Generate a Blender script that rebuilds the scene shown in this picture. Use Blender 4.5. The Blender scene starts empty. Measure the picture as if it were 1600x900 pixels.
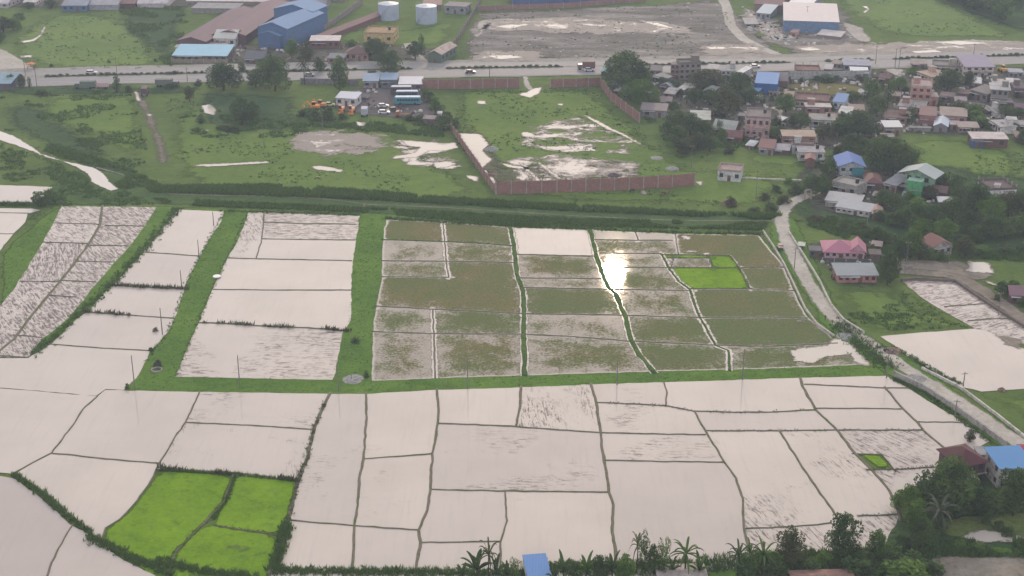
import bpy, bmesh, math, random
import numpy as np
from math import radians as R, sin, cos, tan, atan, pi
from mathutils import Vector, Matrix
from mathutils.geometry import delaunay_2d_cdt
random.seed(7); rng = np.random.default_rng(11)
SC = bpy.context.scene; COL = SC.collection

# ------------------------------------------------------------------ camera, sky, sun, exposure
CAM_H, PITCH, FPX = 155.0, R(22.5), 2300.0
cam = bpy.data.cameras.new('camera'); camo = bpy.data.objects.new('camera', cam); COL.objects.link(camo)
cam.sensor_width = 36; cam.lens = FPX/1600*36; cam.clip_end = 12000; cam.clip_start = 1
camo.location = (0, 0, CAM_H); camo.rotation_euler = (pi/2-PITCH, 0, 0); SC.camera = camo
SUN_EL, SUN_AZ = R(21.9), R(4.3)          # ahead of the camera, a little to the right
W = bpy.data.worlds.new("World"); SC.world = W; W.use_nodes = True
wn, wl = W.node_tree.nodes, W.node_tree.links; wn.clear()
sky = wn.new('ShaderNodeTexSky'); sky.sky_type = 'NISHITA'; sky.sun_disc = False
sky.sun_elevation = SUN_EL; sky.sun_rotation = SUN_AZ; sky.dust_density = 3; sky.air_density = 1
# thin overcast veil: pale cloud, brighter low down, drifting patches
tc = wn.new('ShaderNodeTexCoord'); sep = wn.new('ShaderNodeSeparateXYZ'); wl.new(tc.outputs['Generated'], sep.inputs[0])
ramp = wn.new('ShaderNodeValToRGB'); wl.new(sep.outputs['Z'], ramp.inputs[0])
ce = ramp.color_ramp.elements
ce[0].position = 0.0; ce[0].color = (1.0, .92, .88, 1); ce[1].position = .9; ce[1].color = (.50, .53, .58, 1)
e_ = ce.new(.3); e_.color = (.97, .89, .86, 1)
e_ = ce.new(.55); e_.color = (.78, .76, .77, 1)
nz = wn.new('ShaderNodeTexNoise'); nz.inputs['Scale'].default_value = 3; nz.inputs['Detail'].default_value = 5
wl.new(tc.outputs['Generated'], nz.inputs['Vector'])
mr = wn.new('ShaderNodeMapRange'); mr.inputs[1].default_value = .3; mr.inputs[2].default_value = .7
mr.inputs[3].default_value = 11.5; mr.inputs[4].default_value = 13.5; wl.new(nz.outputs['Fac'], mr.inputs[0])
vm = wn.new('ShaderNodeVectorMath'); vm.operation = 'SCALE'; wl.new(ramp.outputs[0], vm.inputs[0]); wl.new(mr.outputs[0], vm.inputs['Scale'])
mx = wn.new('ShaderNodeMix'); mx.data_type = 'RGBA'; mx.inputs[0].default_value = .85
wl.new(sky.outputs[0], mx.inputs[6]); wl.new(vm.outputs[0], mx.inputs[7])
bg = wn.new('ShaderNodeBackground'); bg.inputs[1].default_value = .112; wl.new(mx.outputs[2], bg.inputs[0])
wo = wn.new('ShaderNodeOutputWorld'); wl.new(bg.outputs[0], wo.inputs[0])
sl = bpy.data.lights.new('sun', 'SUN'); sl.energy = 1.3; sl.angle = R(.8); sl.color = (1, .76, .52)
slo = bpy.data.objects.new('sun', sl); COL.objects.link(slo)
slo.rotation_euler = Vector((-sin(SUN_AZ)*cos(SUN_EL), -cos(SUN_AZ)*cos(SUN_EL), -sin(SUN_EL))).to_track_quat('-Z', 'Y').to_euler()
SC.view_settings.view_transform = 'Standard'; SC.view_settings.look = 'None'
SC.view_settings.gamma = 1; SC.view_settings.exposure = .3
SC.render.engine = 'CYCLES'; SC.render.resolution_x = 1024; SC.render.resolution_y = 576
try: SC.cycles.volume_bounces = 0; SC.cycles.max_bounces = 5; SC.cycles.transparent_max_bounces = 12
except Exception: pass

# ------------------------------------------------------------------ helpers
cp, sp_ = cos(PITCH), sin(PITCH)
def G(px, py, z=0.0):                     # measuring the photograph: a pixel to its point on the level plane z
    a = (px-800)/FPX; b = (450-py)/FPX
    d = (a, cp+b*sp_, -sp_+b*cp)
    t = (z-CAM_H)/d[2]
    return Vector((d[0]*t, d[1]*t, z))
def S(py): return (py+503)*.924/155       # pixels per metre at that row
def ANG(py): return PITCH+atan((py-450)/FPX)
def L(r, g, b, k=1.0):
    f = lambda v: ((v/255+.055)/1.055)**2.4 if v > 10 else v/255/12.92
    return (f(r)*k, f(g)*k, f(b)*k, 1)
def tag(o, label=None, cat=None, group=None, kind=None):
    if label: o['label'] = label
    if cat: o['category'] = cat
    if group: o['group'] = group
    if kind: o['kind'] = kind
    return o
def empty(name, loc=(0, 0, 0), rz=0):
    o = bpy.data.objects.new(name, None); COL.objects.link(o); o.location = loc; o.rotation_euler = (0, 0, rz); o.empty_display_size = .5
    return o
def mesh_obj(name, vs, fs, m, parent=None, smooth=False):
    me = bpy.data.meshes.new(name); me.from_pydata([tuple(v) for v in vs], [], fs); me.update()
    if smooth: me.shade_smooth()
    o = bpy.data.objects.new(name, me); COL.objects.link(o)
    if m: me.materials.append(m)
    if parent: o.parent = parent
    return o
def np_obj(name, V, F, m, parent=None, attrs=None):   # fast mesh from numpy; F is (n,3) or (n,4)
    me = bpy.data.meshes.new(name); n, k = F.shape
    me.vertices.add(len(V)); me.vertices.foreach_set('co', V.astype(np.float32).ravel())
    me.loops.add(n*k); me.loops.foreach_set('vertex_index', F.astype(np.int32).ravel())
    me.polygons.add(n); me.polygons.foreach_set('loop_start', np.arange(0, n*k, k, dtype=np.int32))
    me.update(calc_edges=True)
    for a, v in (attrs or {}).items():
        at = me.attributes.new(a, 'FLOAT', 'POINT'); at.data.foreach_set('value', v.astype(np.float32))
    if m: me.materials.append(m)
    o = bpy.data.objects.new(name, me); COL.objects.link(o)
    if parent: o.parent = parent
    return o
class MB:
    def __init__(s): s.v = []; s.f = []
    def box(s, x0, y0, z0, x1, y1, z1):
        n = len(s.v)
        s.v += [(x, y, z) for z in (z0, z1) for x, y in ((x0, y0), (x1, y0), (x1, y1), (x0, y1))]
        s.f += [tuple(n+i for i in q) for q in ((3, 2, 1, 0), (4, 5, 6, 7), (0, 1, 5, 4), (1, 2, 6, 5), (2, 3, 7, 6), (3, 0, 4, 7))]
        return s
    def prism(s, pts, z0, z1):            # pts counter-clockwise
        n = len(s.v); k = len(pts)
        s.v += [(p[0], p[1], z0) for p in pts]+[(p[0], p[1], z1) for p in pts]
        s.f.append(tuple(n+i for i in reversed(range(k)))); s.f.append(tuple(n+k+i for i in range(k)))
        for i in range(k): j = (i+1) % k; s.f.append((n+i, n+j, n+k+j, n+k+i))
        return s
    def xz(s, pts, y0, y1):               # outline in x,z extruded along y
        n = len(s.v); k = len(pts)
        s.v += [(p[0], y0, p[1]) for p in pts]+[(p[0], y1, p[1]) for p in pts]
        s.f.append(tuple(n+i for i in range(k))); s.f.append(tuple(n+k+i for i in reversed(range(k))))
        for i in range(k): j = (i+1) % k; s.f.append((n+j, n+i, n+k+i, n+k+j))
        return s
    def tube(s, a, b, r0, r1=None, k=8):
        r1 = r0 if r1 is None else r1
        a, b = Vector(a), Vector(b); d = (b-a).normalized(); u = d.orthogonal().normalized(); w = d.cross(u); n = len(s.v)
        for p, r in ((a, r0), (b, r1)):
            for i in range(k): t = 2*pi*i/k; s.v.append(tuple(p+u*cos(t)*r+w*sin(t)*r))
        s.f.append(tuple(n+i for i in reversed(range(k)))); s.f.append(tuple(n+k+i for i in range(k)))
        for i in range(k): j = (i+1) % k; s.f.append((n+i, n+j, n+k+j, n+k+i))
        return s
    def poly(s, pts, flip=False):
        n = len(s.v); s.v += [tuple(p) for p in pts]; q = tuple(range(n, n+len(pts))); s.f.append(q[::-1] if flip else q); return s
    def build(s, name, m, parent=None, smooth=False): return mesh_obj(name, s.v, s.f, m, parent, smooth)

# ------------------------------------------------------------------ material helpers
class NT:
    def __init__(s, name):
        s.m = bpy.data.materials.new(name); s.m.use_nodes = True; s.n = s.m.node_tree.nodes; s.l = s.m.node_tree.links; s.n.clear()
        s.out = s.n.new('ShaderNodeOutputMaterial')
        g = s.n.new('ShaderNodeNewGeometry'); s.pos = g.outputs['Position']
    def new(s, t, **k):
        x = s.n.new(t)
        for a, v in k.items(): setattr(x, a, v)
        return x
    def link(s, a, b): s.l.new(a, b)
    def val(s, sock, v):
        if hasattr(v, 'links') or isinstance(v, bpy.types.NodeSocket): s.l.new(v, sock)
        else: sock.default_value = v
    def noise(s, scale, detail=4, rough=.55, vec=None, dist=0):
        x = s.new('ShaderNodeTexNoise'); x.inputs['Scale'].default_value = scale; x.inputs['Detail'].default_value = detail
        x.inputs['Roughness'].default_value = rough; x.inputs['Distortion'].default_value = dist
        s.link(vec or s.pos, x.inputs['Vector']); return x.outputs['Fac']
    def mapv(s, scale=(1, 1, 1), rotz=0, vec=None):
        x = s.new('ShaderNodeMapping'); x.inputs['Scale'].default_value = scale; x.inputs['Rotation'].default_value = (0, 0, rotz)
        s.link(vec or s.pos, x.inputs['Vector']); return x.outputs[0]
    def ma(s, op, a, b=0.0, c=None, clamp=False):
        x = s.new('ShaderNodeMath', operation=op, use_clamp=clamp); s.val(x.inputs[0], a); s.val(x.inputs[1], b)
        if c is not None: s.val(x.inputs[2], c)
        return x.outputs[0]
    def step(s, v, a, b):
        x = s.new('ShaderNodeMapRange', interpolation_type='SMOOTHSTEP'); s.val(x.inputs[0], v); s.val(x.inputs[1], a); s.val(x.inputs[2], b); return x.outputs[0]
    def mix(s, f, a, b):
        x = s.new('ShaderNodeMix', data_type='RGBA'); s.val(x.inputs[0], f); s.val(x.inputs[6], a); s.val(x.inputs[7], b); return x.outputs[2]
    def ramp(s, f, cols):
        x = s.new('ShaderNodeValToRGB'); s.link(f, x.inputs[0]); e = x.color_ramp.elements
        e[0].position, e[0].color = cols[0]; e[1].position, e[1].color = cols[-1]
        for p, c in cols[1:-1]: k = e.new(p); k.color = c
        return x.outputs[0]
    def attr(s, name, typ='GEOMETRY'):
        x = s.new('ShaderNodeAttribute', attribute_name=name, attribute_type=typ); return x.outputs['Fac']
    def bump(s, h, strength=.5, dist=.2):
        x = s.new('ShaderNodeBump'); x.inputs['Strength'].default_value = strength; x.inputs['Distance'].default_value = dist; s.link(h, x.inputs['Height']); return x.outputs[0]
    def bsdf(s, col, rough=.9, spec=.2, normal=None, metal=0, ior=None):
        x = s.new('ShaderNodeBsdfPrincipled'); s.val(x.inputs['Base Color'], col); s.val(x.inputs['Roughness'], rough)
        x.inputs['Specular IOR Level'].default_value = spec; x.inputs['Metallic'].default_value = metal
        if ior: x.inputs['IOR'].default_value = ior
        if normal: s.link(normal, x.inputs['Normal'])
        return x.outputs[0]
    def mixs(s, f, a, b):
        x = s.new('ShaderNodeMixShader'); s.val(x.inputs[0], f); s.link(a, x.inputs[1]); s.link(b, x.inputs[2]); return x.outputs[0]
    def done(s, sh): s.link(sh, s.out.inputs[0]); return s.m
def m_simple(name, col, rough=.8, spec=.3, var=.15, scale=.6, metal=0):
    t = NT(name); n = t.noise(scale, 5, .65); a = tuple(c*(1-var) for c in col[:3])+(1,); b = tuple(min(1, c*(1+var)) for c in col[:3])+(1,)
    return t.done(t.bsdf(t.mix(t.step(n, .3, .7), a, b), rough, spec, metal=metal))
_mc = {}
def wallm(rgb, dirt=.55):
    k = ('w', rgb, dirt)
    if k not in _mc:
        t = NT('wall_plaster'); base = L(*rgb, .82); n = t.noise(.9, 6, .7); n2 = t.noise(1, 4, .6, t.mapv((1.5, 1.5, .25)))
        c = t.mix(t.ma('MULTIPLY', t.step(n, .42, .75), dirt*1.6), base, L(90, 84, 76))
        c = t.mix(t.ma('MULTIPLY', t.step(n2, .5, .8), dirt), c, tuple(x*.45 for x in base[:3])+(1,))
        _mc[k] = t.done(t.bsdf(c, .9, .15))
    return _mc[k]
def brickm(rgb=(128, 82, 74)):
    k = ('b', rgb)
    if k not in _mc:
        t = NT('brick_masonry'); b = t.new('ShaderNodeTexBrick'); b.inputs['Scale'].default_value = 1.0
        b.inputs['Brick Width'].default_value = .5; b.inputs['Row Height'].default_value = .22; b.inputs['Mortar Size'].default_value = .02
        b.inputs['Color1'].default_value = L(*rgb); b.inputs['Color2'].default_value = L(*[min(255, int(v*1.18)) for v in rgb]); b.inputs['Mortar'].default_value = L(150, 140, 130)
        sx = t.new('ShaderNodeSeparateXYZ'); t.link(t.pos, sx.inputs[0]); cb = t.new('ShaderNodeCombineXYZ')
        t.link(t.ma('ADD', sx.outputs[0], sx.outputs[1]), cb.inputs[0]); t.link(sx.outputs[2], cb.inputs[1]); t.link(cb.outputs[0], b.inputs['Vector'])
        n = t.noise(.5, 6, .7); c = t.mix(t.ma('MULTIPLY', t.step(n, .4, .75), .5), b.outputs[0], L(96, 78, 74))
        _mc[k] = t.done(t.bsdf(c, .95, .1))
    return _mc[k]
def roofm(rgb, rust=.25, rough=.45):
    k = ('r', rgb, rust)
    if k not in _mc:
        t = NT('roof_sheet'); base = L(*rgb, .85); w = t.new('ShaderNodeTexWave', wave_type='BANDS', bands_direction='X'); w.inputs['Scale'].default_value = 1.1
        t.link(t.pos, w.inputs[0]); n = t.noise(.35, 6, .7); n2 = t.noise(2.2, 4, .6)
        pt = t.new('ShaderNodeTexVoronoi'); pt.inputs['Scale'].default_value = .45; t.link(t.pos, pt.inputs['Vector']); c = t.mix(t.ma('MULTIPLY', t.ma('GREATER_THAN', pt.outputs['Distance'], .9), .0), base, base); sc = t.new('ShaderNodeSeparateColor'); t.link(pt.outputs['Color'], sc.inputs[0]); c = t.mix(t.ma('MULTIPLY', sc.outputs[0], min(.3, .08+rust*.6)), c, tuple(x*.5 for x in base[:3])+(1,)); c = t.mix(t.ma('MULTIPLY', t.step(n, .42, .66), rust*1.5), c, L(112, 92, 82)); c = t.mix(t.ma('MULTIPLY', n2, .3), c, tuple(x*.55 for x in base[:3])+(1,))
        _mc[k] = t.done(t.bsdf(c, .68, .22, t.bump(w.outputs['Fac'], .5, .08)))
    return _mc[k]
def slabm(rgb):
    k = ('s', rgb)
    if k not in _mc:
        t = NT('concrete_slab'); base = L(*rgb, .8); n = t.noise(.5, 7, .7); n2 = t.noise(3, 4, .6)
        c = t.mix(t.ma('MULTIPLY', t.step(n, .38, .7), .55), base, tuple(x*.4 for x in base[:3])+(1,)); c = t.mix(t.ma('MULTIPLY', n2, .3), c, L(95, 90, 82))
        _mc[k] = t.done(t.bsdf(c, .92, .15))
    return _mc[k]
M = {}
M['glass'] = m_simple('window_glass', (.035, .04, .05, 1), .15, .5)
M['wood'] = m_simple('door_wood', (.12, .07, .045, 1), .7)
M['concrete'] = slabm((176, 172, 166)); M['white'] = m_simple('white_paint', (.72, .72, .7, 1), .6)
M['tyre'] = m_simple('tyre_rubber', (.02, .02, .02, 1), .9); M['steel'] = m_simple('grey_steel', (.28, .29, .31, 1), .5, .4)
M['pole'] = m_simple('pole_concrete', (.16, .15, .145, 1), .9)
M['skin'] = m_simple('skin', (.22, .12, .08, 1), .6)
def paint(rgb, rough=.35):
    k = ('p', rgb)
    if k not in _mc: _mc[k] = m_simple('vehicle_paint', L(*rgb, .85), rough, .5, .2, 1.5)
    return _mc[k]

# grass, in world coordinates: two greens and a dry tone in drifting patches
def grassm(name, lo, mid, hi, big=.03, fine=.9, dry=None, dryamt=.3, alpha=None, k=1.0, rim=None):
    t = NT(name); a = t.noise(big, 5, .6); b = t.noise(fine, 6, .75); c3 = t.noise(big*6, 5, .65, dist=.6)
    f = t.ma('ADD', t.ma('MULTIPLY', a, .5), t.ma('ADD', t.ma('MULTIPLY', b, .35), t.ma('MULTIPLY', c3, .35)))
    col = t.ramp(f, [(.42, lo), (.6, mid), (.78, hi)])
    if dry: col = t.mix(t.ma('MULTIPLY', t.step(t.noise(big*3.3, 6, .7), .52, .72), dryamt), col, dry)
    col = t.mix(t.ma('MULTIPLY', t.step(t.noise(.32, 6, .72), .53, .68), .5), col, tuple(x*.62 for x in lo[:3])+(1,)); col = t.mix(t.ma('MULTIPLY', t.step(t.noise(.11, 6, .7), .56, .7), .3), col, tuple(min(1, x*1.25) for x in hi[:3])+(1,))
    if k != 1: col = t.mix(1-k, col, (0, 0, 0, 1))
    sh = t.bsdf(col, 1, .05, t.bump(b, .9, .35))
    if alpha:                              # soft, ragged border, in metres from the outline
        e = t.attr('edge'); n = t.ma('ADD', t.ma('MULTIPLY', t.noise(.35, 5, .7), .5), t.ma('MULTIPLY', t.noise(.09, 3, .6), .5)); tr = t.new('ShaderNodeBsdfTransparent').outputs[0]
        sh = t.mixs(t.step(t.ma('ADD', e, t.ma('MULTIPLY', t.ma('SUBTRACT', n, .5), alpha*3.2)), alpha*.1, alpha*1.1), tr, sh)
    return t.done(sh)
MUD_DK = L(86, 76, 74); WATER_C = (.525, .46, .41, 1)
def waterm(name, base=WATER_C, rough=.02, spec=.5, ragged=0):
    t = NT(name); n = t.noise(.05, 5, .6); n2 = t.noise(.5, 5, .7)
    c = t.mix(t.step(n, .35, .7), base, tuple(x*.88 for x in base[:3])+(1,))
    c = t.mix(t.ma('MULTIPLY', t.step(n2, .55, .8), .22), c, tuple(x*.7 for x in base[:3])+(1,))
    sh = t.bsdf(c, t.ma('ADD', rough, t.ma('MULTIPLY', n2, .02)), spec, t.bump(t.noise(1.2, 3, .5), .008, .05), ior=1.33)
    if ragged:
        e = t.attr('edge'); n = t.noise(.9, 6, .75); tr = t.new('ShaderNodeBsdfTransparent').outputs[0]
        q = t.ma('ADD', e, t.ma('MULTIPLY', t.ma('SUBTRACT', n, .5), ragged*3.4)); md = t.bsdf(t.mix(n2, (.12, .105, .075, 1), (.26, .225, .18, 1)), .85, .15)
        sh = t.mixs(t.step(q, ragged*.1, ragged*.3), tr, t.mixs(t.step(q, ragged*.45, ragged*.75), md, sh))
    return t.done(sh)
def fieldm():                              # flooded plot: muddy water, seedlings and plough ridges breaking the surface
    t = NT('flooded_field'); veg = t.attr('["veg"]', 'OBJECT'); mud = t.attr('["mud"]', 'OBJECT'); tone = t.attr('["tone"]', 'OBJECT'); ang = t.attr('["streak"]', 'OBJECT')
    lush = t.attr('["lush"]', 'OBJECT'); edge = t.attr('edge')
    n = t.noise(.045, 5, .6); n2 = t.noise(.5, 5, .7)
    c = t.mix(t.step(n, .35, .7), WATER_C, tuple(x*.9 for x in WATER_C[:3])+(1,))
    c = t.mix(t.ma('MULTIPLY', t.step(n2, .55, .8), .15), c, tuple(x*.72 for x in WATER_C[:3])+(1,))
    c = t.mix(t.ma('MULTIPLY', t.step(t.noise(1, 5, .7, t.mapv((.9, .06, 1))), .48, .75), .28), c, (.36, .32, .31, 1)); c = t.mix(tone, c, (.30, .25, .25, 1))
    water = t.bsdf(c, t.ma('ADD', .010, t.ma('MULTIPLY', t.noise(.8, 4, .7), t.ma('ADD', .012, t.ma('MULTIPLY', t.ma('GREATER_THAN', veg, .05), .012)))), .5, t.bump(t.noise(.9, 4, .6), .008, .05), ior=1.33)
    rot = t.new('ShaderNodeVectorRotate', rotation_type='Z_AXIS'); t.link(t.pos, rot.inputs['Vector']); t.link(ang, rot.inputs['Angle'])
    st = t.mapv((.26, 1.9, 1), 0, rot.outputs[0])
    s1 = t.noise(1, 6, .78, st, .9); blot = t.noise(.036, 7, .66, dist=.6); thr = t.ma('ADD', t.ma('SUBTRACT', .81, t.ma('MULTIPLY', mud, .5)), t.ma('MULTIPLY', t.ma('LESS_THAN', mud, .01), .5))
    m_ = t.ma('MULTIPLY', t.step(t.ma('ADD', s1, t.ma('MULTIPLY', t.ma('SUBTRACT', n2, .5), .35)), t.ma('SUBTRACT', .545, t.ma('MULTIPLY', mud, .09)), t.ma('SUBTRACT', .60, t.ma('MULTIPLY', mud, .07))), t.step(blot, t.ma('SUBTRACT', thr, .2), t.ma('SUBTRACT', thr, .08)))
    mudc = t.mix(n2, L(74, 66, 66), L(112, 102, 98)); muds = t.bsdf(mudc, .7, .3, t.bump(n2, .6, .2))
    fine = t.noise(1.7, 4, .7); med = t.noise(.22, 5, .65, dist=.5); big = t.noise(.035, 4, .6)
    vf = t.ma('ADD', veg, t.ma('ADD', t.ma('MULTIPLY', t.ma('SUBTRACT', med, .5), 1.1), t.ma('ADD', t.ma('MULTIPLY', t.ma('SUBTRACT', fine, .5), 1.3), t.ma('MULTIPLY', t.ma('SUBTRACT', big, .5), .9))))
    vf = t.ma('ADD', vf, t.ma('SUBTRACT', t.ma('MULTIPLY', t.step(edge, .5, 7), .26), .07)); vf = t.ma('MAXIMUM', t.step(vf, .1, .72), .34)
    rim = t.step(t.ma('ADD', edge, t.ma('MULTIPLY', t.ma('SUBTRACT', t.noise(.7, 5, .75), .5), 1.8)), .2, .8)
    vf = t.ma('MULTIPLY', t.ma('MULTIPLY', vf, rim), t.ma('GREATER_THAN', veg, .01))
    gb = t.mix(t.step(t.noise(.07, 5, .6), .35, .65), L(104, 98, 54), L(86, 98, 44)); gb = t.mix(lush, gb, L(64, 96, 38)); gb = t.mix(t.step(fine, .4, .7), tuple([.6])*3+(1,) if 0 else gb, L(70, 74, 42))
    vegs = t.bsdf(gb, .9, .15, t.bump(fine, .6, .2))
    vf = t.ma('MULTIPLY', vf, .97)
    return t.done(t.mixs(vf, t.mixs(m_, water, muds), vegs))
M['field'] = fieldm()
M['water'] = waterm('still_water'); M['puddle'] = waterm('puddle_water', (.50, .45, .40, 1), .02, ragged=1.1)
M['canal'] = waterm('canal_water', (.52, .47, .43, 1), .02, ragged=.5)

def mottlem(name, lo_, hi_, feather):      # shallow flood broken by silt and tussocks
    t = NT(name); e = t.attr('edge'); n = t.noise(.13, 8, .74, t.mapv((.6, 1, 1)), .5); n2 = t.noise(.8, 5, .7)
    f = t.ma('ADD', n, t.ma('MULTIPLY', t.ma('SUBTRACT', n2, .5), .28)); sil = t.mix(n2, (.17, .145, .13, 1), (.33, .29, .26, 1))
    wt = t.bsdf((.48, .43, .39, 1), .02, .5, ior=1.33); mud = t.bsdf(sil, .8, .2, t.bump(n2, .5, .1)); tr = t.new('ShaderNodeBsdfTransparent').outputs[0]
    fd = t.step(e, 0.0, feather); fd = t.ma('MULTIPLY', t.ma('SUBTRACT', 1.0, fd), .22)
    return t.done(t.mixs(t.step(t.ma('SUBTRACT', f, fd), lo_, lo_+.035), tr, t.mixs(t.step(t.ma('SUBTRACT', f, fd), hi_, hi_+.03), mud, wt)))
M['mottle'] = mottlem('shallow_flood', .40, .50, 5); M['mottle2'] = mottlem('broken_flood', .47, .53, 7); M['silt'] = mottlem('silted_flood', .36, .56, 8)

# ------------------------------------------------------------------ ground sheets
def inside(P, poly):
    x, y = P[:, 0], P[:, 1]; r = np.zeros(len(P), bool); q = np.array([(p[0], p[1]) for p in poly]); n = len(q)
    for i in range(n):
        x0, y0 = q[i]; x1, y1 = q[(i+1) % n]
        c = (y0 > y) != (y1 > y)
        if y1 != y0: r ^= c & (x < (x1-x0)*(y-y0)/(y1-y0)+x0)
    return r
def segdist(P, segs):
    d = np.full(len(P), 1e9)
    for (a, b) in segs:
        a = np.array(a); b = np.array(b); ab = b-a; t = np.clip(((P-a)@ab)/max(ab@ab, 1e-9), 0, 1)
        d = np.minimum(d, np.hypot(*(P-(a+t[:, None]*ab)).T))
    return d
def resample(pts, step, closed=False):
    out = []; n = len(pts)
    for i in range(n if closed else n-1):
        a, b = Vector(pts[i][:2]), Vector(pts[(i+1) % n][:2]); k = max(1, int((b-a).length/step))
        out += [tuple(a.lerp(b, j/k)) for j in range(k)]
    if not closed: out.append(tuple(pts[-1][:2]))
    return out
def roughen(pts, amp):
    q = []; ph = random.random()*50
    for i, p in enumerate(pts):
        from mathutils import noise as mn
        v = mn.noise_vector(Vector((p[0]*.35+ph, p[1]*.35, 0)))+mn.noise_vector(Vector((p[0]*1.2, p[1]*1.2+ph, 3)))*.5
        q.append((p[0]+v.x*amp, p[1]+v.y*amp))
    return q
def cdt(points, edges):
    r = delaunay_2d_cdt([Vector(p) for p in points], edges, [], 0, 1e-4, True)
    return r
def sheet(name, pxs, m, z, amp=.5, grid=None, step=2.0, kind='structure', world=False):
    base = [tuple(p[:2]) for p in pxs] if world else [tuple(G(*p)[:2]) for p in pxs]
    out = roughen(resample(base, step, True), amp); n = len(out)
    segs = [(out[i], out[(i+1) % n]) for i in range(n)]; pts = list(out)
    A = np.array(out); lo, hi = A.min(0), A.max(0); ext = hi-lo
    g = grid or max(1.0, min(ext)/14)
    g = max(g, math.sqrt(ext[0]*ext[1]/(3500 if not grid else 9000)))
    gx, gy = np.meshgrid(np.arange(lo[0], hi[0], g), np.arange(lo[1], hi[1], g)); P = np.stack([gx.ravel(), gy.ravel()], 1)
    P = P+rng.uniform(-.2, .2, P.shape)*g; P = P[inside(P, out)]
    if len(P):
        d = segdist(P, segs); P = P[d > g*.35]; pts += [tuple(p) for p in P]
    vs, es, fs, ov, oe, of = cdt(pts, [(i, (i+1) % n) for i in range(n)])
    V = np.array([(v[0], v[1]) for v in vs]); F = np.array([f for f in fs]); cen = V[F].mean(1); F = F[inside(cen, out)]
    e = segdist(V, segs); e[e < 1e-3] = 0
    V3 = np.c_[V, np.full(len(V), 0.0)]
    nrm = np.cross(V3[F[:, 1]]-V3[F[:, 0]], V3[F[:, 2]]-V3[F[:, 0]])[:, 2]; F[nrm < 0] = F[nrm < 0][:, ::-1]
    o = np_obj(name, V3, F, m, None, {'edge': e}); o.location.z = z
    return tag(o, kind=kind)
bunds = []
def fields(name, outer, bnd, props, z, default, grid=3.0, bw=.6):
    base = [tuple(G(*p)[:2]) for p in outer]
    out = roughen(resample(base, 2.0, True), .35); n = len(out)
    pts = list(out); edges = [(i, (i+1) % n) for i in range(n)]
    for pl in bnd:
        w = [Vector(G(*p)[:2]) for p in pl[0]]
        e0 = w[0]+(w[0]-w[1]).normalized()*1.3; e1 = w[-1]+(w[-1]-w[-2]).normalized()*1.3
        w = roughen(resample(w, 1.6), .22); bunds.append((w, pl[1] if len(pl) > 1 else {})); w = [tuple(e0)]+w+[tuple(e1)]
        k = len(pts); pts += w; edges += [(k+i, k+i+1) for i in range(len(w)-1)]
    segs = [(pts[a], pts[b]) for a, b in edges]
    A = np.array(out); lo, hi = A.min(0), A.max(0)
    gx, gy = np.meshgrid(np.arange(lo[0], hi[0], grid), np.arange(lo[1], hi[1], grid)); P = np.stack([gx.ravel(), gy.ravel()], 1)
    P += rng.uniform(-.2, .2, P.shape)*grid; P = P[inside(P, out)]; P = P[segdist(P, segs) > grid*.3]; pts += [tuple(p) for p in P]
    vs, es, fs, ov, oe, of = cdt(pts, edges)
    V = np.array([(v[0], v[1]) for v in vs]); F = np.array(fs); cen = V[F].mean(1); keep = inside(cen, out); F = F[keep]
    hard = {tuple(sorted(e)) for e, o in zip(es, oe) if len(o)}
    em = {}
    for i, f in enumerate(F):
        for a in range(3): em.setdefault(tuple(sorted((int(f[a]), int(f[(a+1) % 3])))), []).append(i)
    comp = np.full(len(F), -1); nc = 0
    for i in range(len(F)):
        if comp[i] >= 0: continue
        st = [i]; comp[i] = nc
        while st:
            j = st.pop(); f = F[j]
            for a in range(3):
                e = tuple(sorted((int(f[a]), int(f[(a+1) % 3]))))
                if e in hard: continue
                for q in em[e]:
                    if comp[q] < 0: comp[q] = nc; st.append(q)
        nc += 1
    e = segdist(V, segs); e[e < 1e-3] = 0
    pw = [(np.array(G(*p[0])[:2]), p[1]) for p in props]
    def tri_has(F_, P_):
        a, b, c = V[F_[:, 0]], V[F_[:, 1]], V[F_[:, 2]]
        s = lambda p, q: (q[:, 0]-p[:, 0])*(P_[1]-p[:, 1])-(q[:, 1]-p[:, 1])*(P_[0]-p[:, 0])
        d1, d2, d3 = s(a, b), s(b, c), s(c, a); return bool(np.any(((d1 >= 0) & (d2 >= 0) & (d3 >= 0)) | ((d1 <= 0) & (d2 <= 0) & (d3 <= 0))))
    for c in range(nc):
        Fc = F[comp == c]; u, inv = np.unique(Fc, return_inverse=True); Fl = inv.reshape(Fc.shape)
        V3 = np.c_[V[u], np.zeros(len(u))]
        nrm = np.cross(V3[Fl[:, 1]]-V3[Fl[:, 0]], V3[Fl[:, 2]]-V3[Fl[:, 0]])[:, 2]; Fl[nrm < 0] = Fl[nrm < 0][:, ::-1]
        if abs(nrm).sum()/2 < 3: continue
        pr = dict(default)
        for P_, d in pw:
            if tri_has(Fc, P_): pr.update(d)
        o = np_obj(name, V3, Fl, pr.get('mat', M['field']), None, {'edge': e[u]}); o.location.z = z+random.uniform(0, .012); tag(o, kind='structure')
        o['veg'] = float(pr.get('veg', 0)); o['mud'] = float(pr.get('mud', 0)); o['lush'] = float(pr.get('lush', 0))
        o['tone'] = float(pr.get('tone', random.uniform(0, .3))); o['streak'] = float(pr.get('streak', 0))
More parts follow.
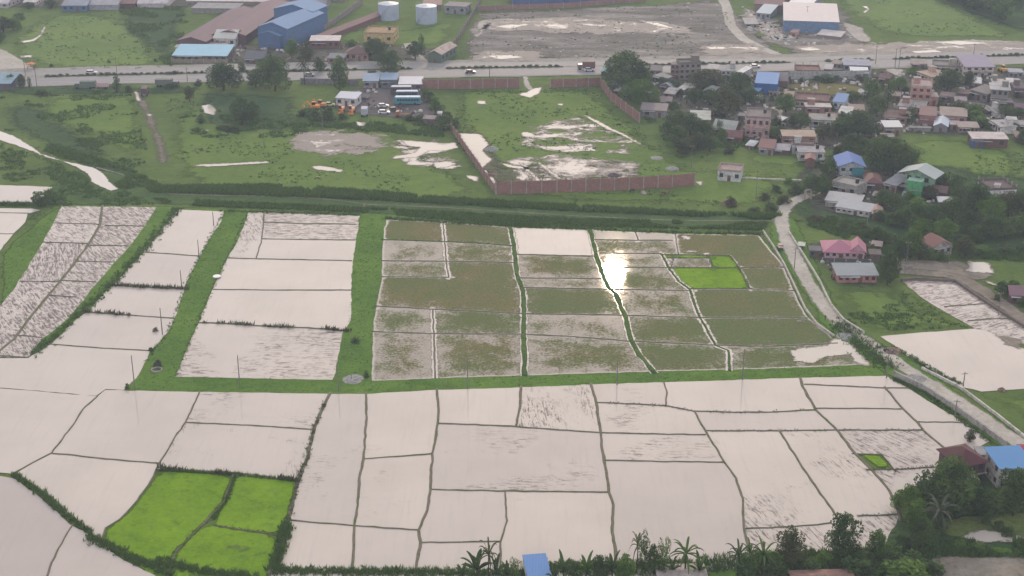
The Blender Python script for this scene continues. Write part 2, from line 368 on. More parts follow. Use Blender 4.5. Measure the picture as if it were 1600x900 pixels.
def ribbon(name, pts, w, z, m, kind='structure', wob=.1, crown=0.0):
    """a flat strip of width w along world points"""
    p = [Vector(q[:2]) for q in pts]; vs = []; fs = []; n = len(p)
    for i in range(n):
        d = (p[min(i+1, n-1)]-p[max(i-1, 0)]).normalized(); nn = Vector((-d.y, d.x)); ww = (w[min(i, len(w)-1)] if isinstance(w, (list, tuple)) else w)/2
        for s_ in (-1, -.5, 0, .5, 1): q = p[i]+nn*s_*(ww+(random.uniform(-wob, wob) if abs(s_) == 1 else 0)); vs.append((q.x, q.y, crown*(1-s_*s_)))
    for i in range(n-1):
        for k in range(4): a = i*5+k; fs.append((a+1, a, a+5, a+6))
    me = bpy.data.meshes.new(name); me.from_pydata(vs, [], fs); me.update(); me.shade_smooth(); me.materials.append(m)
    at = me.attributes.new('edge', 'FLOAT', 'POINT'); at.data.foreach_set('value', [([0, .5, 1, .5, 0][i % 5])*(w if not isinstance(w, (list, tuple)) else w[0])/2 for i in range(len(vs))])
    o = bpy.data.objects.new(name, me); COL.objects.link(o); o.location.z = z; return tag(o, kind=kind)
def pl(pxs, step=3): return resample([tuple(G(*p)[:2]) for p in pxs], step)
def smooth_pl(pts, it=2):
    p = [Vector(q) for q in pts]
    for _ in range(it):
        r = [p[0]]
        for a, b in zip(p, p[1:]): r += [a.lerp(b, .25), a.lerp(b, .75)]
        r.append(p[-1]); p = r
    return [tuple(q) for q in p]
def ridge(name, w, width, height, m, z=0.0):
    """earth bank with sloping sides along a world polyline"""
    p = [Vector(q) for q in w]; vs = []; fs = []; n = len(p); ph = random.random()*99
    from mathutils import noise as mn
    for i in range(n):
        d = (p[min(i+1, n-1)]-p[max(i-1, 0)]).normalized(); nn = Vector((-d.y, d.x))
        k = 1+.35*mn.noise(Vector((p[i].x*.3, p[i].y*.3, ph))); h = height*(1+.4*mn.noise(Vector((p[i].x*.5, p[i].y*.5, ph+9))))
        for s_, hh in ((-.5, -.05), (-.28, .85), (0, 1), (.28, .85), (.5, -.05)):
            q = p[i]+nn*s_*width*k; vs.append((q.x, q.y, z+hh*h))
    for i in range(n-1):
        for k in range(4): a = i*5+k; fs.append((a+1, a, a+5, a+6))
    fs.append((0, 1, 2, 3, 4)); b = (n-1)*5; fs.append((b+4, b+3, b+2, b+1, b))
    return vs, fs
# ------------------------------------------------------------------ ground and land cover
GR_LO, GR_MID, GR_HI = (.056, .092, .026, 1), (.100, .152, .038, 1), (.15, .198, .052, 1)
M['ground'] = grassm('grass_ground', GR_LO, GR_MID, GR_HI, dry=(.11, .12, .05, 1), dryamt=.5)
M['verge'] = grassm('bright_grass', (.055, .115, .022, 1), (.095, .175, .030, 1), (.135, .225, .042, 1), .05, 1.3, dry=(.10, .13, .045, 1), dryamt=.4, alpha=1.2)
M['meadow'] = grassm('meadow', (.085, .14, .042, 1), (.135, .20, .056, 1), (.18, .235, .068, 1), .025, .8, dry=(.15, .17, .055, 1), dryamt=.55, alpha=9)
M['field_green'] = grassm('field_green', (.075, .125, .03, 1), (.12, .185, .042, 1), (.165, .225, .054, 1), .03, .8, dry=(.14, .17, .05, 1), dryamt=.4, alpha=6)
M['scrubland'] = grassm('dark_scrub', (.028, .055, .022, 1), (.050, .088, .033, 1), (.080, .12, .042, 1), .05, .7, alpha=7)
M['ditchveg'] = grassm('ditch_vegetation', (.036, .07, .024, 1), (.064, .11, .034, 1), (.10, .15, .046, 1), .12, .9, dry=(.10, .09, .07, 1), dryamt=.35, alpha=2.5)
M['barren'] = grassm('barren_soil', (.06, .058, .05, 1), (.12, .11, .10, 1), (.20, .18, .165, 1), .04, .5, dry=(.10, .115, .06, 1), dryamt=.6, alpha=7)
M['towndirt'] = grassm('yard_dirt', (.05, .055, .038, 1), (.105, .10, .078, 1), (.19, .175, .15, 1), .05, .6, dry=(.05, .08, .03, 1), dryamt=.85, alpha=7)
M['yard'] = grassm('oily_yard', (.07, .062, .06, 1), (.12, .108, .105, 1), (.18, .165, .16, 1), .08, .8, alpha=1.5)
t = NT('barren_soil'); n = t.noise(.06, 8, .7, t.mapv((.45, 1.3, 1)), .4); n2 = t.noise(.5, 6, .7); e = t.attr('edge'); f = t.ma('ADD', t.ma('MULTIPLY', n, .7), t.ma('MULTIPLY', n2, .3))
sh = t.bsdf(t.ramp(f, [(.36, (.085, .09, .062, 1)), (.47, (.16, .148, .13, 1)), (.54, (.225, .205, .185, 1)), (.64, (.34, .31, .285, 1))]), 1, .05, t.bump(n2, .9, .4))
M['barren'] = t.done(t.mixs(t.step(t.ma('ADD', e, t.ma('MULTIPLY', t.ma('SUBTRACT', n, .5), 20)), .5, 5), t.new('ShaderNodeBsdfTransparent').outputs[0], sh))
M['dryfield'] = grassm('dry_field', (.09, .085, .035, 1), (.15, .135, .052, 1), (.19, .175, .07, 1), .06, .8, alpha=2)
M['gravel'] = grassm('pale_gravel', (.30, .275, .24, 1), (.43, .395, .35, 1), (.56, .52, .47, 1), .08, .9, dry=(.22, .21, .16, 1), dryamt=.4, alpha=1.0)
M['track'] = grassm('dirt_track', (.13, .115, .085, 1), (.18, .16, .125, 1), (.24, .215, .175, 1), .1, .8, dry=(.09, .13, .045, 1), dryamt=.9, alpha=2.6)
M['footpath'] = grassm('trodden_path', (.12, .125, .09, 1), (.17, .165, .12, 1), (.22, .21, .16, 1), .1, .8, dry=(.07, .11, .04, 1), dryamt=.6, alpha=.6)
M['sand'] = grassm('wet_sand', (.30, .27, .24, 1), (.42, .38, .34, 1), (.55, .51, .46, 1), .08, .7, dry=(.18, .17, .13, 1), dryamt=.7, alpha=1.8)
M['mudflat'] = grassm('wet_mud', (.14, .118, .095, 1), (.215, .185, .15, 1), (.30, .262, .22, 1), .06, .8, dry=(.38, .34, .30, 1), dryamt=.5, alpha=1.2)
M['mudgrass'] = grassm('trampled_grass', (.06, .08, .035, 1), (.10, .11, .06, 1), (.17, .15, .12, 1), .06, .8, dry=(.24, .21, .19, 1), dryamt=.6, alpha=4)
M['algae'] = grassm('pond_algae', (.075, .10, .03, 1), (.12, .16, .045, 1), (.17, .21, .07, 1), .1, .8, dry=(.04, .07, .02, 1), dryamt=.6, alpha=1)
M['rice'] = grassm('young_rice', (.09, .175, .012, 1), (.155, .275, .016, 1), (.205, .34, .022, 1), .09, 1.6, dry=(.085, .15, .045, 1), dryamt=.65, alpha=.7)
M['asphalt'] = NT('highway_concrete')
t = M['asphalt']; n = t.noise(.4, 6, .7); n2 = t.noise(.9, 4, .6, t.mapv((.06, 1.2, 1)))
M['asphalt'] = t.done(t.bsdf(t.mix(t.ma('MULTIPLY', t.step(n2, .45, .7), .5), t.mix(n, (.20, .195, .20, 1), (.30, .29, .29, 1)), (.15, .145, .15, 1)), .75, .3))
t = NT('earth_bund'); n = t.noise(.5, 6, .75); n2 = t.noise(2.5, 5, .7)
M['bund'] = t.done(t.bsdf(t.mix(t.step(n, .46, .6), t.mix(n2, (.11, .09, .07, 1), (.21, .18, .145, 1)), t.mix(n2, (.06, .085, .03, 1), (.12, .155, .055, 1))), .95, .15, t.bump(n2, .8, .1)))

M['scrub_plain'] = grassm('median_grass', (.03, .045, .02, 1), (.05, .07, .03, 1), (.08, .10, .04, 1), .1, 1)
g = 9000
NX = 60
xs = np.linspace(-g, g, NX); X_, Y_ = np.meshgrid(xs, xs); V = np.c_[X_.ravel(), Y_.ravel(), np.zeros(NX*NX)]
i_ = np.arange(NX*NX).reshape(NX, NX); F = np.stack([i_[:-1, :-1], i_[:-1, 1:], i_[1:, 1:], i_[1:, :-1]], -1).reshape(-1, 4)
tag(np_obj('ground', V, F, M['ground']), kind='structure')

Z1, Z2, Z3, Z4 = .02, .05, .08, .11
def Sh(name, m, polys, z, amp=1.5, **k):
    for i, p in enumerate(polys): sheet(name, p, M[m], z+i*.003, amp, **k)
Sh('meadow', 'meadow', [
    [(12, 60), (60, 22), (180, 20), (250, 60), (262, 108), (150, 110), (60, 106), (10, 88)],
    [(1290, -12), (1470, -8), (1600, 58), (1560, 62), (1380, 58), (1345, 35), (1300, 12)]], Z1, 3)
Sh('grass_field', 'field_green', [
    [(60, 150), (215, 148), (240, 230), (215, 258), (150, 215), (60, 190)],
    [(255, 150), (470, 205), (600, 195), (760, 300), (700, 322), (300, 300), (262, 250)],
    [(700, 140), (930, 138), (998, 200), (1080, 262), (1240, 265), (1200, 325), (900, 318), (785, 303), (715, 205)],
    [(1410, 215), (1500, 215), (1600, 240), (1600, 300), (1520, 285), (1420, 262)],
    [(1232, 368), (1262, 372), (1300, 378), (1272, 392), (1255, 395)],
    [(1290, 455), (1400, 448), (1512, 512), (1420, 522), (1360, 520), (1320, 490)],
    [(1530, 616), (1600, 610), (1680, 640), (1680, 720), (1610, 690), (1560, 640)],
    [(520, 45), (640, 45), (725, 25), (700, 72), (560, 76), (510, 60)],
    [(1240, 215), (1150, 240), (1170, 260), (1290, 268), (1260, 245)]], Z1+.012, 2.5)
Sh('scrub_ground', 'scrubland', [
    [(180, 10), (300, 12), (268, 105), (215, 70), (190, 50)],
    [(0, 150), (60, 160), (130, 205), (215, 270), (190, 296), (80, 240), (0, 195)],
    [(0, 118), (120, 132), (320, 132), (330, 150), (200, 150), (60, 152), (0, 150)],
    [(300, 140), (470, 150), (480, 205), (360, 210), (310, 190)],
    [(1445, -20), (1640, -20), (1640, 60), (1580, 48), (1500, 20)],
    [(1240, 255), (1340, 240), (1660, 280), (1660, 410), (1380, 385), (1240, 345), (1215, 320)],
    [(1180, 860), (1330, 830), (1400, 790), (1480, 700), (1700, 740), (1700, 950), (1180, 950)],
    [(60, 296), (220, 302), (240, 322), (90, 324), (60, 340), (20, 380)]], Z1+.03, 2.5)
Sh('bare_ground', 'barren', [
    [(742, 18), (1010, 8), (1130, -6), (1240, 94), (1000, 97), (900, 96), (716, 92), (718, 78)],
    [(1240, 10), (1330, 10), (1345, 45), (1360, 66), (1640, 62), (1640, 84), (1400, 86), (1250, 92), (1180, 60)]], Z1+.02, 3)
for i, p in enumerate([[(750, 30), (900, 24), (1080, 40), (1100, 56), (960, 56), (760, 50)], [(1080, 66), (1190, 66), (1230, 90), (1090, 90)], [(1230, 68), (1400, 64), (1640, 60), (1640, 82), (1400, 86), (1240, 86)], [(745, 78), (860, 76), (860, 96), (722, 98)], [(1150, 10), (1220, 30), (1240, 60), (1190, 64), (1160, 40)]]): sheet('silted_flood', p, M['silt'], .185+i*.001, 3, grid=1.5)
Sh('yard_ground', 'towndirt', [
    [(1000, 100), (1240, 108), (1600, 100), (1680, 120), (1680, 215), (1500, 216), (1412, 212), (1300, 240), (1160, 232), (1040, 190), (985, 150)],
    [(270, 68), (560, 64), (700, 75), (715, 100), (300, 104), (262, 104)],
    [(0, -10), (480, -10), (470, 18), (280, 14), (0, 14)],
    [(1240, 255), (1480, 262), (1480, 320), (1400, 340), (1290, 342), (1250, 320)],
    [(1258, 372), (1380, 372), (1392, 452), (1300, 446), (1262, 408)]], Z1+.045, 2.5)
Sh('yard_ground', 'yard', [[(560, 138), (660, 128), (668, 150), (690, 180), (690, 192), (570, 180), (520, 172), (520, 150)]], Z1+.07, 1.2)
Sh('dry_field', 'dryfield', [[(1218, 132), (1300, 128), (1350, 135), (1352, 150), (1300, 150), (1215, 152)]], Z1+.075, 1.2)
Sh('grass_bank', 'ditchveg', [
    [(120, 262), (200, 268), (250, 292), (420, 290), (580, 300), (720, 312), (900, 322), (1100, 334), (1225, 334), (1200, 352), (1050, 358), (800, 350), (560, 334), (300, 322), (100, 322), (60, 300)],
    [(0, 196), (20, 204), (60, 225), (130, 250), (180, 290), (120, 252), (60, 236), (0, 208)]], Z1+.06, 1.5)
Sh('grass_verge', 'verge', [
    [(262, 322), (600, 334), (800, 352), (1192, 362), (1262, 486), (1398, 590), (1385, 600), (1000, 612), (520, 622), (190, 618), (60, 560), (20, 545), (0, 470), (0, 395), (90, 318), (240, 322)],
    [(1202, 330), (1245, 340), (1320, 500), (1440, 570), (1600, 690), (1620, 740), (1420, 610), (1300, 530), (1200, 380)]], Z1+.08, .8)
Sh('grass_verge', 'verge', [[(225, 860), (700, 878), (1180, 862), (1180, 960), (225, 960)], [(0, 735), (22, 742), (170, 845), (270, 905), (60, 760), (0, 742)]], Z1+.085, .8)

# ---- footpath on the bank, canal, tracks, roads
ribbon('footpath', smooth_pl(pl([(150, 262), (200, 275), (245, 303), (330, 306), (430, 307), (520, 312), (570, 320), (700, 325), (900, 338), (1050, 345), (1212, 346)], 12)), 1.6, .16, M['footpath'])
ribbon('footpath', smooth_pl(pl([(570, 320), (562, 334)], 4)), 1.6, .17, M['footpath'])
sheet('canal_water', [(-20, 200), (0, 205), (20, 212), (45, 226), (66, 241), (100, 252), (128, 258), (152, 264), (163, 272), (172, 284), (186, 296), (172, 299), (152, 290), (143, 285), (136, 272), (118, 261), (95, 253), (72, 246), (52, 238), (20, 226), (-20, 214)], M['canal'], .16, .5, grid=.8)
ribbon('dirt_track', smooth_pl(pl([(212, 142), (226, 165), (238, 195), (250, 225), (256, 255)], 8)), 5.5, .12, M['track'])
ribbon('dirt_track', smooth_pl(pl([(470, 64), (462, 84), (440, 100), (420, 104)], 4)), 5, .12, M['track'])
ribbon('gravel_road', smooth_pl(pl([(1120, -20), (1135, 10), (1142, 40), (1160, 60), (1195, 78), (1240, 97)], 8)), 6.5, .13, M['gravel'])
ribbon('gravel_road', smooth_pl(pl([(638, 68), (645, 82), (668, 103)], 4)), 6, .13, M['gravel'])
ribbon('gravel_road', smooth_pl(pl([(-60, 60), (-10, 85), (18, 102), (40, 118)], 4)), 14, .125, M['gravel'])
ribbon('gravel_road', smooth_pl(pl([(820, 118), (824, 134), (833, 142), (826, 152)], 3)), 3.5, .13, M['gravel'])
path_c = smooth_pl([tuple(G(*q)[:2]) for q in [(1275, 300), (1255, 308), (1230, 318), (1220, 338), (1224, 365), (1240, 400), (1262, 440), (1288, 480), (1322, 514), (1375, 548), (1432, 588), (1500, 630), (1560, 670), (1610, 706), (1700, 770)]], 3)
ribbon('gravel_road', path_c, 5.4, .17, M['gravel'], wob=.3)
ribbon('mud_road', smooth_pl([tuple(G(*q)[:2]) for q in [(1400, 424), (1440, 427), (1500, 432), (1560, 470), (1620, 515)]], 2), 6.0, .19, M['mudflat'])
hi_n = [(-60, 119), (0, 117), (130, 112.5), (300, 109), (500, 104), (700, 102), (900, 100), (1100, 96.5), (1250, 93.5), (1400, 88.5), (1600, 81.5), (1700, 77)]
hi_s = [(-60, 132), (0, 130), (130, 127), (300, 123), (450, 119.5), (700, 115), (900, 111), (1100, 107), (1250, 104), (1400, 99.5), (1600, 94), (1700, 90)]
ribbon('highway', smooth_pl(pl(hi_n, 20)), 7.5, .20, M['asphalt'], wob=0)
ribbon('highway', smooth_pl(pl(hi_s, 20)), 12, .20, M['asphalt'], wob=0)
med = [(x, (a[1]+b[1])/2-.8) for a, b in zip(hi_n, hi_s) for x in [a[0]]]
M['shoulder'] = grassm('road_shoulder', (.20, .185, .165, 1), (.30, .28, .255, 1), (.40, .375, .34, 1), .06, .6, dry=(.10, .12, .06, 1), dryamt=.7)
ribbon('road_shoulder', smooth_pl(pl([(x, y-.2) for x, y in med], 20)), 31, .185, M['shoulder'], wob=.8)
mp = smooth_pl(pl([q for q in med if q[0] <= 560], 20)); 
def kerb(name, pts, w, h):
    v, f = [], []
    p = [Vector(q) for q in pts]; n = len(p)
    for i in range(n):
        d = (p[min(i+1, n-1)]-p[max(i-1, 0)]).normalized(); nn = Vector((-d.y, d.x))
        for s_, z in ((-.5, 0), (-.5, h), (.5, h), (.5, 0)): q = p[i]+nn*s_*w; v.append((q.x, q.y, z))
    for i in range(n-1):
        for k in range(3): a = i*4+k; f.append((a+1, a, a+4, a+5))
    f.append((0, 1, 2, 3)); b = (n-1)*4; f.append((b+3, b+2, b+1, b))
    return v, f
def yint(c, x):
    for a, b in zip(c, c[1:]):
        if a[0] <= x <= b[0]: return a[1]+(b[1]-a[1])*(x-a[0])/(b[0]-a[0])
    return c[-1][1]
med_parts = [(70, 322), (330, 645), (698, 880), (1000, 1235), (1290, 1365), (1395, 1520), (1530, 1660)]
for a, b in med_parts:
    w = pl([(x, yint(med, x)) for x in np.linspace(a, b, 8)], 8); v, f = kerb('median_kerb', w, 2.2, .32)
    o = mesh_obj('median_kerb', v, f, M['concrete']); tag(o, kind='structure'); ribbon('median_grass', w, 1.9, .335, M['scrub_plain'], wob=0)

# ---- puddles and pale sand
puddles = [
 [(452, 212), (480, 209), (545, 208), (590, 214), (600, 226), (560, 238), (500, 243), (470, 236), (455, 226)],
 [(625, 219), (700, 224), (712, 222), (718, 232), (700, 236), (672, 236), (655, 246), (610, 250), (612, 245), (645, 239), (656, 231), (635, 229)],
 [(484, 261), (500, 259), (520, 262), (538, 266), (534, 271), (515, 268), (490, 266)], [(490, 276), (502, 276), (501, 279), (492, 278)],
 [(300, 258), (340, 256), (380, 254), (420, 252), (422, 256), (380, 258), (340, 261), (305, 261)],
 [(674, 254), (700, 252), (716, 256), (700, 262), (680, 264)], [(725, 273), (750, 276), (746, 286), (730, 280)], 
 [(716, 208), (752, 210), (766, 226), (756, 236), (770, 250), (758, 262), (776, 282), (774, 296), (768, 290), (742, 250), (722, 224)],
 [(840, 251), (870, 247), (900, 252), (950, 250), (1000, 258), (1005, 266), (980, 272), (960, 277), (900, 280), (880, 272), (850, 268), (835, 258)],
 [(808, 254), (818, 254), (842, 278), (848, 284), (838, 284), (822, 268)], [(828, 246), (842, 252), (880, 280), (872, 282), (846, 262)],
 [(850, 229), (890, 228), (896, 234), (870, 236), (852, 233)], [(778, 254), (800, 258), (828, 262), (826, 266), (790, 262)],
 [(812, 209), (822, 205), (838, 211), (836, 214), (815, 214)], [(905, 177), (918, 181), (940, 191), (958, 201), (975, 209), (998, 222), (1008, 229), (1000, 228), (970, 212), (945, 202), (918, 186)],
 [(868, 162), (880, 162), (882, 166), (872, 165)], [(806, 148), (822, 144), (834, 138), (848, 136), (845, 146), (828, 154)],
 [(744, 157), (760, 158), (762, 164), (745, 163)], [(313, 166), (330, 162), (340, 172), (335, 181), (318, 177)], [(318, 203), (327, 203), (326, 206), (319, 205)],
 [(208, 143), (216, 144), (220, 152), (222, 161), (213, 158)], [(228, 178), (239, 179), (238, 183), (230, 182)], [(30, 65), (50, 62), (62, 54), (68, 40), (74, 42), (66, 56), (56, 64), (38, 68)],
 [(30, 88), (50, 86), (52, 90), (32, 91)], [(1000, 298), (1010, 297), (1012, 305), (1000, 305)], [(1086, 284), (1098, 283), (1100, 289), (1092, 292)],
 [(1392, 258), (1420, 256), (1440, 262)], [(555, 190), (575, 192), (570, 198), (556, 197)], [(345, 238), (352, 236), (354, 241)]]
for i, p in enumerate(puddles):
    if i == 0: sheet('silted_flood', [(440, 206), (480, 203), (560, 203), (605, 212), (618, 232), (570, 246), (500, 250), (455, 240), (438, 222)], M['silt'], .15, 1.2, grid=1)
    elif i == 8: sheet('shallow_flood', [(835, 248), (870, 243), (950, 246), (1005, 254), (1012, 268), (980, 278), (900, 284), (850, 276), (826, 260)], M['mottle'], .15, .8, grid=1)
    else: sheet('puddle', p, M['puddle'], .155, .5, grid=.8)
for p in [[(780, 240), (850, 236), (960, 238), (1030, 258), (1000, 286), (800, 294), (772, 262)], [(600, 214), (720, 214), (735, 270), (680, 272), (605, 256)], [(800, 196), (900, 170), (1010, 220), (1000, 246), (860, 244), (800, 232)]]: sheet('broken_flood', p, M['mottle2'], .14, 2, grid=1.5)
sheet('mud_ground', [(700, 204), (760, 206), (800, 262), (900, 246), (1000, 254), (1010, 276), (860, 290), (786, 298), (730, 256)], M['mudgrass'], .13, 2)
sands = [
 [(755, 86), (800, 84), (830, 86), (834, 96), (770, 98)], [(745, 32), (800, 28), (850, 36), (900, 40), (880, 46), (790, 50), (742, 46)], [(990, 30), (1040, 34), (1075, 44), (1085, 50), (1050, 50), (1010, 42)],
 [(950, 38), (975, 38), (975, 43), (955, 43)], [(1235, 73), (1290, 72), (1350, 72), (1345, 80), (1300, 84), (1250, 80)], [(1430, 64), (1520, 62), (1640, 66), (1640, 78), (1480, 84), (1400, 80), (1425, 72)],
 [(1310, 30), (1350, 44), (1365, 66), (1340, 66), (1320, 50)], [(1380, 106), (1412, 108), (1415, 124), (1396, 122)], [(1085, 72), (1150, 70), (1180, 82), (1120, 86)], [(1165, 10), (1195, 26), (1215, 38), (1180, 34)],
 [(1240, 180), (1262, 184), (1290, 232), (1270, 230), (1235, 196)], [(1205, 166), (1225, 168), (1232, 200), (1212, 190)], [(735, 64), (745, 50), (760, 34), (772, 36), (748, 62)]]
for p in sands: sheet('sandy_ground', p, M['sand'], .175, 1.5, grid=1.2)
sheet('puddle', [(1345, 10), (1356, 10), (1360, 16), (1352, 21), (1345, 20), (1354, 15)], M['puddle'], .19, .3)
for p in [[(1240, 76), (1262, 75), (1290, 78), (1262, 80)], [(1450, 66), (1500, 64), (1560, 68), (1500, 71)], [(1420, 80), (1460, 78), (1475, 82), (1430, 84)], [(1000, 34), (1030, 36), (1060, 46), (1030, 42)], [(758, 87), (800, 86), (822, 90), (780, 94)], [(1100, 74), (1130, 73), (1140, 77), (1110, 78)], [(770, 42), (800, 38), (820, 40), (800, 46)]]:
    sheet('puddle', p, M['puddle'], .195, .5)

# ---- flooded farmland: outlines and the earth bunds that part the plots
B = lambda *p, **k: ([tuple(q) for q in p], k)
fields('flooded_field', [(0, 607), (152, 620), (166, 610), (205, 611), (312, 613), (517, 616), (572, 616), (682, 610), (814, 606), (925, 601), (1037, 598), (1160, 594), (1250, 591), (1385, 588), (1418, 607), (1470, 640), (1512, 662), (1545, 690), (1500, 715), (1450, 752), (1400, 775), (1406, 805), (1380, 855), (1250, 870), (1190, 885), (965, 905), (560, 905), (425, 930), (262, 925), (180, 856), (120, 818), (60, 766), (22, 741), (-40, 735), (-40, 604)],
 [B((152, 620), (130, 640), (107, 675), (80, 709), (22, 740)), B((80, 709), (165, 718), (249, 725)), B((312, 612), (290, 661), (277, 678), (249, 725), (240, 745), (225, 768), (207, 792), (187, 812), (165, 826), (158, 846)),
  B((290, 661), (400, 666), (490, 672)), B((249, 734), (310, 738), (365, 742), (465, 752), grass=1.1), B((517, 614), (500, 648), (490, 672), (480, 718), (466, 751), (450, 815), (422, 895), (408, 950), w=1.1, grass=.5),
  B((453, 814), (500, 818), (552, 822), (600, 826), (654, 829)), B((572, 615), (572, 665), (568, 718), (562, 745), (559, 790), (554, 822), (550, 905), w=.75), B((568, 718), (620, 714), (676, 710)),
  B((682, 608), (686, 640), (682, 680), (676, 710), (672, 765), (668, 798), (654, 829), (657, 848), (647, 905), w=.8), B((685, 662), (800, 667), (850, 671), (938, 677), (1020, 679), (1103, 680), w=.7),
  B((922, 599), (930, 622), (935, 650), (938, 677), (943, 715), (950, 752), (951, 769), (958, 790), (957, 825), (966, 905), w=.9), B((934, 630), (990, 632), (1040, 635), (1083, 643), (1150, 645), (1200, 645), (1275, 641), grass=.25),
  B((1037, 596), (1042, 615), (1040, 636)), B((814, 604), (812, 640), (806, 667), w=.8), B((1085, 644), (1103, 675), (1115, 695), (1132, 723), (1150, 748), (1160, 780), (1162, 825), (1170, 860), (1180, 905), w=.7),
  B((1103, 674), (1180, 674), (1218, 674), (1307, 673), (1442, 673), grass=.2), B((944, 720), (1040, 722), (1132, 723), w=.65), B((674, 766), (780, 768), (860, 769), (951, 770), w=.7), B((789, 768), (792, 815), (782, 848), (783, 905)),
  B((657, 849), (720, 848), (782, 847)), B((1250, 590), (1254, 605), (1275, 641), (1307, 672), (1332, 705), (1365, 738), (1390, 768), (1402, 790), (1407, 815), w=1.0), B((1256, 601), (1320, 604), (1382, 607), (1420, 607)),
  B((1275, 639), (1340, 639), (1409, 640)), B((1382, 605), (1408, 637), (1434, 661), (1443, 674), (1478, 703), (1512, 730), w=.9), B((1434, 660), (1512, 661)), B((1218, 674), (1250, 725), (1282, 772), (1300, 797), (1320, 830), w=.8),
  B((1162, 827), (1240, 824), (1300, 818)), B((1340, 807), (1405, 805), grass=.2), B((1354, 735), (1410, 734), (1460, 731), grass=.3), B((1330, 710), (1378, 711), (1400, 738), w=.4), B((365, 742), (350, 785), (325, 812), (300, 838), (275, 862), (245, 960), w=.5, green=1), B((335, 822), (380, 829), (420, 835), (444, 838), w=.4, green=1)],
 [((300, 790), dict(mat=M['rice'])), ((420, 790), dict(mat=M['rice'])), ((380, 860), dict(mat=M['rice'])), ((1365, 722), dict(mat=M['rice'])),
  ((800, 715), dict(tone=.3, mud=.24)), ((860, 640), dict(mud=.38, streak=1.5)), ((1000, 655), dict(mud=.28)), ((1000, 700), dict(mud=.3)), ((1200, 655), dict(mud=.3)), ((1180, 735), dict(mud=.28, streak=1.2)),
  ((1300, 740), dict(mud=.3, streak=1.0)), ((1230, 790), dict(mud=.24, streak=1.2)), ((1400, 695), dict(mud=.4, streak=.9)), ((1000, 615), dict(mud=.12)), ((1400, 745), dict(mud=.5)), ((1360, 830), dict(mud=.4)),
  ((390, 640), dict(mud=.3)), ((380, 700), dict(mud=.22, streak=1.3)), ((1060, 800), dict(tone=.3, mud=.08)), ((870, 820), dict(tone=.05)), ((1340, 655), dict(mud=.1)), ((1380, 625), dict(mud=0)), ((40, 660), dict(tone=.08)), ((1320, 815), dict(mud=.3))],
 Z4, dict(mud=.06, streak=.1), grid=4.0)
fields('flooded_field', [(-40, 748), (0, 745), (22, 748), (60, 775), (110, 820), (150, 842), (180, 868), (225, 892), (250, 905), (240, 930), (-60, 930)],
 [B((116, 818), (96, 850), (80, 880), (66, 930))], [((30, 830), dict(tone=.5)), ((140, 880), dict(tone=.3))], Z4, dict())
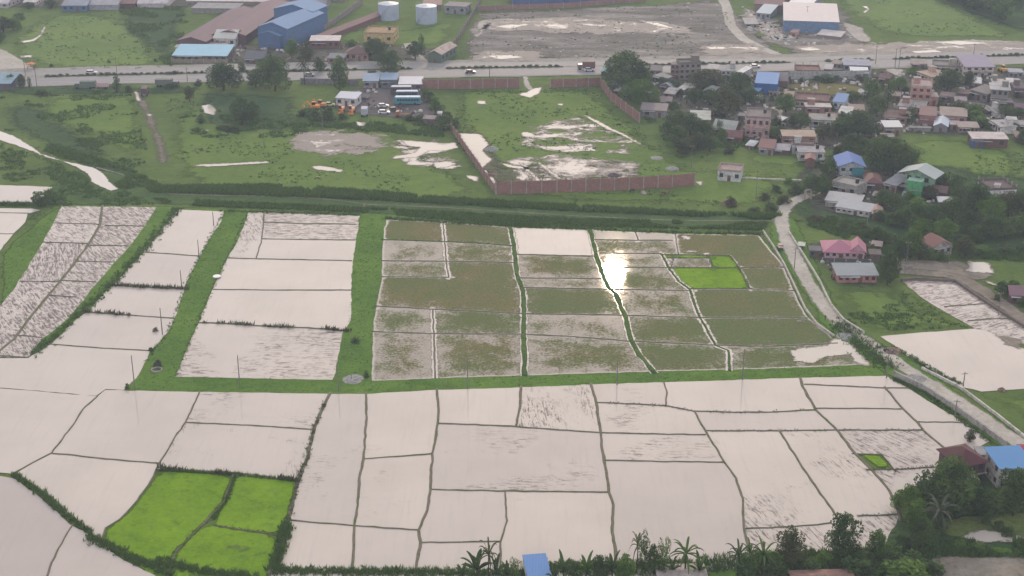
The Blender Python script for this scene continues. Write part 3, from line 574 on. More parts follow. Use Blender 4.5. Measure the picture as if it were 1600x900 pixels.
# seedling plots in the middle
fields('seedling_field', [(603, 344), (700, 348), (800, 356), (921, 360), (1060, 366), (1185, 368), (1222, 412), (1240, 455), (1258, 492), (1300, 528), (1330, 548), (1350, 570), (1270, 574), (1140, 578), (1020, 581), (820, 587), (700, 591), (581, 596), (583, 520), (588, 480), (597, 435), (598, 380)],
 [B((597, 375), (690, 378), (740, 380), (803, 385), w=.9, green=1), B((596, 408), (700, 409), (806, 411), w=.9), B((596, 433), (702, 434)), B((692, 346), (695, 378), (697, 408), (701, 434), w=.8, ditch=1), B((797, 354), (803, 385), (808, 430), (817, 455), (819, 490), (818, 530), (820, 588), w=1.5, green=1, ditch=1),
  B((586, 479), (680, 484), (820, 491), (970, 493), (1090, 497), (1200, 496), (1262, 498), w=.9), B((581, 519), (677, 522), (820, 523), (900, 527), (988, 534), (1117, 540), (1200, 542), (1310, 537), w=.8), B((676, 484), (678, 522), (680, 592), w=.8, ditch=1),
  B((803, 398), (930, 401), w=1.0), B((922, 358), (931, 398), (940, 425), (950, 449), (962, 460), (976, 493), (986, 533), (1000, 556), (1023, 584), w=1.6, green=1, ditch=1), B((810, 435), (940, 436), w=.8), B((816, 450), (968, 453), (1080, 455), w=.8), B((1170, 452), (1243, 455), w=.6),
  B((927, 375), (990, 376), (1052, 376), w=.8), B((936, 396), (1033, 397), w=.8), B((943, 418), (1045, 419), w=.8), B((993, 362), (997, 376)), B((1033, 397), (1045, 419), (1060, 440), (1078, 453), (1090, 490), (1110, 525), (1117, 540), (1138, 548), (1140, 580), w=1.2, green=1, ditch=1),
  B((1055, 366), (1060, 398)), B((1035, 398), (1140, 400), (1156, 419), (1172, 452), w=.5, green=1), B((1045, 419), (1155, 419), (1225, 418), w=.6, green=1), B((1106, 399), (1113, 419), w=.4, green=1), B((1080, 452), (1172, 452), w=.5, green=1), B((1044, 404), (1109, 404), w=.3, green=1), B((1052, 404), (1048, 421), w=.3, green=1)],
 [((645, 395), dict(veg=0.38)), ((645, 421), dict(veg=0.42)), ((860, 378), dict(veg=0, mud=.08, tone=0)), ((870, 417), dict(veg=0.5)), ((875, 443), dict(veg=0.45)), ((890, 470), dict(veg=.72, lush=.35)), ((630, 500), dict(veg=.42)), ((750, 505), dict(veg=.62, lush=.3)),
  ((625, 555), dict(veg=.44)), ((745, 555), dict(veg=.55)), ((895, 508), dict(veg=.42)), ((905, 555), dict(veg=.46)), ((1020, 470), dict(veg=.5)), ((1035, 512), dict(veg=.7, lush=.3)), ((1070, 562), dict(veg=.68, lush=.4)), ((1190, 518), dict(veg=.78, lush=.5)),
  ((1200, 560), dict(veg=.6, lush=.3)), ((955, 368), dict(veg=.1, tone=.2)), ((1020, 370), dict(veg=.22, tone=.3)), ((975, 386), dict(veg=.6)), ((985, 407), dict(veg=.55)), ((1000, 435), dict(veg=.55)), ((700, 455), dict(veg=.74)), ((1150, 475), dict(veg=.85, lush=.3)),
  ((745, 365), dict(veg=.85)), ((648, 360), dict(veg=.88)), ((745, 397), dict(veg=.62)), ((1090, 385), dict(veg=.6)), ((1080, 401.5), dict(mat=M['rice'])), ((1125, 408), dict(mat=M['rice'])), ((1110, 437), dict(mat=M['rice'])), ((1080, 411), dict(veg=.62, tone=1)), ((1190, 400), dict(veg=.8)), ((1200, 437), dict(veg=.85, lush=.2))],
 Z4+.01, dict(veg=.8, tone=.62), grid=1.7)
for p in [[(1230, 547), (1290, 540), (1298, 530), (1312, 528), (1335, 540), (1352, 560), (1366, 574), (1340, 572), (1325, 556), (1290, 560), (1270, 570), (1240, 566)], [(1290, 534), (1300, 529), (1303, 537)], [(1240, 500), (1256, 500), (1258, 504), (1242, 504)], [(1062, 368), (1080, 370), (1082, 376), (1066, 376)], [(1068, 392), (1085, 391), (1092, 395), (1072, 396)], [(1168, 372), (1175, 371), (1176, 375)]]:
    sheet('puddle', p, M['puddle'], .20, .35)
# ploughed plots at the left
fields('ploughed_field', [(96, 323), (245, 324), (232, 345), (205, 383), (175, 415), (148, 447), (122, 480), (98, 506), (66, 530), (44, 560), (0, 558), (-50, 552), (-30, 500), (0, 478), (20, 455), (45, 415), (65, 383), (82, 352)],
 [B((83, 349), (155, 351), w=.5), B((67, 379), (140, 381), w=.9), B((30, 440), (90, 441)), B((160, 322), (156, 352), (140, 380), (118, 410), (86, 450), (52, 490), (22, 530), (-5, 552), w=1.4), B((165, 353), (226, 354), w=.8), B((140, 384), (200, 385)), B((120, 409), (178, 410)), B((93, 439), (150, 441)), B((74, 462), (120, 465)), B((20, 524), (66, 528))],
 [((110, 365), dict(mud=.5)), ((125, 335), dict(mud=.6)), ((75, 410), dict(mud=.85, streak=1.25)), ((200, 338), dict(mud=1.0)), ((180, 368), dict(mud=.9)), ((160, 395), dict(mud=.8, streak=1.0)), ((130, 425), dict(mud=.8, streak=1.0)), ((40, 480), dict(mud=.85, streak=1.0)), ((60, 495), dict(mud=.9, streak=1.0)), ((80, 480), dict(mud=.85, streak=.95)), ((20, 540), dict(mud=.7))],
 Z4+.01, dict(mud=.72, tone=.2, streak=.9), grid=3)
fields('flooded_field', [(-40, 288), (0, 290), (40, 291), (82, 293), (76, 303), (52, 316), (0, 317), (-40, 316)], [], [], .17, dict(mud=0))
fields('flooded_field', [(-40, 325), (0, 326), (50, 327), (64, 329), (44, 335), (38, 350), (20, 367), (0, 393), (-40, 420)], [B((-10, 333), (46, 334)), B((-10, 366), (22, 366))], [], .17, dict(mud=0))
# plots between the grass strips
fields('flooded_field', [(278, 328), (350, 331), (346, 346), (325, 377), (313, 400), (291, 442), (276, 490), (262, 520), (236, 549), (226, 568), (213, 592), (192, 610), (165, 609), (151, 619), (-40, 603), (-40, 560), (44, 560), (50, 556), (78, 539), (96, 523), (120, 498), (140, 486), (166, 455), (181, 443), (201, 419), (221, 399), (246, 368), (262, 346)],
 [B((214, 394), (260, 397), (314, 401)), B((172, 446), (230, 450), (292, 452), grass=1.0, w=1.0), B((132, 488), (215, 494), grass=.9, w=1.0), B((210, 494), (272, 498)), B((76, 538), (150, 544), (237, 549)), B((-10, 556), (44, 559))],
 [], Z4+.005, dict(mud=0), grid=4)
fields('flooded_field', [(388, 332), (480, 334), (562, 338), (556, 378), (549, 430), (549, 470), (548, 500), (535, 522), (528, 560), (521, 594), (400, 592), (275, 589), (284, 565), (300, 528), (312, 503), (325, 468), (340, 436), (352, 410), (372, 376), (382, 350)],
 [B((413, 330), (411, 355), (408, 380), (400, 404)), B((413, 348), (480, 350), (557, 351)), B((408, 374), (480, 375), (555, 376)), B((355, 404), (450, 406), (550, 408)), B((333, 453), (440, 454), (549, 454)), B((310, 505), (350, 506), (420, 511), (480, 513), (545, 518), grass=.9, w=1.2)],
 [((480, 341), dict(mud=.62)), ((480, 362), dict(mud=.55)), ((480, 390), dict(mud=.2)), ((395, 370), dict(mud=.45, streak=1.2)), ((400, 550), dict(mud=.3)), ((450, 430), dict(mud=0, tone=.02)), ((430, 480), dict(mud=.03, tone=.05))],
 Z4+.005, dict(mud=0), grid=4)
# plots east of the gravel road
fields('flooded_field', [(1375, 526), (1440, 520), (1522, 514), (1548, 520), (1575, 535), (1680, 580), (1680, 600), (1600, 608), (1532, 612), (1505, 606), (1455, 578), (1412, 553), (1398, 540)], [], [], Z4, dict(mud=.05, tone=.03))
fields('flooded_field', [(1410, 440), (1450, 437), (1492, 440), (1535, 470), (1600, 508), (1680, 560), (1600, 538), (1572, 533), (1540, 524), (1512, 508), (1475, 487), (1440, 466)],
 [B((1474, 480), (1510, 477), (1548, 475)), B((1512, 502), (1545, 499), (1580, 498))], [((1460, 455), dict(mud=.6, streak=.3)), ((1520, 490), dict(mud=.1)), ((1560, 515), dict(mud=.55, streak=-.5))], Z4, dict(mud=.3))
sheet('mud_ground', [(1392, 407), (1440, 405), (1500, 408), (1560, 432), (1530, 440), (1450, 428), (1398, 426)], M['mudflat'], .165, 1)
sheet('puddle', [(1510, 407), (1520, 409), (1546, 410), (1556, 429), (1500, 426), (1512, 418)], M['puddle'], .20, .5)
sheet('puddle', [(1534, 438), (1545, 439), (1560, 446), (1559, 449), (1542, 444)], M['puddle'], .205, .4)
sheet('puddle', [(1498, 419), (1510, 417), (1508, 422)], M['puddle'], .205, .3)
for p in [[(1408, 404), (1416, 406), (1412, 413)], [(1425, 412), (1436, 411), (1434, 417)], [(1476, 420), (1488, 419), (1486, 424)]]: sheet('puddle', p, M['puddle'], .205, .4)
sheet('mud_ground', [(1545, 520), (1600, 530), (1600, 552), (1570, 540)], M['mudflat'], .165, 1)
# pond and mud at the lower right
sheet('pond_algae', [(1470, 812), (1500, 806), (1600, 800), (1680, 820), (1660, 850), (1560, 848), (1500, 845), (1468, 835)], M['algae'], .20, 1)
sheet('pond_water', [(1500, 838), (1530, 826), (1560, 832), (1600, 838), (1620, 850), (1560, 850), (1520, 848)], M['puddle'], .24, 1)
sheet('mud_ground', [(1440, 872), (1500, 866), (1580, 872), (1700, 872), (1700, 960), (1430, 960)], M['mudflat'], .20, 1.5)
Sh('grass_bank', 'verge', [[(1300, 880), (1430, 862), (1520, 854), (1700, 862), (1700, 872), (1500, 866), (1430, 878), (1300, 905)]], .25, 1)

sheet('rice_plot', [(1345, 711), (1377, 712), (1395, 732), (1371, 733)], M['rice'], .20, .2, grid=.6)
sheet('mud_ground', [(340, 850), (372, 846), (398, 856), (392, 868), (362, 872), (345, 862)], M['mudgrass'], .19, .8, grid=.8)
M['bund_green'] = grassm('grassy_bund', (.045, .085, .022, 1), (.075, .13, .032, 1), (.11, .16, .045, 1), .1, 1.4)
tuft_jobs = []
for w, k in bunds:
    v, f = ridge('earth_bund', w, (1.5 if k.get('w', 0) >= 1.5 and k.get('ditch') else min(1.25, k.get('w', .55))*(.74 if not k.get('ditch') else .62)), .2, M['bund'], Z4)
    o = mesh_obj('earth_bund', v, f, M['bund_green'] if k.get('green') and k.get('w', 0) > .8 else M['bund'], smooth=True); tag(o, kind='structure')
    if k.get('ditch'):
        ribbon('ditch_water', w, min(1.5, k.get('w', .6))*.85+1.2, Z4+.035, M['canal'], wob=.25)
    if k.get('grass'): tuft_jobs.append(('line', w, k['grass']))
    if k.get('green'): tuft_jobs.append(('line', w, .22))
# ------------------------------------------------------------------ vegetation
def leafm(name, c1, c2, c3):
    t = NT(name); a = t.attr('tint'); r = t.new('ShaderNodeObjectInfo').outputs['Random']; n = t.noise(.6, 3, .6)
    f = t.ma('ADD', t.ma('MULTIPLY', a, .65), t.ma('ADD', t.ma('MULTIPLY', r, .22), t.ma('MULTIPLY', n, .2)))
    col = t.ramp(f, [(.15, c1), (.5, c2), (.9, c3)])
    d = t.bsdf(col, .75, .2); tr = t.new('ShaderNodeBsdfTranslucent'); t.link(t.mix(.35, col, (.12, .2, .02, 1)), tr.inputs[0])
    return t.done(t.mixs(.28, d, tr.outputs[0]))
M['leaf'] = leafm('dark_leaves', (.022, .045, .014, 1), (.055, .10, .03, 1), (.125, .19, .052, 1))
M['leafb'] = leafm('bright_leaves', (.035, .075, .014, 1), (.085, .16, .026, 1), (.16, .26, .045, 1))
M['leafo'] = leafm('olive_leaves', (.035, .045, .018, 1), (.066, .082, .030, 1), (.12, .13, .05, 1))
M['leafg'] = leafm('grey_leaves', (.045, .055, .04, 1), (.075, .085, .06, 1), (.12, .125, .09, 1))
M['leafm'] = leafm('mid_leaves', (.028, .055, .016, 1), (.07, .125, .03, 1), (.14, .21, .05, 1))
M['bark'] = m_simple('bark', (.07, .055, .045, 1), .95, .1, .3, 3)
M['blade'] = leafm('grass_blades', (.036, .07, .02, 1), (.07, .13, .032, 1), (.115, .185, .046, 1))
M['blade_dry'] = leafm('sedge_blades', (.035, .035, .022, 1), (.06, .06, .034, 1), (.10, .10, .05, 1))

def leaf_cloud(cen, rad, n, size, rs, flat=.0):
    """n leaf faces scattered in the shells of clumps (cen, rad): returns V, F(quads), tint"""
    w = rad**2; k = rs.choice(len(cen), n, p=w/w.sum()); d = rs.normal(size=(n, 3)); d /= np.linalg.norm(d, axis=1)[:, None]
    P = cen[k]+d*(rad[k]*(.55+.5*rs.random(n)**.6))[:, None]*np.array([1, 1, .8])
    a = rs.normal(size=(n, 3))+d*.6; a[:, 2] *= .6; a /= np.linalg.norm(a, axis=1)[:, None]; b = np.cross(a, rs.normal(size=(n, 3))); b /= np.linalg.norm(b, axis=1)[:, None]
    s = (size*(.6+.8*rs.random(n)))[:, None]; V = np.stack([P-a*s, P-b*s*.55, P+a*s, P+b*s*.55], 1).reshape(-1, 3)
    F = np.arange(4*n).reshape(n, 4); ct = rs.random(len(cen)); tint = np.clip(ct[k]*.68+rs.random(n)*.32, 0, 1)
    return V, F, np.repeat(tint, 4)
PROTO = {}
def proto(kind, var):
    """unit tree meshes: crown is one unit wide and the tree one unit tall"""
    key = (kind, var)
    if key in PROTO: return PROTO[key]
    rs = np.random.default_rng(hash(key) % 1000 if 0 else sum(map(ord, kind))*7+var)
    tr = MB(); parts = {}
    if kind in ('broad', 'bush', 'column', 'cone', 'spread'):
        nc = {'broad': 16, 'bush': 11, 'column': 12, 'cone': 12, 'spread': 20}[kind]
        C_ = []; Rr = []
        z0 = {'broad': .20, 'bush': .08, 'column': .15, 'cone': .1, 'spread': .22}[kind]
        for i in range(nc):
            u = (i+.5)/nc; z = z0+(1-z0)*u*.88; prof = {'broad': math.sin(pi*min(1, (u*.85+.17)))**.6, 'bush': math.sqrt(max(.05, 1-u*.85)), 'column': .8, 'cone': 1-u*.85, 'spread': math.sin(pi*min(1, u*.75+.25))**.45}[kind]
            a = i*2.4+rs.random()*.8; rr = .34*prof*(.35+.65*rs.random()**.5); C_.append((cos(a)*rr, sin(a)*rr, z)); Rr.append((.13+.12*rs.random())*(.5+.5*prof))
        for i in range(5): a = rs.random()*6.3; C_.append((cos(a)*.4*rs.random(), sin(a)*.4*rs.random(), z0+(1-z0)*rs.random()*.75)); Rr.append(.07+.06*rs.random())
        C_ = np.array(C_); Rr = np.array(Rr); n = {'broad': 3600, 'bush': 1500, 'column': 1700, 'cone': 1700, 'spread': 4600}[kind]
        V, F, T = leaf_cloud(C_, Rr, n, .027 if kind != 'bush' else .042, rs)
        th = z0+.12; tr.tube((0, 0, 0), (.01, .01, th), .032, .02); 
        for c_ in C_[:8]: tr.tube((.01, .01, th*(.7+.3*rs.random())), tuple(c_*np.array([.85, .85, .98])), .014, .004, 5)
        parts = dict(crown=(V, F, T))
    elif kind in ('palm', 'banana'):
        nl = 15 if kind == 'palm' else 10; vs = []; fs = []; T = []
        hz = .5 if kind == 'palm' else .34
        for i in range(nl):
            a = i*2.4+rs.random()*.5; el = .9-1.1*(i/nl) if kind == 'palm' else 1.25-1.0*(i/nl); Lg = (.55 if kind == 'palm' else .62)*(.8+.3*rs.random()); w = .035 if kind == 'palm' else .085
            p = np.array([0, 0, hz]); seg = 7; tt = rs.random()
            for j in range(seg+1):
                u = j/seg; e2 = el-u*u*(1.5 if kind == 'palm' else 1.2); ww = w*math.sin(pi*min(.97, u*.9+.08))**.6; sd = np.array([-sin(a), cos(a), 0])
                vs += [p-sd*ww+np.array([0, 0, -ww*.4]), p, p+sd*ww+np.array([0, 0, -ww*.4])]; T += [tt*.7, tt, tt*.7]
                if j: b = len(vs)-6; fs += [(b, b+1, b+4, b+3), (b+1, b+2, b+5, b+4)]
                p = p+np.array([cos(a)*cos(e2), sin(a)*cos(e2), sin(e2)])*Lg/seg
        V = np.array(vs); F = np.array(fs); T = np.array(T); mxz = V[:, 2].max(); V[:, 2] /= mxz; wx = max(V[:, 0].max()-V[:, 0].min(), V[:, 1].max()-V[:, 1].min()); V[:, :2] /= wx
        tr.tube((0, 0, 0), (.01, 0, hz/mxz), .04 if kind == 'banana' else .03, .022); parts = dict(crown=(V, F, T))
    PROTO[key] = (tr, parts); return PROTO[key]
MESHC = {}
def plant(name, kind, var, x, y, wid, hgt, mat='leaf', rz=None, z=0.0):
    root = empty(name, (x, y, z), random.uniform(0, 6.28) if rz is None else rz); root.scale = (1, 1, 1)
    tr, parts = proto(kind, var)
    k = (kind, var, mat)
    if k not in MESHC:
        o1 = mesh_obj('trunk', tr.v, tr.f, M['bark'], root, True); V, F, T = parts['crown']; o2 = np_obj('crown', V, F, M[mat], root, {'tint': T}); MESHC[k] = (o1, o2)
    else:
        o1, o2 = (o.copy() for o in MESHC[k]); COL.objects.link(o1); COL.objects.link(o2); o1.parent = root; o2.parent = root
    o1.scale = (wid, wid, hgt); o2.scale = (wid, wid, hgt); return root
ORD = ['first', 'second', 'third', 'fourth', 'fifth', 'sixth', 'seventh', 'eighth', 'ninth', 'tenth', 'eleventh', 'twelfth', 'thirteenth', 'fourteenth', 'fifteenth', 'sixteenth', 'seventeenth', 'eighteenth', 'nineteenth', 'twentieth']
NUMW = ['', 'one', 'two', 'three', 'four', 'five', 'six', 'seven', 'eight', 'nine', 'ten', 'eleven', 'twelve', 'thirteen', 'fourteen', 'fifteen', 'sixteen']
ncount = [0]
def cluster(where, group, lst, size=1.0):
    """lst of (x, ybase, w, h, kind, mat[, label]) measured in the photograph; labels run from the left"""
    lst = [q if len(q) > 6 or q[4] != 'broad' or q[5] != 'leaf' else q[:5]+({3: 'leafb', 6: 'leafo', 1: 'leafm'}.get((i*5+int(q[0])) % 8, 'leaf'),) for i, q in enumerate(lst)]
    byk = {}
    for t in sorted(lst, key=lambda q: q[0]):
        if len(t) < 7: byk.setdefault((t[4], t[5]), []).append(t)
    KW = {'broad': 'tree', 'bush': 'bush', 'column': 'slim tree', 'cone': 'cone shaped tree', 'spread': 'wide tree', 'palm': 'palm', 'banana': 'banana plant'}
    KW2 = {'broad': 'trees', 'bush': 'bushes', 'column': 'slim trees', 'cone': 'cone trees', 'spread': 'wide trees', 'palm': 'palms', 'banana': 'bananas'}
    MW = {'leaf': 'dark green', 'leafm': 'mid green', 'leafb': 'bright green', 'leafo': 'olive', 'leafg': 'greyish'}
    for t in lst:
        x, y, w, h, kind, mat = t[:6]; s = S(y); W_ = w/s*size; H_ = h/(s*cos(ANG(y)))*.97*size; p = G(x, y)
        ncount[0] += 1
        name = {'bush': 'bush', 'palm': 'palm_tree', 'banana': 'banana_plant'}.get(kind, 'leafy_tree')
        r = plant(name, kind, ncount[0] % {'broad': 5, 'bush': 4, 'spread': 3}.get(kind, 2), p.x, p.y, W_*1.12, H_, mat)
        if len(t) > 6: lab = t[6]
        else:
            same = byk[(kind, mat)]; i = same.index(t); n = len(same)
            lab = f"{MW[mat]} {KW[kind]} {where}" if n == 1 else f"{MW[mat]} {KW[kind]}, {ORD[i]} from left of {NUMW[n] if n < 17 else 'many'}, {where}"
        tag(r, lab, {'bush': 'bush', 'palm': 'palm', 'banana': 'banana plant'}.get(kind, 'tree'), group if len(lst) > 1 else None)
b, l, lb, lo, lg = 'broad', 'leaf', 'leafb', 'leafo', 'leafg'
cluster("by the blue kiosk at far left", 'trees by the left end of the highway', [(19, 134, 15, 20, b, l), (35, 138, 13, 24, b, l), (47, 139, 8, 20, 'column', l)])
cluster("on the highway's near verge at left", 'roadside plants at left', [(183, 143, 19, 28, 'cone', l), (201, 143, 14, 10, 'bush', l), (65, 148, 26, 9, 'bush', l), (296, 158, 18, 26, b, lo), (150, 145, 22, 7, 'bush', lb), (265, 138, 20, 8, 'bush', l), (310, 134, 14, 10, 'bush', lo)])
cluster("in the highway row before the sheds", 'big roadside trees before the sheds', [(350, 141, 54, 44, 'spread', l), (400, 136, 34, 30, b, l), (430, 142, 50, 58, 'spread', l), (413, 118, 24, 30, b, lb), (476, 132, 24, 44, 'palm', lo), (531, 140, 34, 56, b, l), (478, 96, 30, 26, b, lo), (456, 90, 22, 32, b, l), (500, 112, 22, 22, b, l), (378, 112, 16, 16, 'bush', l)])
cluster("before the yellow office", 'trees by the yellow office', [(586, 92, 36, 34, 'spread', l), (611, 119, 34, 44, b, l), (600, 104, 34, 28, b, l), (649, 93, 30, 32, b, l), (659, 80, 12, 28, 'column', l), (550, 78, 20, 18, b, lb), (690, 92, 16, 12, 'bush', l)])
cluster('on the highway median', 'plants on the highway median', [(581, 119, 22, 11, 'bush', l, 'large dark bush on the highway median before the blue shops')])
cluster("below the big roadside trees", 'plants on the north meadow', [(378, 196, 38, 48, b, l), (395, 190, 22, 34, b, l), (314, 193, 18, 16, 'bush', l), (350, 202, 30, 9, 'bush', l), (365, 206, 24, 8, 'bush', l)])
cluster('below the excavator yard', 'bushes below the excavator yard', [(490, 188, 30, 22, 'bush', l), (512, 188, 32, 22, 'bush', l), (475, 182, 24, 14, 'bush', l), (535, 186, 20, 10, 'bush', l), (655, 190, 20, 12, 'bush', l), (640, 188, 22, 10, 'bush', l)])
cluster('in the hedge right of the bus yard', 'hedge right of the bus yard', [(665, 152, 18, 16, 'bush', lb), (672, 160, 20, 18, 'bush', l), (680, 170, 24, 20, 'bush', lb), (688, 180, 22, 18, 'bush', l), (700, 190, 22, 18, 'bush', l), (693, 203, 32, 26, 'bush', l), (712, 200, 18, 18, 'bush', l)])
cluster("behind the east compound wall", 'trees behind the east compound wall', [(975, 140, 70, 62, 'spread', l, 'biggest tree beside the highway at the top of the brick compound wall'), (1006, 166, 44, 46, b, l), (985, 158, 34, 30, b, l), (1000, 140, 36, 40, b, l), (1022, 170, 22, 22, b, l), (962, 128, 26, 30, b, l)])
cluster("between concrete block and pink house", 'trees between the concrete block and the pink house', [(1100, 140, 60, 34, b, lo), (1085, 163, 34, 28, b, l), (1110, 163, 36, 26, b, l), (1135, 163, 34, 26, b, l), (1148, 150, 46, 40, b, l), (1172, 162, 34, 28, b, l), (1128, 188, 36, 36, b, l), (1146, 176, 28, 32, b, lo), (1050, 140, 24, 18, b, l), (1036, 134, 20, 14, 'bush', l), (1165, 145, 24, 30, b, lo), (1060, 112, 20, 12, 'bush', lo)])
cluster("on the meadow edge left of white hut", 'trees on the meadow edge', [(1053, 176, 22, 18, b, l), (1058, 205, 38, 36, b, l), (1078, 212, 40, 38, b, l), (1056, 228, 36, 34, b, l), (1090, 232, 36, 26, b, l), (1108, 236, 36, 26, b, l), (1072, 240, 36, 26, b, l), (1128, 226, 18, 28, b, l), (1044, 214, 28, 28, b, l), (1100, 212, 30, 26, b, l), (1140, 240, 22, 14, 'bush', lo), (1124, 210, 14, 26, 'column', l)])
cluster("around the long pink house", 'trees around the long pink house', [(1227, 176, 32, 32, b, l), (1250, 202, 36, 30, b, l), (1213, 196, 20, 16, 'bush', l), (1287, 218, 30, 26, b, l), (1312, 214, 42, 32, b, l), (1340, 216, 56, 46, 'spread', l), (1331, 158, 26, 18, b, l), (1354, 162, 22, 46, 'column', l), (1387, 168, 22, 48, 'column', l), (1370, 182, 30, 36, b, l), (1330, 232, 40, 26, b, l), (1365, 150, 26, 22, b, lb), (1220, 214, 30, 18, b, l), (1404, 140, 28, 22, b, lb), (1205, 214, 24, 18, b, l), (1290, 128, 30, 12, 'bush', l)])
cluster('behind the brick tower house', 'trees behind the brick tower house', [(1480, 142, 42, 36, 'spread', l, 'big round tree right of the brick three storey house'), (1513, 136, 20, 28, b, l), (1425, 118, 18, 14, b, l), (1424, 196, 14, 36, 'column', l), (1520, 186, 40, 26, 'bush', lb), (1535, 200, 30, 20, 'bush', lb), (1500, 168, 30, 12, 'bush', lo), (1572, 184, 30, 22, b, l), (1597, 226, 20, 26, b, l), (1583, 206, 18, 16, b, l), (1590, 182, 24, 16, b, l), (1462, 124, 14, 10, 'bush', l)])
cluster('behind the blue gabled house', 'trees behind the blue gabled house', [(1395, 275, 62, 62, 'spread', l, 'broad dark tree at the left edge of the right hand meadow'), (1370, 262, 50, 50, b, l), (1415, 268, 36, 44, b, l), (1350, 240, 36, 26, b, l), (1378, 238, 36, 30, b, l), (1300, 258, 26, 18, b, l), (1295, 282, 30, 36, b, l), (1310, 240, 22, 16, 'bush', lo)])
cluster("at top of gravel road", 'plants at the top of the gravel road', [(1268, 308, 32, 40, b, l), (1284, 304, 28, 34, b, l), (1245, 302, 30, 18, 'bush', l), (1225, 318, 28, 16, 'bush', lo), (1205, 330, 26, 14, 'bush', l), (1232, 288, 18, 12, 'bush', lb), (1196, 312, 20, 12, 'bush', lo), (1180, 330, 24, 8, 'bush', l), (1213, 300, 20, 12, 'bush', l)])
V2 = [(1340, 318, 24, 16, b, l), (1378, 322, 30, 28, b, l), (1398, 332, 34, 34, b, l), (1420, 318, 22, 20, b, l), (1432, 340, 40, 34, b, lb), (1455, 350, 40, 34, b, l), (1412, 356, 36, 34, b, l), (1440, 372, 36, 34, b, lb), (1475, 376, 36, 38, b, l), (1488, 345, 40, 40, b, l), (1510, 362, 36, 36, b, l)]
cluster('in the wood below the green house', 'trees in the village wood', V2)
cluster('in the wood below the white ruin', 'trees below the white ruin', [(1500, 318, 36, 30, b, l), (1525, 335, 48, 50, 'spread', l), (1548, 345, 44, 44, b, lb), (1575, 340, 44, 44, b, l), (1598, 330, 36, 36, b, l), (1545, 372, 40, 38, b, l), (1570, 372, 44, 36, b, l), (1598, 368, 40, 40, b, l), (1525, 378, 34, 28, b, l), (1495, 300, 26, 30, b, l), (1470, 296, 28, 26, b, l), (1482, 288, 20, 24, 'palm', l), (1450, 312, 26, 24, b, l), (1625, 350, 50, 50, b, l)])
cluster("below the long grey roofed house", 'plants below the long grey roofed house', [(1318, 358, 30, 18, 'bush', l), (1345, 352, 24, 10, 'bush', l), (1350, 368, 28, 18, 'bush', l), (1370, 375, 28, 24, b, l), (1385, 380, 26, 20, 'bush', l), (1392, 352, 26, 22, b, l), (1275, 345, 30, 10, 'bush', lo), (1300, 342, 24, 8, 'bush', l), (1362, 392, 16, 12, 'bush', l), (1375, 345, 26, 18, b, l)])
cluster('beside the terracotta gabled house', 'trees beside the terracotta gabled house', [(1422, 402, 36, 46, b, lb, 'bright green topped tree left of the terracotta gabled house'), (1405, 404, 30, 32, b, l), (1436, 406, 32, 28, b, l), (1452, 406, 26, 20, b, l), (1506, 402, 36, 36, b, l), (1500, 388, 24, 24, b, l), (1472, 407, 26, 14, 'bush', l), (1535, 398, 40, 14, 'bush', lb), (1570, 395, 40, 14, 'bush', l), (1600, 392, 30, 14, 'bush', l)])
cluster('beside the red walled house', 'trees beside the red walled house', [(1386, 446, 34, 58, b, l, 'tall dark tree at right end of the red walled house'), (1378, 430, 24, 26, b, l), (1396, 438, 20, 22, b, l)])
cluster('by the dark red house', 'trees on the right edge', [(1565, 462, 26, 24, b, l), (1582, 452, 18, 16, b, l), (1597, 480, 18, 16, b, l), (1558, 470, 14, 10, 'bush', l)])
cluster('around the maroon roofed house', 'trees around the maroon roofed house', [(1478, 808, 84, 94, 'spread', l, 'biggest dark tree just left of the maroon roof'), (1512, 806, 50, 58, b, l), (1450, 790, 36, 46, b, lg), (1583, 806, 60, 80, b, l, 'dark tree in front of the bright blue roof'), (1545, 812, 46, 50, b, l), (1605, 790, 40, 60, b, l), (1420, 802, 40, 48, b, lb), (1432, 822, 40, 44, b, l), (1400, 796, 22, 26, b, lb), (1460, 838, 36, 40, b, l)])
cluster("beside the algae pond", 'trees on the bank beside the algae pond', [(1463, 842, 52, 66, 'palm', lg, 'pale feathery palm at left edge of the algae pond'), (1437, 862, 40, 60, b, l), (1410, 862, 26, 30, b, l), (1498, 858, 28, 12, 'bush', lb), (1530, 860, 30, 12, 'bush', lb), (1560, 828, 22, 16, 'bush', l), (1575, 838, 24, 16, 'bush', l), (1540, 818, 18, 12, 'bush', l)])
cluster("on the lower right bank", 'trees along the lower bank', [(1316, 876, 54, 80, b, l, 'tallest rounded tree on the lower right bank'), (1233, 886, 48, 64, b, l), (1369, 872, 36, 48, b, l), (1352, 884, 44, 24, 'bush', l), (1285, 886, 40, 24, 'bush', lb), (1195, 890, 30, 26, 'bush', l), (1262, 896, 44, 24, 'bush', l), (1390, 884, 50, 28, 'bush', l), (1340, 902, 70, 30, 'bush', l), (1425, 896, 60, 34, 'bush', l), (1410, 915, 100, 40, 'bush', lb), (1210, 905, 46, 34, 'bush', l), (1460, 900, 40, 24, 'bush', l)])
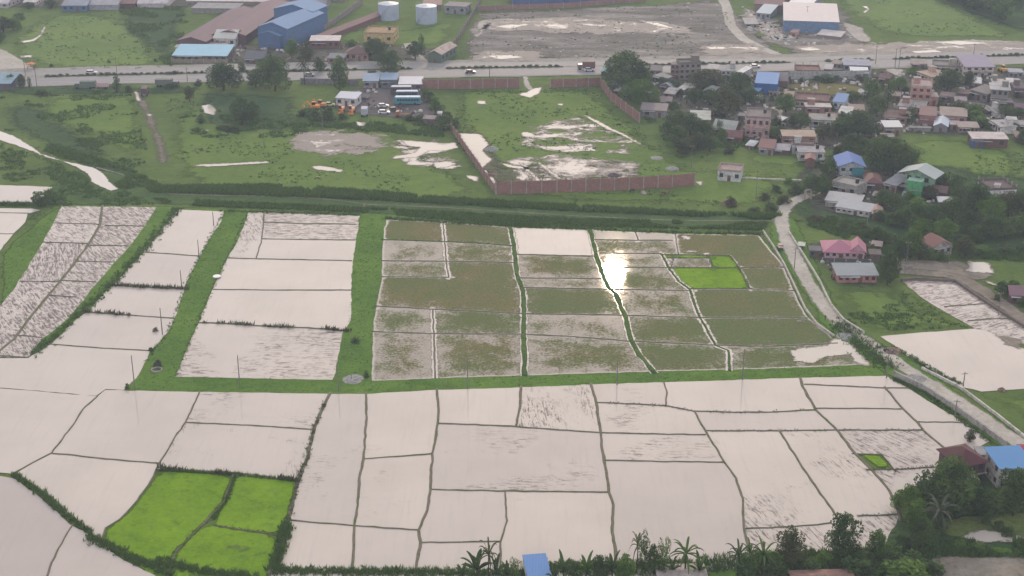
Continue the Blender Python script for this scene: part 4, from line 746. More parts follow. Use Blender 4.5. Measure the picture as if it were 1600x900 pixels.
cluster('along the bottom edge', 'banana plants along the bottom edge', [(745, 912, 46, 56, 'banana', l), (764, 916, 34, 74, 'palm', lo, 'bare spindly palm standing alone above the bottom banana plants'), (722, 916, 26, 40, 'banana', l), (775, 914, 30, 46, 'banana', l), (792, 914, 26, 40, 'banana', l), (805, 918, 24, 50, 'column', l, 'dark slim tree touching the left side of the blue roof'),
   (880, 914, 34, 50, 'banana', l), (898, 912, 34, 40, 'bush', l), (916, 912, 34, 48, 'banana', lb), (936, 912, 38, 46, b, l), (956, 912, 34, 50, 'banana', l), (976, 912, 36, 48, b, lb), (866, 920, 24, 42, 'banana', l),
   (1003, 910, 26, 84, 'column', l, 'tall slim tree in the middle of the bottom edge'), (1020, 906, 26, 60, b, l), (1036, 908, 24, 74, 'column', lb), (1070, 906, 50, 62, 'palm', lb, 'bushy palm with arching leaves behind the rusty grey roof'), (1092, 910, 34, 44, 'banana', l), (1050, 908, 24, 44, 'banana', l), (995, 896, 24, 66, 'palm', lo),
   (1152, 908, 42, 60, 'palm', l), (1170, 902, 36, 56, 'palm', l), (1190, 906, 46, 60, 'palm', lb), (1165, 915, 54, 50, 'bush', l)])
cluster("on the grass strips", 'bushes on the grass strips', [(247, 572, 16, 11, 'bush', lg, 'grey green bush behind the concrete ring'), (243, 518, 10, 7, 'bush', lg), (555, 535, 16, 8, 'bush', l), (572, 590, 10, 12, 'bush', l), (199, 608, 9, 10, 'bush', l), (236, 549, 10, 7, 'bush', l), (1515, 690, 18, 22, 'bush', lg), (60, 320, 30, 22, 'bush', l), (76, 322, 20, 16, 'bush', l), (1110, 357, 12, 6, 'bush', l), (1142, 322, 22, 16, 'bush', lo)])
cluster('by the left meadow above the highway', 'trees at the top left corner', [(6, 50, 34, 26, b, l), (22, 48, 26, 22, b, l), (0, 66, 20, 16, b, l), (45, 14, 20, 12, b, l), (80, 12, 24, 14, b, l), (30, 30, 24, 10, 'bush', l)])
for i, (x, y) in enumerate([(170, 98), (243, 96), (80, 104)]): cluster('on the meadow', None, [(x, y, 7, 5, 'bush', l, ['small bush on meadow above the white car', 'small bush on the meadow left of the sky blue roof', 'small bush on meadow above the orange kiosk'][i])])

# ---- grass, sedge and scrub cover
def tufts(name, P, H, Wd, m, nb=7, z=.05):
    n = len(P); k = nb; N = n*k; base = np.repeat(P, k, 0); h = np.repeat(H, k)*(.5+.7*rng.random(N)); wd = np.repeat(Wd, k)
    a = rng.random(N)*6.283; r = wd*rng.random(N)**.5*.5; bx = base[:, 0]+np.cos(a)*r; by = base[:, 1]+np.sin(a)*r; t = rng.random(N)*6.283; hw = wd*.16*(.6+.8*rng.random(N)); lean = h*.45
    A = np.c_[bx-np.cos(t)*hw, by-np.sin(t)*hw, np.full(N, z)]; B_ = np.c_[bx+np.cos(t)*hw, by+np.sin(t)*hw, np.full(N, z)]; T_ = np.c_[bx+np.cos(a)*lean, by+np.sin(a)*lean, z+h]
    V = np.stack([A, B_, T_], 1).reshape(-1, 3); F = np.arange(3*N).reshape(N, 3); tint = np.repeat(np.clip(np.repeat(rng.random(n), k)*.6+rng.random(N)*.4, 0, 1), 3)
    return tag(np_obj(name, V, F, M[m], None, {'tint': tint}), kind='stuff')
NOGO = [[tuple(G(*p)[:2]) for p in q] for q in [[(-20, 196), (0, 201), (22, 208), (47, 222), (68, 237), (102, 248), (130, 254), (155, 260), (168, 270), (178, 284), (192, 299), (172, 303), (148, 292), (134, 276), (114, 264), (70, 249), (20, 230), (-20, 218)],
    [(0, 288), (84, 291), (78, 305), (52, 318), (0, 319)], [(0, 324), (66, 327), (46, 335), (40, 350), (22, 367), (0, 395)], [(205, 140), (235, 140), (262, 260), (238, 260)]]+puddles]
def scatter(pxpoly, n, world=False):
    q = [tuple(G(*p)[:2]) for p in pxpoly]; A = np.array(q); lo_, hi_ = A.min(0), A.max(0); out = np.zeros((0, 2))
    while len(out) < n: P = rng.uniform(lo_, hi_, (n*2, 2)); out = np.r_[out, P[inside(P, q)]]
    for g_ in NOGO: out = out[~inside(out, g_)] if len(out) else out
    return out[:n]
def clumpy(P, scale=.06, thr=.0):
    from mathutils import noise as mn
    return np.array([mn.fractal(Vector((p[0]*scale, p[1]*scale, 3.3)), 1.0, 2.0, 3) > thr for p in P])
P = []; Hh = []
for poly, n, h, thr in [([(0, 196), (200, 262), (250, 290), (190, 296), (80, 250), (0, 215)], 1600, .8, 0), ([(0, 150), (60, 160), (130, 205), (215, 262), (150, 235), (0, 195)], 1600, .7, .05), ([(0, 218), (60, 240), (120, 262), (150, 285), (200, 300), (240, 320), (90, 322), (60, 340), (0, 285)], 1800, .6, .0),
    ([(230, 292), (420, 290), (580, 300), (720, 312), (900, 322), (1100, 334), (1220, 336), (1200, 343), (900, 330), (570, 312), (240, 300)], 6500, 1.0, -.5), ([(240, 310), (560, 324), (900, 342), (1200, 348), (1190, 360), (800, 352), (560, 332), (262, 320)], 5000, .7, -.35),
    ([(60, 150), (215, 148), (256, 260), (200, 262), (120, 220)], 2200, .6, .1), ([(260, 150), (480, 200), (480, 215), (300, 215)], 1500, .8, .1), ([(180, 10), (300, 12), (268, 105), (215, 70)], 1500, 1.2, 0), ([(440, 195), (660, 190), (700, 205), (690, 215), (520, 200)], 900, .8, -.1),
    ([(1240, 345), (1340, 340), (1400, 370), (1430, 400), (1380, 400), (1300, 365)], 1500, .8, -.2), ([(1500, 385), (1660, 385), (1660, 412), (1520, 405)], 900, .8, -.2), ([(1320, 488), (1480, 492), (1500, 508), (1370, 520)], 500, .5, .05), ([(742, 18), (1130, 0), (1235, 94), (720, 92)], 700, .5, .1), ([(1000, 175), (1160, 190), (1170, 240), (1060, 250)], 800, .9, 0),
    ([(1480, 848), (1680, 846), (1680, 872), (1400, 868)], 1400, .9, -.4), ([(1180, 868), (1450, 860), (1450, 900), (1180, 900)], 2500, .9, -.6), ([(1650, 740), (1540, 770), (1480, 806), (1600, 800), (1680, 800)], 1000, 1.1, -.5)]:
    q = scatter(poly, n); q = q[clumpy(q, .07, thr)]; P.append(q); Hh.append(np.full(len(q), h)*rng.uniform(.5, 1.3, len(q)))
P = np.concatenate(P); Hh = np.concatenate(Hh); tufts('scrub_cover', P, Hh, Hh*1.5, 'blade', 9)
P = []; Hh = []
for poly, n in [([(255, 150), (560, 200), (760, 300), (700, 322), (300, 300)], 1500), ([(700, 140), (930, 138), (998, 200), (1080, 262), (1240, 265), (1200, 325), (900, 318), (785, 303), (715, 205)], 1500), ([(12, 60), (60, 22), (180, 20), (250, 60), (262, 108), (60, 106)], 700), ([(1310, 0), (1470, -8), (1600, 58), (1380, 58)], 500), ([(1410, 215), (1600, 240), (1600, 300), (1420, 262)], 500), ([(1290, 455), (1400, 448), (1512, 512), (1360, 520)], 500)]: q = scatter(poly, n); q = q[clumpy(q, .05, .08)]; P.append(q); Hh.append(rng.uniform(.15, .55, len(q)))
P = np.concatenate(P); Hh = np.concatenate(Hh); tufts('meadow_weeds', P, Hh, Hh*2.5, 'blade', 8)
P = []; Hh = []
for kind, w, h in tuft_jobs:
    q = np.array(resample([tuple(v) for v in w], .45)); keep = clumpy(q, .22, -.12 if h > .3 else -.3); q = q[keep]
    if len(q): q = np.repeat(q, 2, 0)+rng.normal(size=(len(q)*2, 2))*.28; P.append(q); Hh.append(np.full(len(q), h)*rng.uniform(.5, 1.2, len(q)))
P = np.concatenate(P); Hh = np.concatenate(Hh); tufts('sedge_cover', P, Hh, np.maximum(Hh*1.0, .35), 'blade_dry', 8, z=.2)
P = []; Hh = []
def along(pxs, n, spread, h):
    q = np.array(resample([tuple(G(*p)[:2]) for p in pxs], .3)); q = q[rng.integers(0, len(q), n)]+rng.normal(size=(n, 2))*spread; P.append(q); Hh.append(np.full(n, h)*rng.uniform(.5, 1.3, n))
along([(22, 742), (60, 768), (115, 815), (140, 832)], 420, .4, .7); along([(140, 838), (175, 858), (225, 880), (270, 898)], 520, .55, .7); along([(245, 878), (290, 888), (330, 896), (400, 904)], 450, .7, .7); along([(250, 735), (300, 738), (370, 742), (465, 752)], 400, .22, .6)
along([(448, 822), (440, 850), (428, 890)], 380, .5, .9); along([(430, 893), (560, 895), (700, 896), (850, 898)], 1200, .7, .7); along([(850, 890), (1000, 890), (1180, 880)], 900, 1.2, .8); along([(368, 744), (355, 780), (335, 812)], 160, .25, .5)
along([(278, 326), (246, 366), (201, 417), (166, 453), (120, 496), (50, 556)], 800, .9, .7); along([(350, 332), (325, 377), (291, 442), (262, 520), (226, 568)], 300, .3, .4); along([(386, 336), (352, 410), (325, 468), (300, 528), (277, 586)], 300, .3, .4)
along([(1395, 592), (1440, 612), (1500, 655), (1545, 690)], 500, .5, .5); along([(1365, 545), (1400, 545), (1450, 575), (1500, 600)], 300, .4, .5); along([(1310, 505), (1345, 540), (1385, 572)], 600, 1.6, .7); along([(0, 320), (45, 321)], 200, .5, 1.0); along([(75, 303), (84, 315)], 100, .5, 1.5)
along([(345, 330), (560, 336)], 300, .5, .6); along([(603, 342), (800, 354), (921, 358), (1060, 364), (1190, 366)], 900, .6, .7)
P = np.concatenate(P); Hh = np.concatenate(Hh); tufts('bank_grass', P, Hh, Hh*.9, 'blade', 9)
P = []; Hh = []
for poly, n in [([(346, 332), (385, 334), (350, 408), (310, 503), (276, 590), (520, 596), (540, 520), (562, 338), (600, 344), (581, 596), (700, 592), (1020, 582), (1350, 571), (1385, 587), (1037, 597), (517, 613), (205, 610), (262, 522), (291, 444), (325, 378)], 3000), ([(0, 395), (60, 340), (95, 323), (45, 415), (0, 478)], 600)]: P.append(scatter(poly, n)); Hh.append(rng.uniform(.08, .28, n))
M['blade_lawn'] = leafm('lawn_blades', (.05, .10, .02, 1), (.085, .16, .03, 1), (.12, .20, .04, 1)); P = np.concatenate(P); Hh = np.concatenate(Hh); tufts('strip_grass', P, Hh, Hh*2, 'blade_lawn', 6)
# clipped bushes on the highway median
M['median_bush'] = M['leaf']
k = 0
for a, c_ in med_parts:
    for x in np.arange(a+4, c_-2, 9 if a > 1300 else 10.5):
        if 560 < x < 600: continue
        y = yint(med, x); p = G(x, y); r = plant('bush', 'bush', k % 4, p.x, p.y, random.uniform(2.0, 4.4), random.uniform(.5, 1.3), 'leaf', z=.3); k += 1
        tag(r, 'low clipped bush in the planted median strip of the highway', 'bush', 'clipped bushes along the highway median')
# undergrowth between the village houses
for i, (x, y) in enumerate([(1010, 132), (1024, 148), (1046, 152), (1062, 150), (1078, 150), (1094, 150), (1112, 132), (1170, 112), (1192, 160), (1206, 158), (1216, 162), (1236, 144), (1252, 130), (1276, 126), (1306, 124), (1344, 126), (1366, 132), (1378, 140), (1408, 128), (1416, 142), (1400, 186), (1366, 190), (1316, 186), (1304, 200), (1282, 204), (1240, 190), (1226, 196), (1214, 222), (1244, 218), (1300, 172), (1372, 208), (1414, 190), (1420, 176), (1470, 166), (1488, 168), (1504, 190), (1516, 178), (1530, 178), (1560, 150), (1566, 204), (1538, 196), (1498, 124), (1544, 118), (1590, 152), (1372, 296), (1400, 300), (1330, 300), (1296, 302)]):
    p = G(x, y); r = plant('bush', 'bush', i % 4, p.x, p.y, random.uniform(2.5, 5.5), random.uniform(1.6, 3.4), ['leaf', 'leafm', 'leaf', 'leafo'][i % 4]); tag(r, 'low bush growing wild in a gap between the village houses', 'bush', 'wild bushes between the village houses')
# far wood at the top right
rs = np.random.default_rng(5); q = scatter([(1440, -30), (1660, -30), (1660, 52), (1600, 46), (1500, 16)], 60)
cen = []; rad = []
for p in q:
    for j in range(5): cen.append((p[0]+rs.normal()*2.5, p[1]+rs.normal()*2.5, 3+rs.random()*5)); rad.append(2+rs.random()*2)
V, F, T = leaf_cloud(np.array(cen), np.array(rad), 26000, .75, rs); tag(np_obj('woodland', V, F, M['leaf'], None, {'tint': T}), kind='stuff')
# ------------------------------------------------------------------ buildings
def rect(fl, fr, br, H):
    """near eave line fl-fr and far right eave corner, all measured at height H, squared up on the ground"""
    A = G(*fl, H).xy; B_ = G(*fr, H).xy; C_ = G(*br, H).xy; u = (B_-A); w = u.length; u = u/w; n = Vector((-u.y, u.x)); d = max(2.0, (C_-B_).dot(n))
    return A, u, w, d
WIN = {}
def house(fl, fr, br, hpx, roof, wall, rcol, label, name='house', cat='house', group=None, win=(3, 1), over=.35, rise=None, H=None, wallm_=None, door=True, rust=.25, sidewin=True, extra=None, wincol=None):
    H = H or hpx/(S(fl[1]+hpx)*cos(ANG(fl[1]+hpx)))
    A, u, w, d = rect(fl, fr, br, H); root = empty(name, (A.x, A.y, 0), math.atan2(u.y, u.x))
    tag(root, label, cat, group)
    wm = wallm_ or (brickm(wall) if max(wall[:1])-wall[2] > 40 and wall[0] < 165 else wallm(wall))
    o = over; wi = MB()
    if roof in ('flat',):
        wi.box(o, o, 0, w-o, d-o, H)
    else: wi.box(o, o, 0, w-o, d-o, H)
    walls = wi.build('wall', wm, root)
    rm = slabm(rcol) if roof in ('flat', 'parapet') else roofm(rcol, rust)
    rb = MB(); T = .12
    rs_ = rise if rise is not None else (min(w, d)*.24)
    if roof == 'flat': rb.box(0, 0, H, w, d, H+.18)
    elif roof == 'parapet':
        rb.box(o-.05, o-.05, H, w-o+.05, d-o+.05, H+.15); ph = .75; q = .18; e = o-.08
        rb.box(e, e, H+.15, w-e, e+q, H+ph).box(e, d-e-q, H+.15, w-e, d-e, H+ph).box(e, e+q, H+.15, e+q, d-e-q, H+ph).box(w-e-q, e+q, H+.15, w-e, d-e-q, H+ph)
    elif roof == 'shed':
        r = rs_ if rise is not None else d*.1; rb.v += [(0, 0, H), (w, 0, H), (w, d, H+r), (0, d, H+r), (0, 0, H+T), (w, 0, H+T), (w, d, H+r+T), (0, d, H+r+T)]
        rb.f += [(3, 2, 1, 0), (4, 5, 6, 7), (0, 1, 5, 4), (1, 2, 6, 5), (2, 3, 7, 6), (3, 0, 4, 7)]
        g_ = MB(); r2 = r*(d-2*o)/d; z0 = H+.005; g_.v += [(o, o, z0-.01), (w-o, o, z0-.01), (w-o, d-o, z0-.01), (o, d-o, z0-.01), (o, d-o, H+r*(d-o)/d-.02), (w-o, d-o, H+r*(d-o)/d-.02)]
        g_.f += [(3, 4, 5, 2), (0, 3, 2, 1), (0, 4, 3), (1, 2, 5), (0, 1, 5, 4)]; g_.build('gable_wall', wm, root)
    elif roof in ('gd', 'gw'):            # ridge running away from the eave line / along it
        if roof == 'gd': pts = [(0, H), (w, H), (w, H+T), (w/2, H+rs_+T), (0, H+T)]; f_ = lambda x, y, z: (x, y, z)
        else: pts = [(0, H), (d, H), (d, H+T), (d/2, H+rs_+T), (0, H+T)]; f_ = lambda x, y, z: (y, x, z)
        ln = d if roof == 'gd' else w; half = (w if roof == 'gd' else d)/2; sp = 2*half
        for (x0, z0, x1, z1) in ((0, H, half, H+rs_), (half, H+rs_, sp, H)):
            k = len(rb.v); rb.v += [f_(x0, 0, z0), f_(x1, 0, z1), f_(x1, ln, z1), f_(x0, ln, z0), f_(x0, 0, z0+T), f_(x1, 0, z1+T), f_(x1, ln, z1+T), f_(x0, ln, z0+T)]
            rb.f += [tuple(k+i for i in q) for q in ((3, 2, 1, 0), (4, 5, 6, 7), (0, 1, 5, 4), (1, 2, 6, 5), (2, 3, 7, 6), (3, 0, 4, 7))]
        e2 = rs_*o/half
        for y in (o+.02, ln-o-.02): g_ = MB(); k = 0; g_.v += [f_(o, y, H+.0), f_(sp-o, y, H), f_(sp-o, y, H+e2-.01), f_(half, y, H+rs_-.01), f_(o, y, H+e2-.01)]; g_.f.append(tuple(range(k, k+5))); g_.build('gable_wall', wm, root)
    elif roof == 'hip':
        mn = min(w, d)/2; rdg = [(mn, d/2), (w-mn, d/2)] if w >= d else [(w/2, mn), (w/2, d-mn)]
        k = 0; rb.v += [(0, 0, H), (w, 0, H), (w, d, H), (0, d, H), (rdg[0][0], rdg[0][1], H+rs_), (rdg[1][0]+.01, rdg[1][1]+.01, H+rs_)]
        rb.f += [(0, 1, 5, 4), (1, 2, 5), (2, 3, 4, 5), (3, 0, 4)] if w >= d else [(0, 1, 4), (1, 2, 5, 4), (2, 3, 5), (3, 0, 4, 5)]
        rb.f.append((3, 2, 1, 0)); rb.box(0, 0, H-.1, w, d, H-.01)
    rb.build('roof', rm, root)
    nx, ny = win; fh = H/max(1, ny); wc = wincol or M['glass']
    if nx:
        step = (w-2*o)/nx; ww = min(1.5, step*.5); hh = min(1.4, fh*.42)
        def opening(nm, x, z, w_, h_, face):
            m = MB(); fr_ = MB(); 
            if face == 'f': m.box(x-w_/2, o-.05, z, x+w_/2, o-.012, z+h_); 
            elif face == 'l': m.box(o-.05, x-w_/2, z, o-.012, x+w_/2, z+h_)
            else: m.box(w-o+.012, x-w_/2, z, w-o+.05, x+w_/2, z+h_)
            return m.build(nm, wc if nm == 'window' else M['wood'], root)
        for j in range(ny):
            for i in range(nx):
                x = o+step*(i+.5); z = j*fh+fh*.38
                if j == 0 and door and i == nx//2: opening('door', x, 0.02, min(1.1, step*.6), min(2.1, fh*.75), 'f'); continue
                opening('window', x, z, ww, hh, 'f')
            if sidewin and d > 5:
                side = 'l' if A.x > 10 else 'r'; nd = max(1, int((d-2*o)/3.6))
                for i in range(min(nd, 5)): opening('window', o+(d-2*o)/nd*(i+.5), j*fh+fh*.38, 1.1, hh, side)
    if ny > 1 and name != 'warehouse':
        lg = MB()
        for j in range(1, ny): lg.box(o-.35, o-.4, j*fh-.08, w-o+.35, o-.052, j*fh+.06)
        lg.build('ledge', M['concrete'], root)
    if roof in ('flat', 'parapet') and w > 5 and not extra and name == 'house' and int(A.x*7) % 3:
        hs = H+.19; x0 = w*.12 if int(A.x*3) % 2 else w*.6; MB().box(x0, d*.45, hs, x0+min(2.6, w*.3), d*.45+min(2.4, d*.4), hs+2.1).build('stair_room', wm, root); MB().box(x0-.15, d*.45-.15, hs+2.11, x0+min(2.6, w*.3)+.15, d*.45+min(2.4, d*.4)+.15, hs+2.25).build('stair_roof', slabm((190, 186, 184)), root)
    if name in ('house', 'shop') and w > 5: MB().box(w*.08, -.9, min(H*.9, 2.5), w*.55, o-.06, min(H*.9, 2.5)+.08).build('awning', roofm((176, 176, 178), .4), root)
    if extra == 'columns':
        k = 0
        for i in range(max(2, int(w/3))+1):
            for yy in (o+.15, d-o-.15):
                x = o+.15+(w-2*o-.3)*i/max(2, int(w/3)); MB().box(x-.14, yy-.14, H+.15, x+.14, yy+.14, H+1.6).build('column', M['concrete'], root); k += 1
    if extra == 'tank':
        tb = MB().tube((w*.75, d*.6, H+.18), (w*.75, d*.6, H+1.4), .6, .6, 12).tube((w*.75, d*.6, H+1.4), (w*.75, d*.6, H+1.6), .6, .25, 12); tb.build('water_tank', paint((40, 42, 46)), root)
    if extra == 'porch':
        pb = MB().box(w*.25, -1.8, H*.82, w*.75, o-.06, H*.86); pb.box(w*.25, -1.75, 0, w*.25+.15, -1.6, H*.82).box(w*.75-.15, -1.75, 0, w*.75, -1.6, H*.82); pb.build('porch', rm, root)
    return root
WH = (214, 210, 205); CR = (205, 190, 172); GY = (150, 148, 146); PK = (196, 164, 162); BR = (132, 98, 94); DB = (112, 88, 86); LB = (148, 178, 205)
wh = lambda *a, **k: house(*a, name=k.pop('name', 'warehouse'), cat=k.pop('cat', 'warehouse'), **k)
# -- industrial strip, top left
wh((401, 42), (449, 46), (488, 19), 31, 'gd', (86, 122, 168), (110, 146, 190), 'middle bay of the big blue metal warehouse with gabled front', win=(0, 1), rust=.03, rise=2.6)
wh((426, 14), (489, 19), (503, 8), 34, 'gd', (86, 122, 168), (112, 148, 192), 'highest rear bay of the big blue metal warehouse', win=(0, 1), rust=.03, rise=2.8)
wh((401, 53), (437, 57), (449, 48), 21, 'gd', (80, 114, 160), (122, 156, 198), 'low front bay of the blue warehouse with dark open doorway', win=(0, 1), rust=.03, rise=1.6)
house((415, 64), (436, 66), (440, 61), 11, 'flat', (225, 228, 236), (190, 190, 195), 'small white gatehouse at the front corner of the blue warehouse', win=(1, 1), door=False)
wh((275, 64), (322, 66), (348, 14), 12, 'gd', DB, (118, 96, 108), 'long red brown roofed shed nearest the green meadow', win=(0, 1), rust=.1, rise=2.0)
wh((330, 54), (384, 56), (418, 4), 14, 'gd', DB, (124, 100, 112), 'long red brown roofed shed behind the white gate building', win=(0, 1), rust=.1, rise=2.2)
wh((298, 13), (371, 14), (366, 5), 8, 'flat', GY, (168, 168, 170), 'flat grey shed crossing the far end of the brown roofs', win=(0, 1))
house((332, 60), (368, 61), (380, 50), 12, 'gw', WH, (205, 205, 200), 'white gate building with pale roofs between brown sheds and blue warehouse', win=(3, 1), rust=.05)
house((268, 87), (355, 88), (353, 75), 9, 'shed', (120, 112, 104), (160, 205, 228), 'long low shop with sky blue roof beside the highway', cat='shop', name='shop', win=(8, 1), rust=.05)
house((272, 74), (291, 74), (291, 64), 6, 'flat', WH, (214, 214, 212), 'small white roofed hut behind the sky blue roof', win=(1, 1), name='hut', cat='hut')
house((318, 72), (352, 73), (350, 66), 6, 'flat', CR, (200, 180, 180), 'low pinkish outbuilding between the sky blue roof and white gate building', win=(3, 1), name='hut', cat='outbuilding')
house((380, 92), (412, 93), (412, 82), 8, 'gw', (120, 118, 118), (104, 110, 118), 'dark grey roofed house right of the sky blue shop', win=(3, 1))
wh((480, 60), (498, 62), (548, 14), 8, 'gd', BR, (130, 98, 102), 'narrow long red brown shed right of the blue warehouse', win=(0, 1), rust=.2, rise=1.2)
house((483, 64), (531, 64), (528, 58), 12, 'shed', BR, (225, 215, 215), 'brick row house with whitish roof edge right of the blue warehouse', win=(5, 1))
house((537, 84), (576, 85), (571, 76), 11, 'hip', (170, 140, 130), (120, 96, 94), 'brown hipped bungalow with pink walls beside the highway', win=(4, 1), name='bungalow', cat='bungalow')
house((510, 91), (537, 92), (534, 86), 9, 'shed', (150, 120, 110), (112, 122, 136), 'small blue grey roofed shack left of the brown hipped bungalow', win=(2, 1), name='shack', cat='shack')
house((567, 53), (616, 54), (618, 43), 15, 'parapet', (206, 184, 136), (190, 164, 128), 'yellow two level office before the oil tanks', win=(3, 1), name='office_building', cat='office', extra='tank')
house((667, 84), (690, 86), (696, 70), 14, 'gd', (96, 118, 104), (190, 172, 170), 'narrow hut with rusty whitish roof by the yard gate', win=(1, 1), name='hut', cat='hut', rust=.5)
house((470, 8), (508, 9), (512, 0), 8, 'gw', GY, (160, 166, 178), 'grey roofed shed behind the blue warehouse', win=(0, 1), name='warehouse', cat='warehouse')
wh((95, 9), (136, 9), (136, -12), 9, 'gw', (92, 124, 170), (150, 160, 176), 'blue walled factory shed at the top left', win=(4, 1))
wh((137, 8), (184, 8), (184, -12), 8, 'gw', (168, 172, 186), (170, 172, 180), 'long pale grey factory shed at the top left', win=(0, 1))
wh((186, 6), (211, 6), (211, -12), 7, 'gw', (110, 84, 84), (130, 100, 100), 'small brown walled shed between grey and white sheds at top', win=(0, 1))
wh((213, 6), (262, 6), (262, -12), 6, 'gw', (206, 202, 206), (200, 196, 200), 'white walled factory shed at the top left', win=(0, 1))
house((-20, 5), (12, 6), (12, -6), 7, 'gw', (190, 184, 188), (205, 200, 204), 'whitish house in the top left corner', win=(3, 1))
house((35, 4), (57, 4), (57, -8), 5, 'gw', (206, 200, 204), (212, 206, 208), 'small white house near the top left corner', win=(2, 1))
house((-22, 131), (17, 131), (17, 118), 11, 'shed', (90, 100, 112), (140, 170, 190), 'light blue roofed kiosk by the highway at the left edge', win=(2, 1), name='kiosk', cat='kiosk')
wh((290, 2), (420, 3), (415, -14), 5, 'flat', GY, (225, 215, 215), 'white roofed sheds beyond the brown roofs at the top', win=(0, 1))
wh((430, -2), (540, -1), (540, -16), 5, 'flat', GY, (170, 170, 176), 'grey shed at the top behind the blue warehouse', win=(0, 1))
house((660, 8), (690, 8), (690, 2), 8, 'shed', (150, 140, 140), (160, 128, 124), 'brown roofed pump house behind the right oil tank', win=(2, 1), name='shed', cat='shed')
house((693, 9), (728, 11), (726, 4), 12, 'flat', (150, 156, 166), (170, 160, 160), 'grey blue pump shed at the far corner of the tank yard', win=(3, 1), name='shed', cat='shed')
# blue fence building and works in the middle far side
wh((800, 0), (955, -2), (955, -14), 9, 'gw', (86, 112, 165), (150, 155, 170), 'long blue walled factory at the top middle', win=(0, 1))
# bus yard
house((566, 127), (592, 127), (592, 118), 11, 'shed', (160, 158, 166), (140, 165, 196), 'left light blue roofed shop at the back of the bus yard', name='shop', cat='shop', win=(2, 1), rust=.1)
house((594, 125), (621, 125), (621, 117), 13, 'shed', (112, 124, 140), (130, 158, 188), 'middle blue grey shop at the back of the bus yard', name='shop', cat='shop', win=(2, 1), rust=.1)
house((622, 132), (660, 132), (656, 123), 9, 'shed', (120, 112, 110), (222, 222, 228), 'white roofed workshop at the back of the bus yard', name='workshop', cat='workshop', win=(3, 1), rust=.02)
house((523, 153), (557, 155), (560, 147), 12, 'shed', (206, 206, 210), (212, 216, 226), 'white cabin shed left of the parked machines', name='cabin', cat='cabin', win=(3, 1), rust=.02)
house((683, 178), (691, 178), (693, 174), 10, 'flat', (214, 212, 216), (206, 204, 208), 'tiny white box hut at the right corner of the yard', name='hut', cat='hut', win=(1, 1))
house((660, 186), (679, 187), (680, 181), 9, 'flat', (118, 104, 110), (160, 152, 152), 'small mauve lean-to at the lower edge of the yard', name='lean_to', cat='shed', win=(1, 1))
# factory, top right
wh((1224, 32), (1312, 35), (1284, 10), 17, 'shed', (112, 142, 180), (226, 216, 216), 'big white roofed factory with blue striped front wall', win=(0, 1), rust=.05, rise=1.5, over=.2)
wh((1228, 8), (1266, 11), (1244, -12), 14, 'shed', (150, 150, 160), (240, 238, 240), 'brightest white factory roof behind the big one', win=(0, 1), rust=0, rise=1.2)
wh((1178, 6), (1222, 9), (1206, -10), 13, 'gw', (150, 130, 130), (140, 112, 112), 'brown roofed factory shed behind the big white roof', win=(0, 1), rust=.1)
house((1181, 20), (1204, 22), (1196, 11), 9, 'shed', (160, 170, 182), (196, 208, 216), 'pale blue roofed shed against the left end of the factory', win=(3, 1), name='shed', cat='shed', rust=.05)
house((1276, 54), (1314, 58), (1310, 51), 5, 'shed', (150, 140, 142), (206, 202, 202), 'low white roofed shed before the blue striped wall', win=(0, 1), name='shed', cat='shed')
house((1234, 50), (1246, 51), (1246, 46), 7, 'flat', (196, 160, 156), (176, 150, 146), 'little pink hut before the blue striped factory', win=(1, 1), name='hut', cat='hut')
house((1164, 38), (1186, 38), (1184, 31), 5, 'shed', GY, (170, 170, 172), 'low grey shed by the white gravel road', win=(2, 1), name='shed', cat='shed')
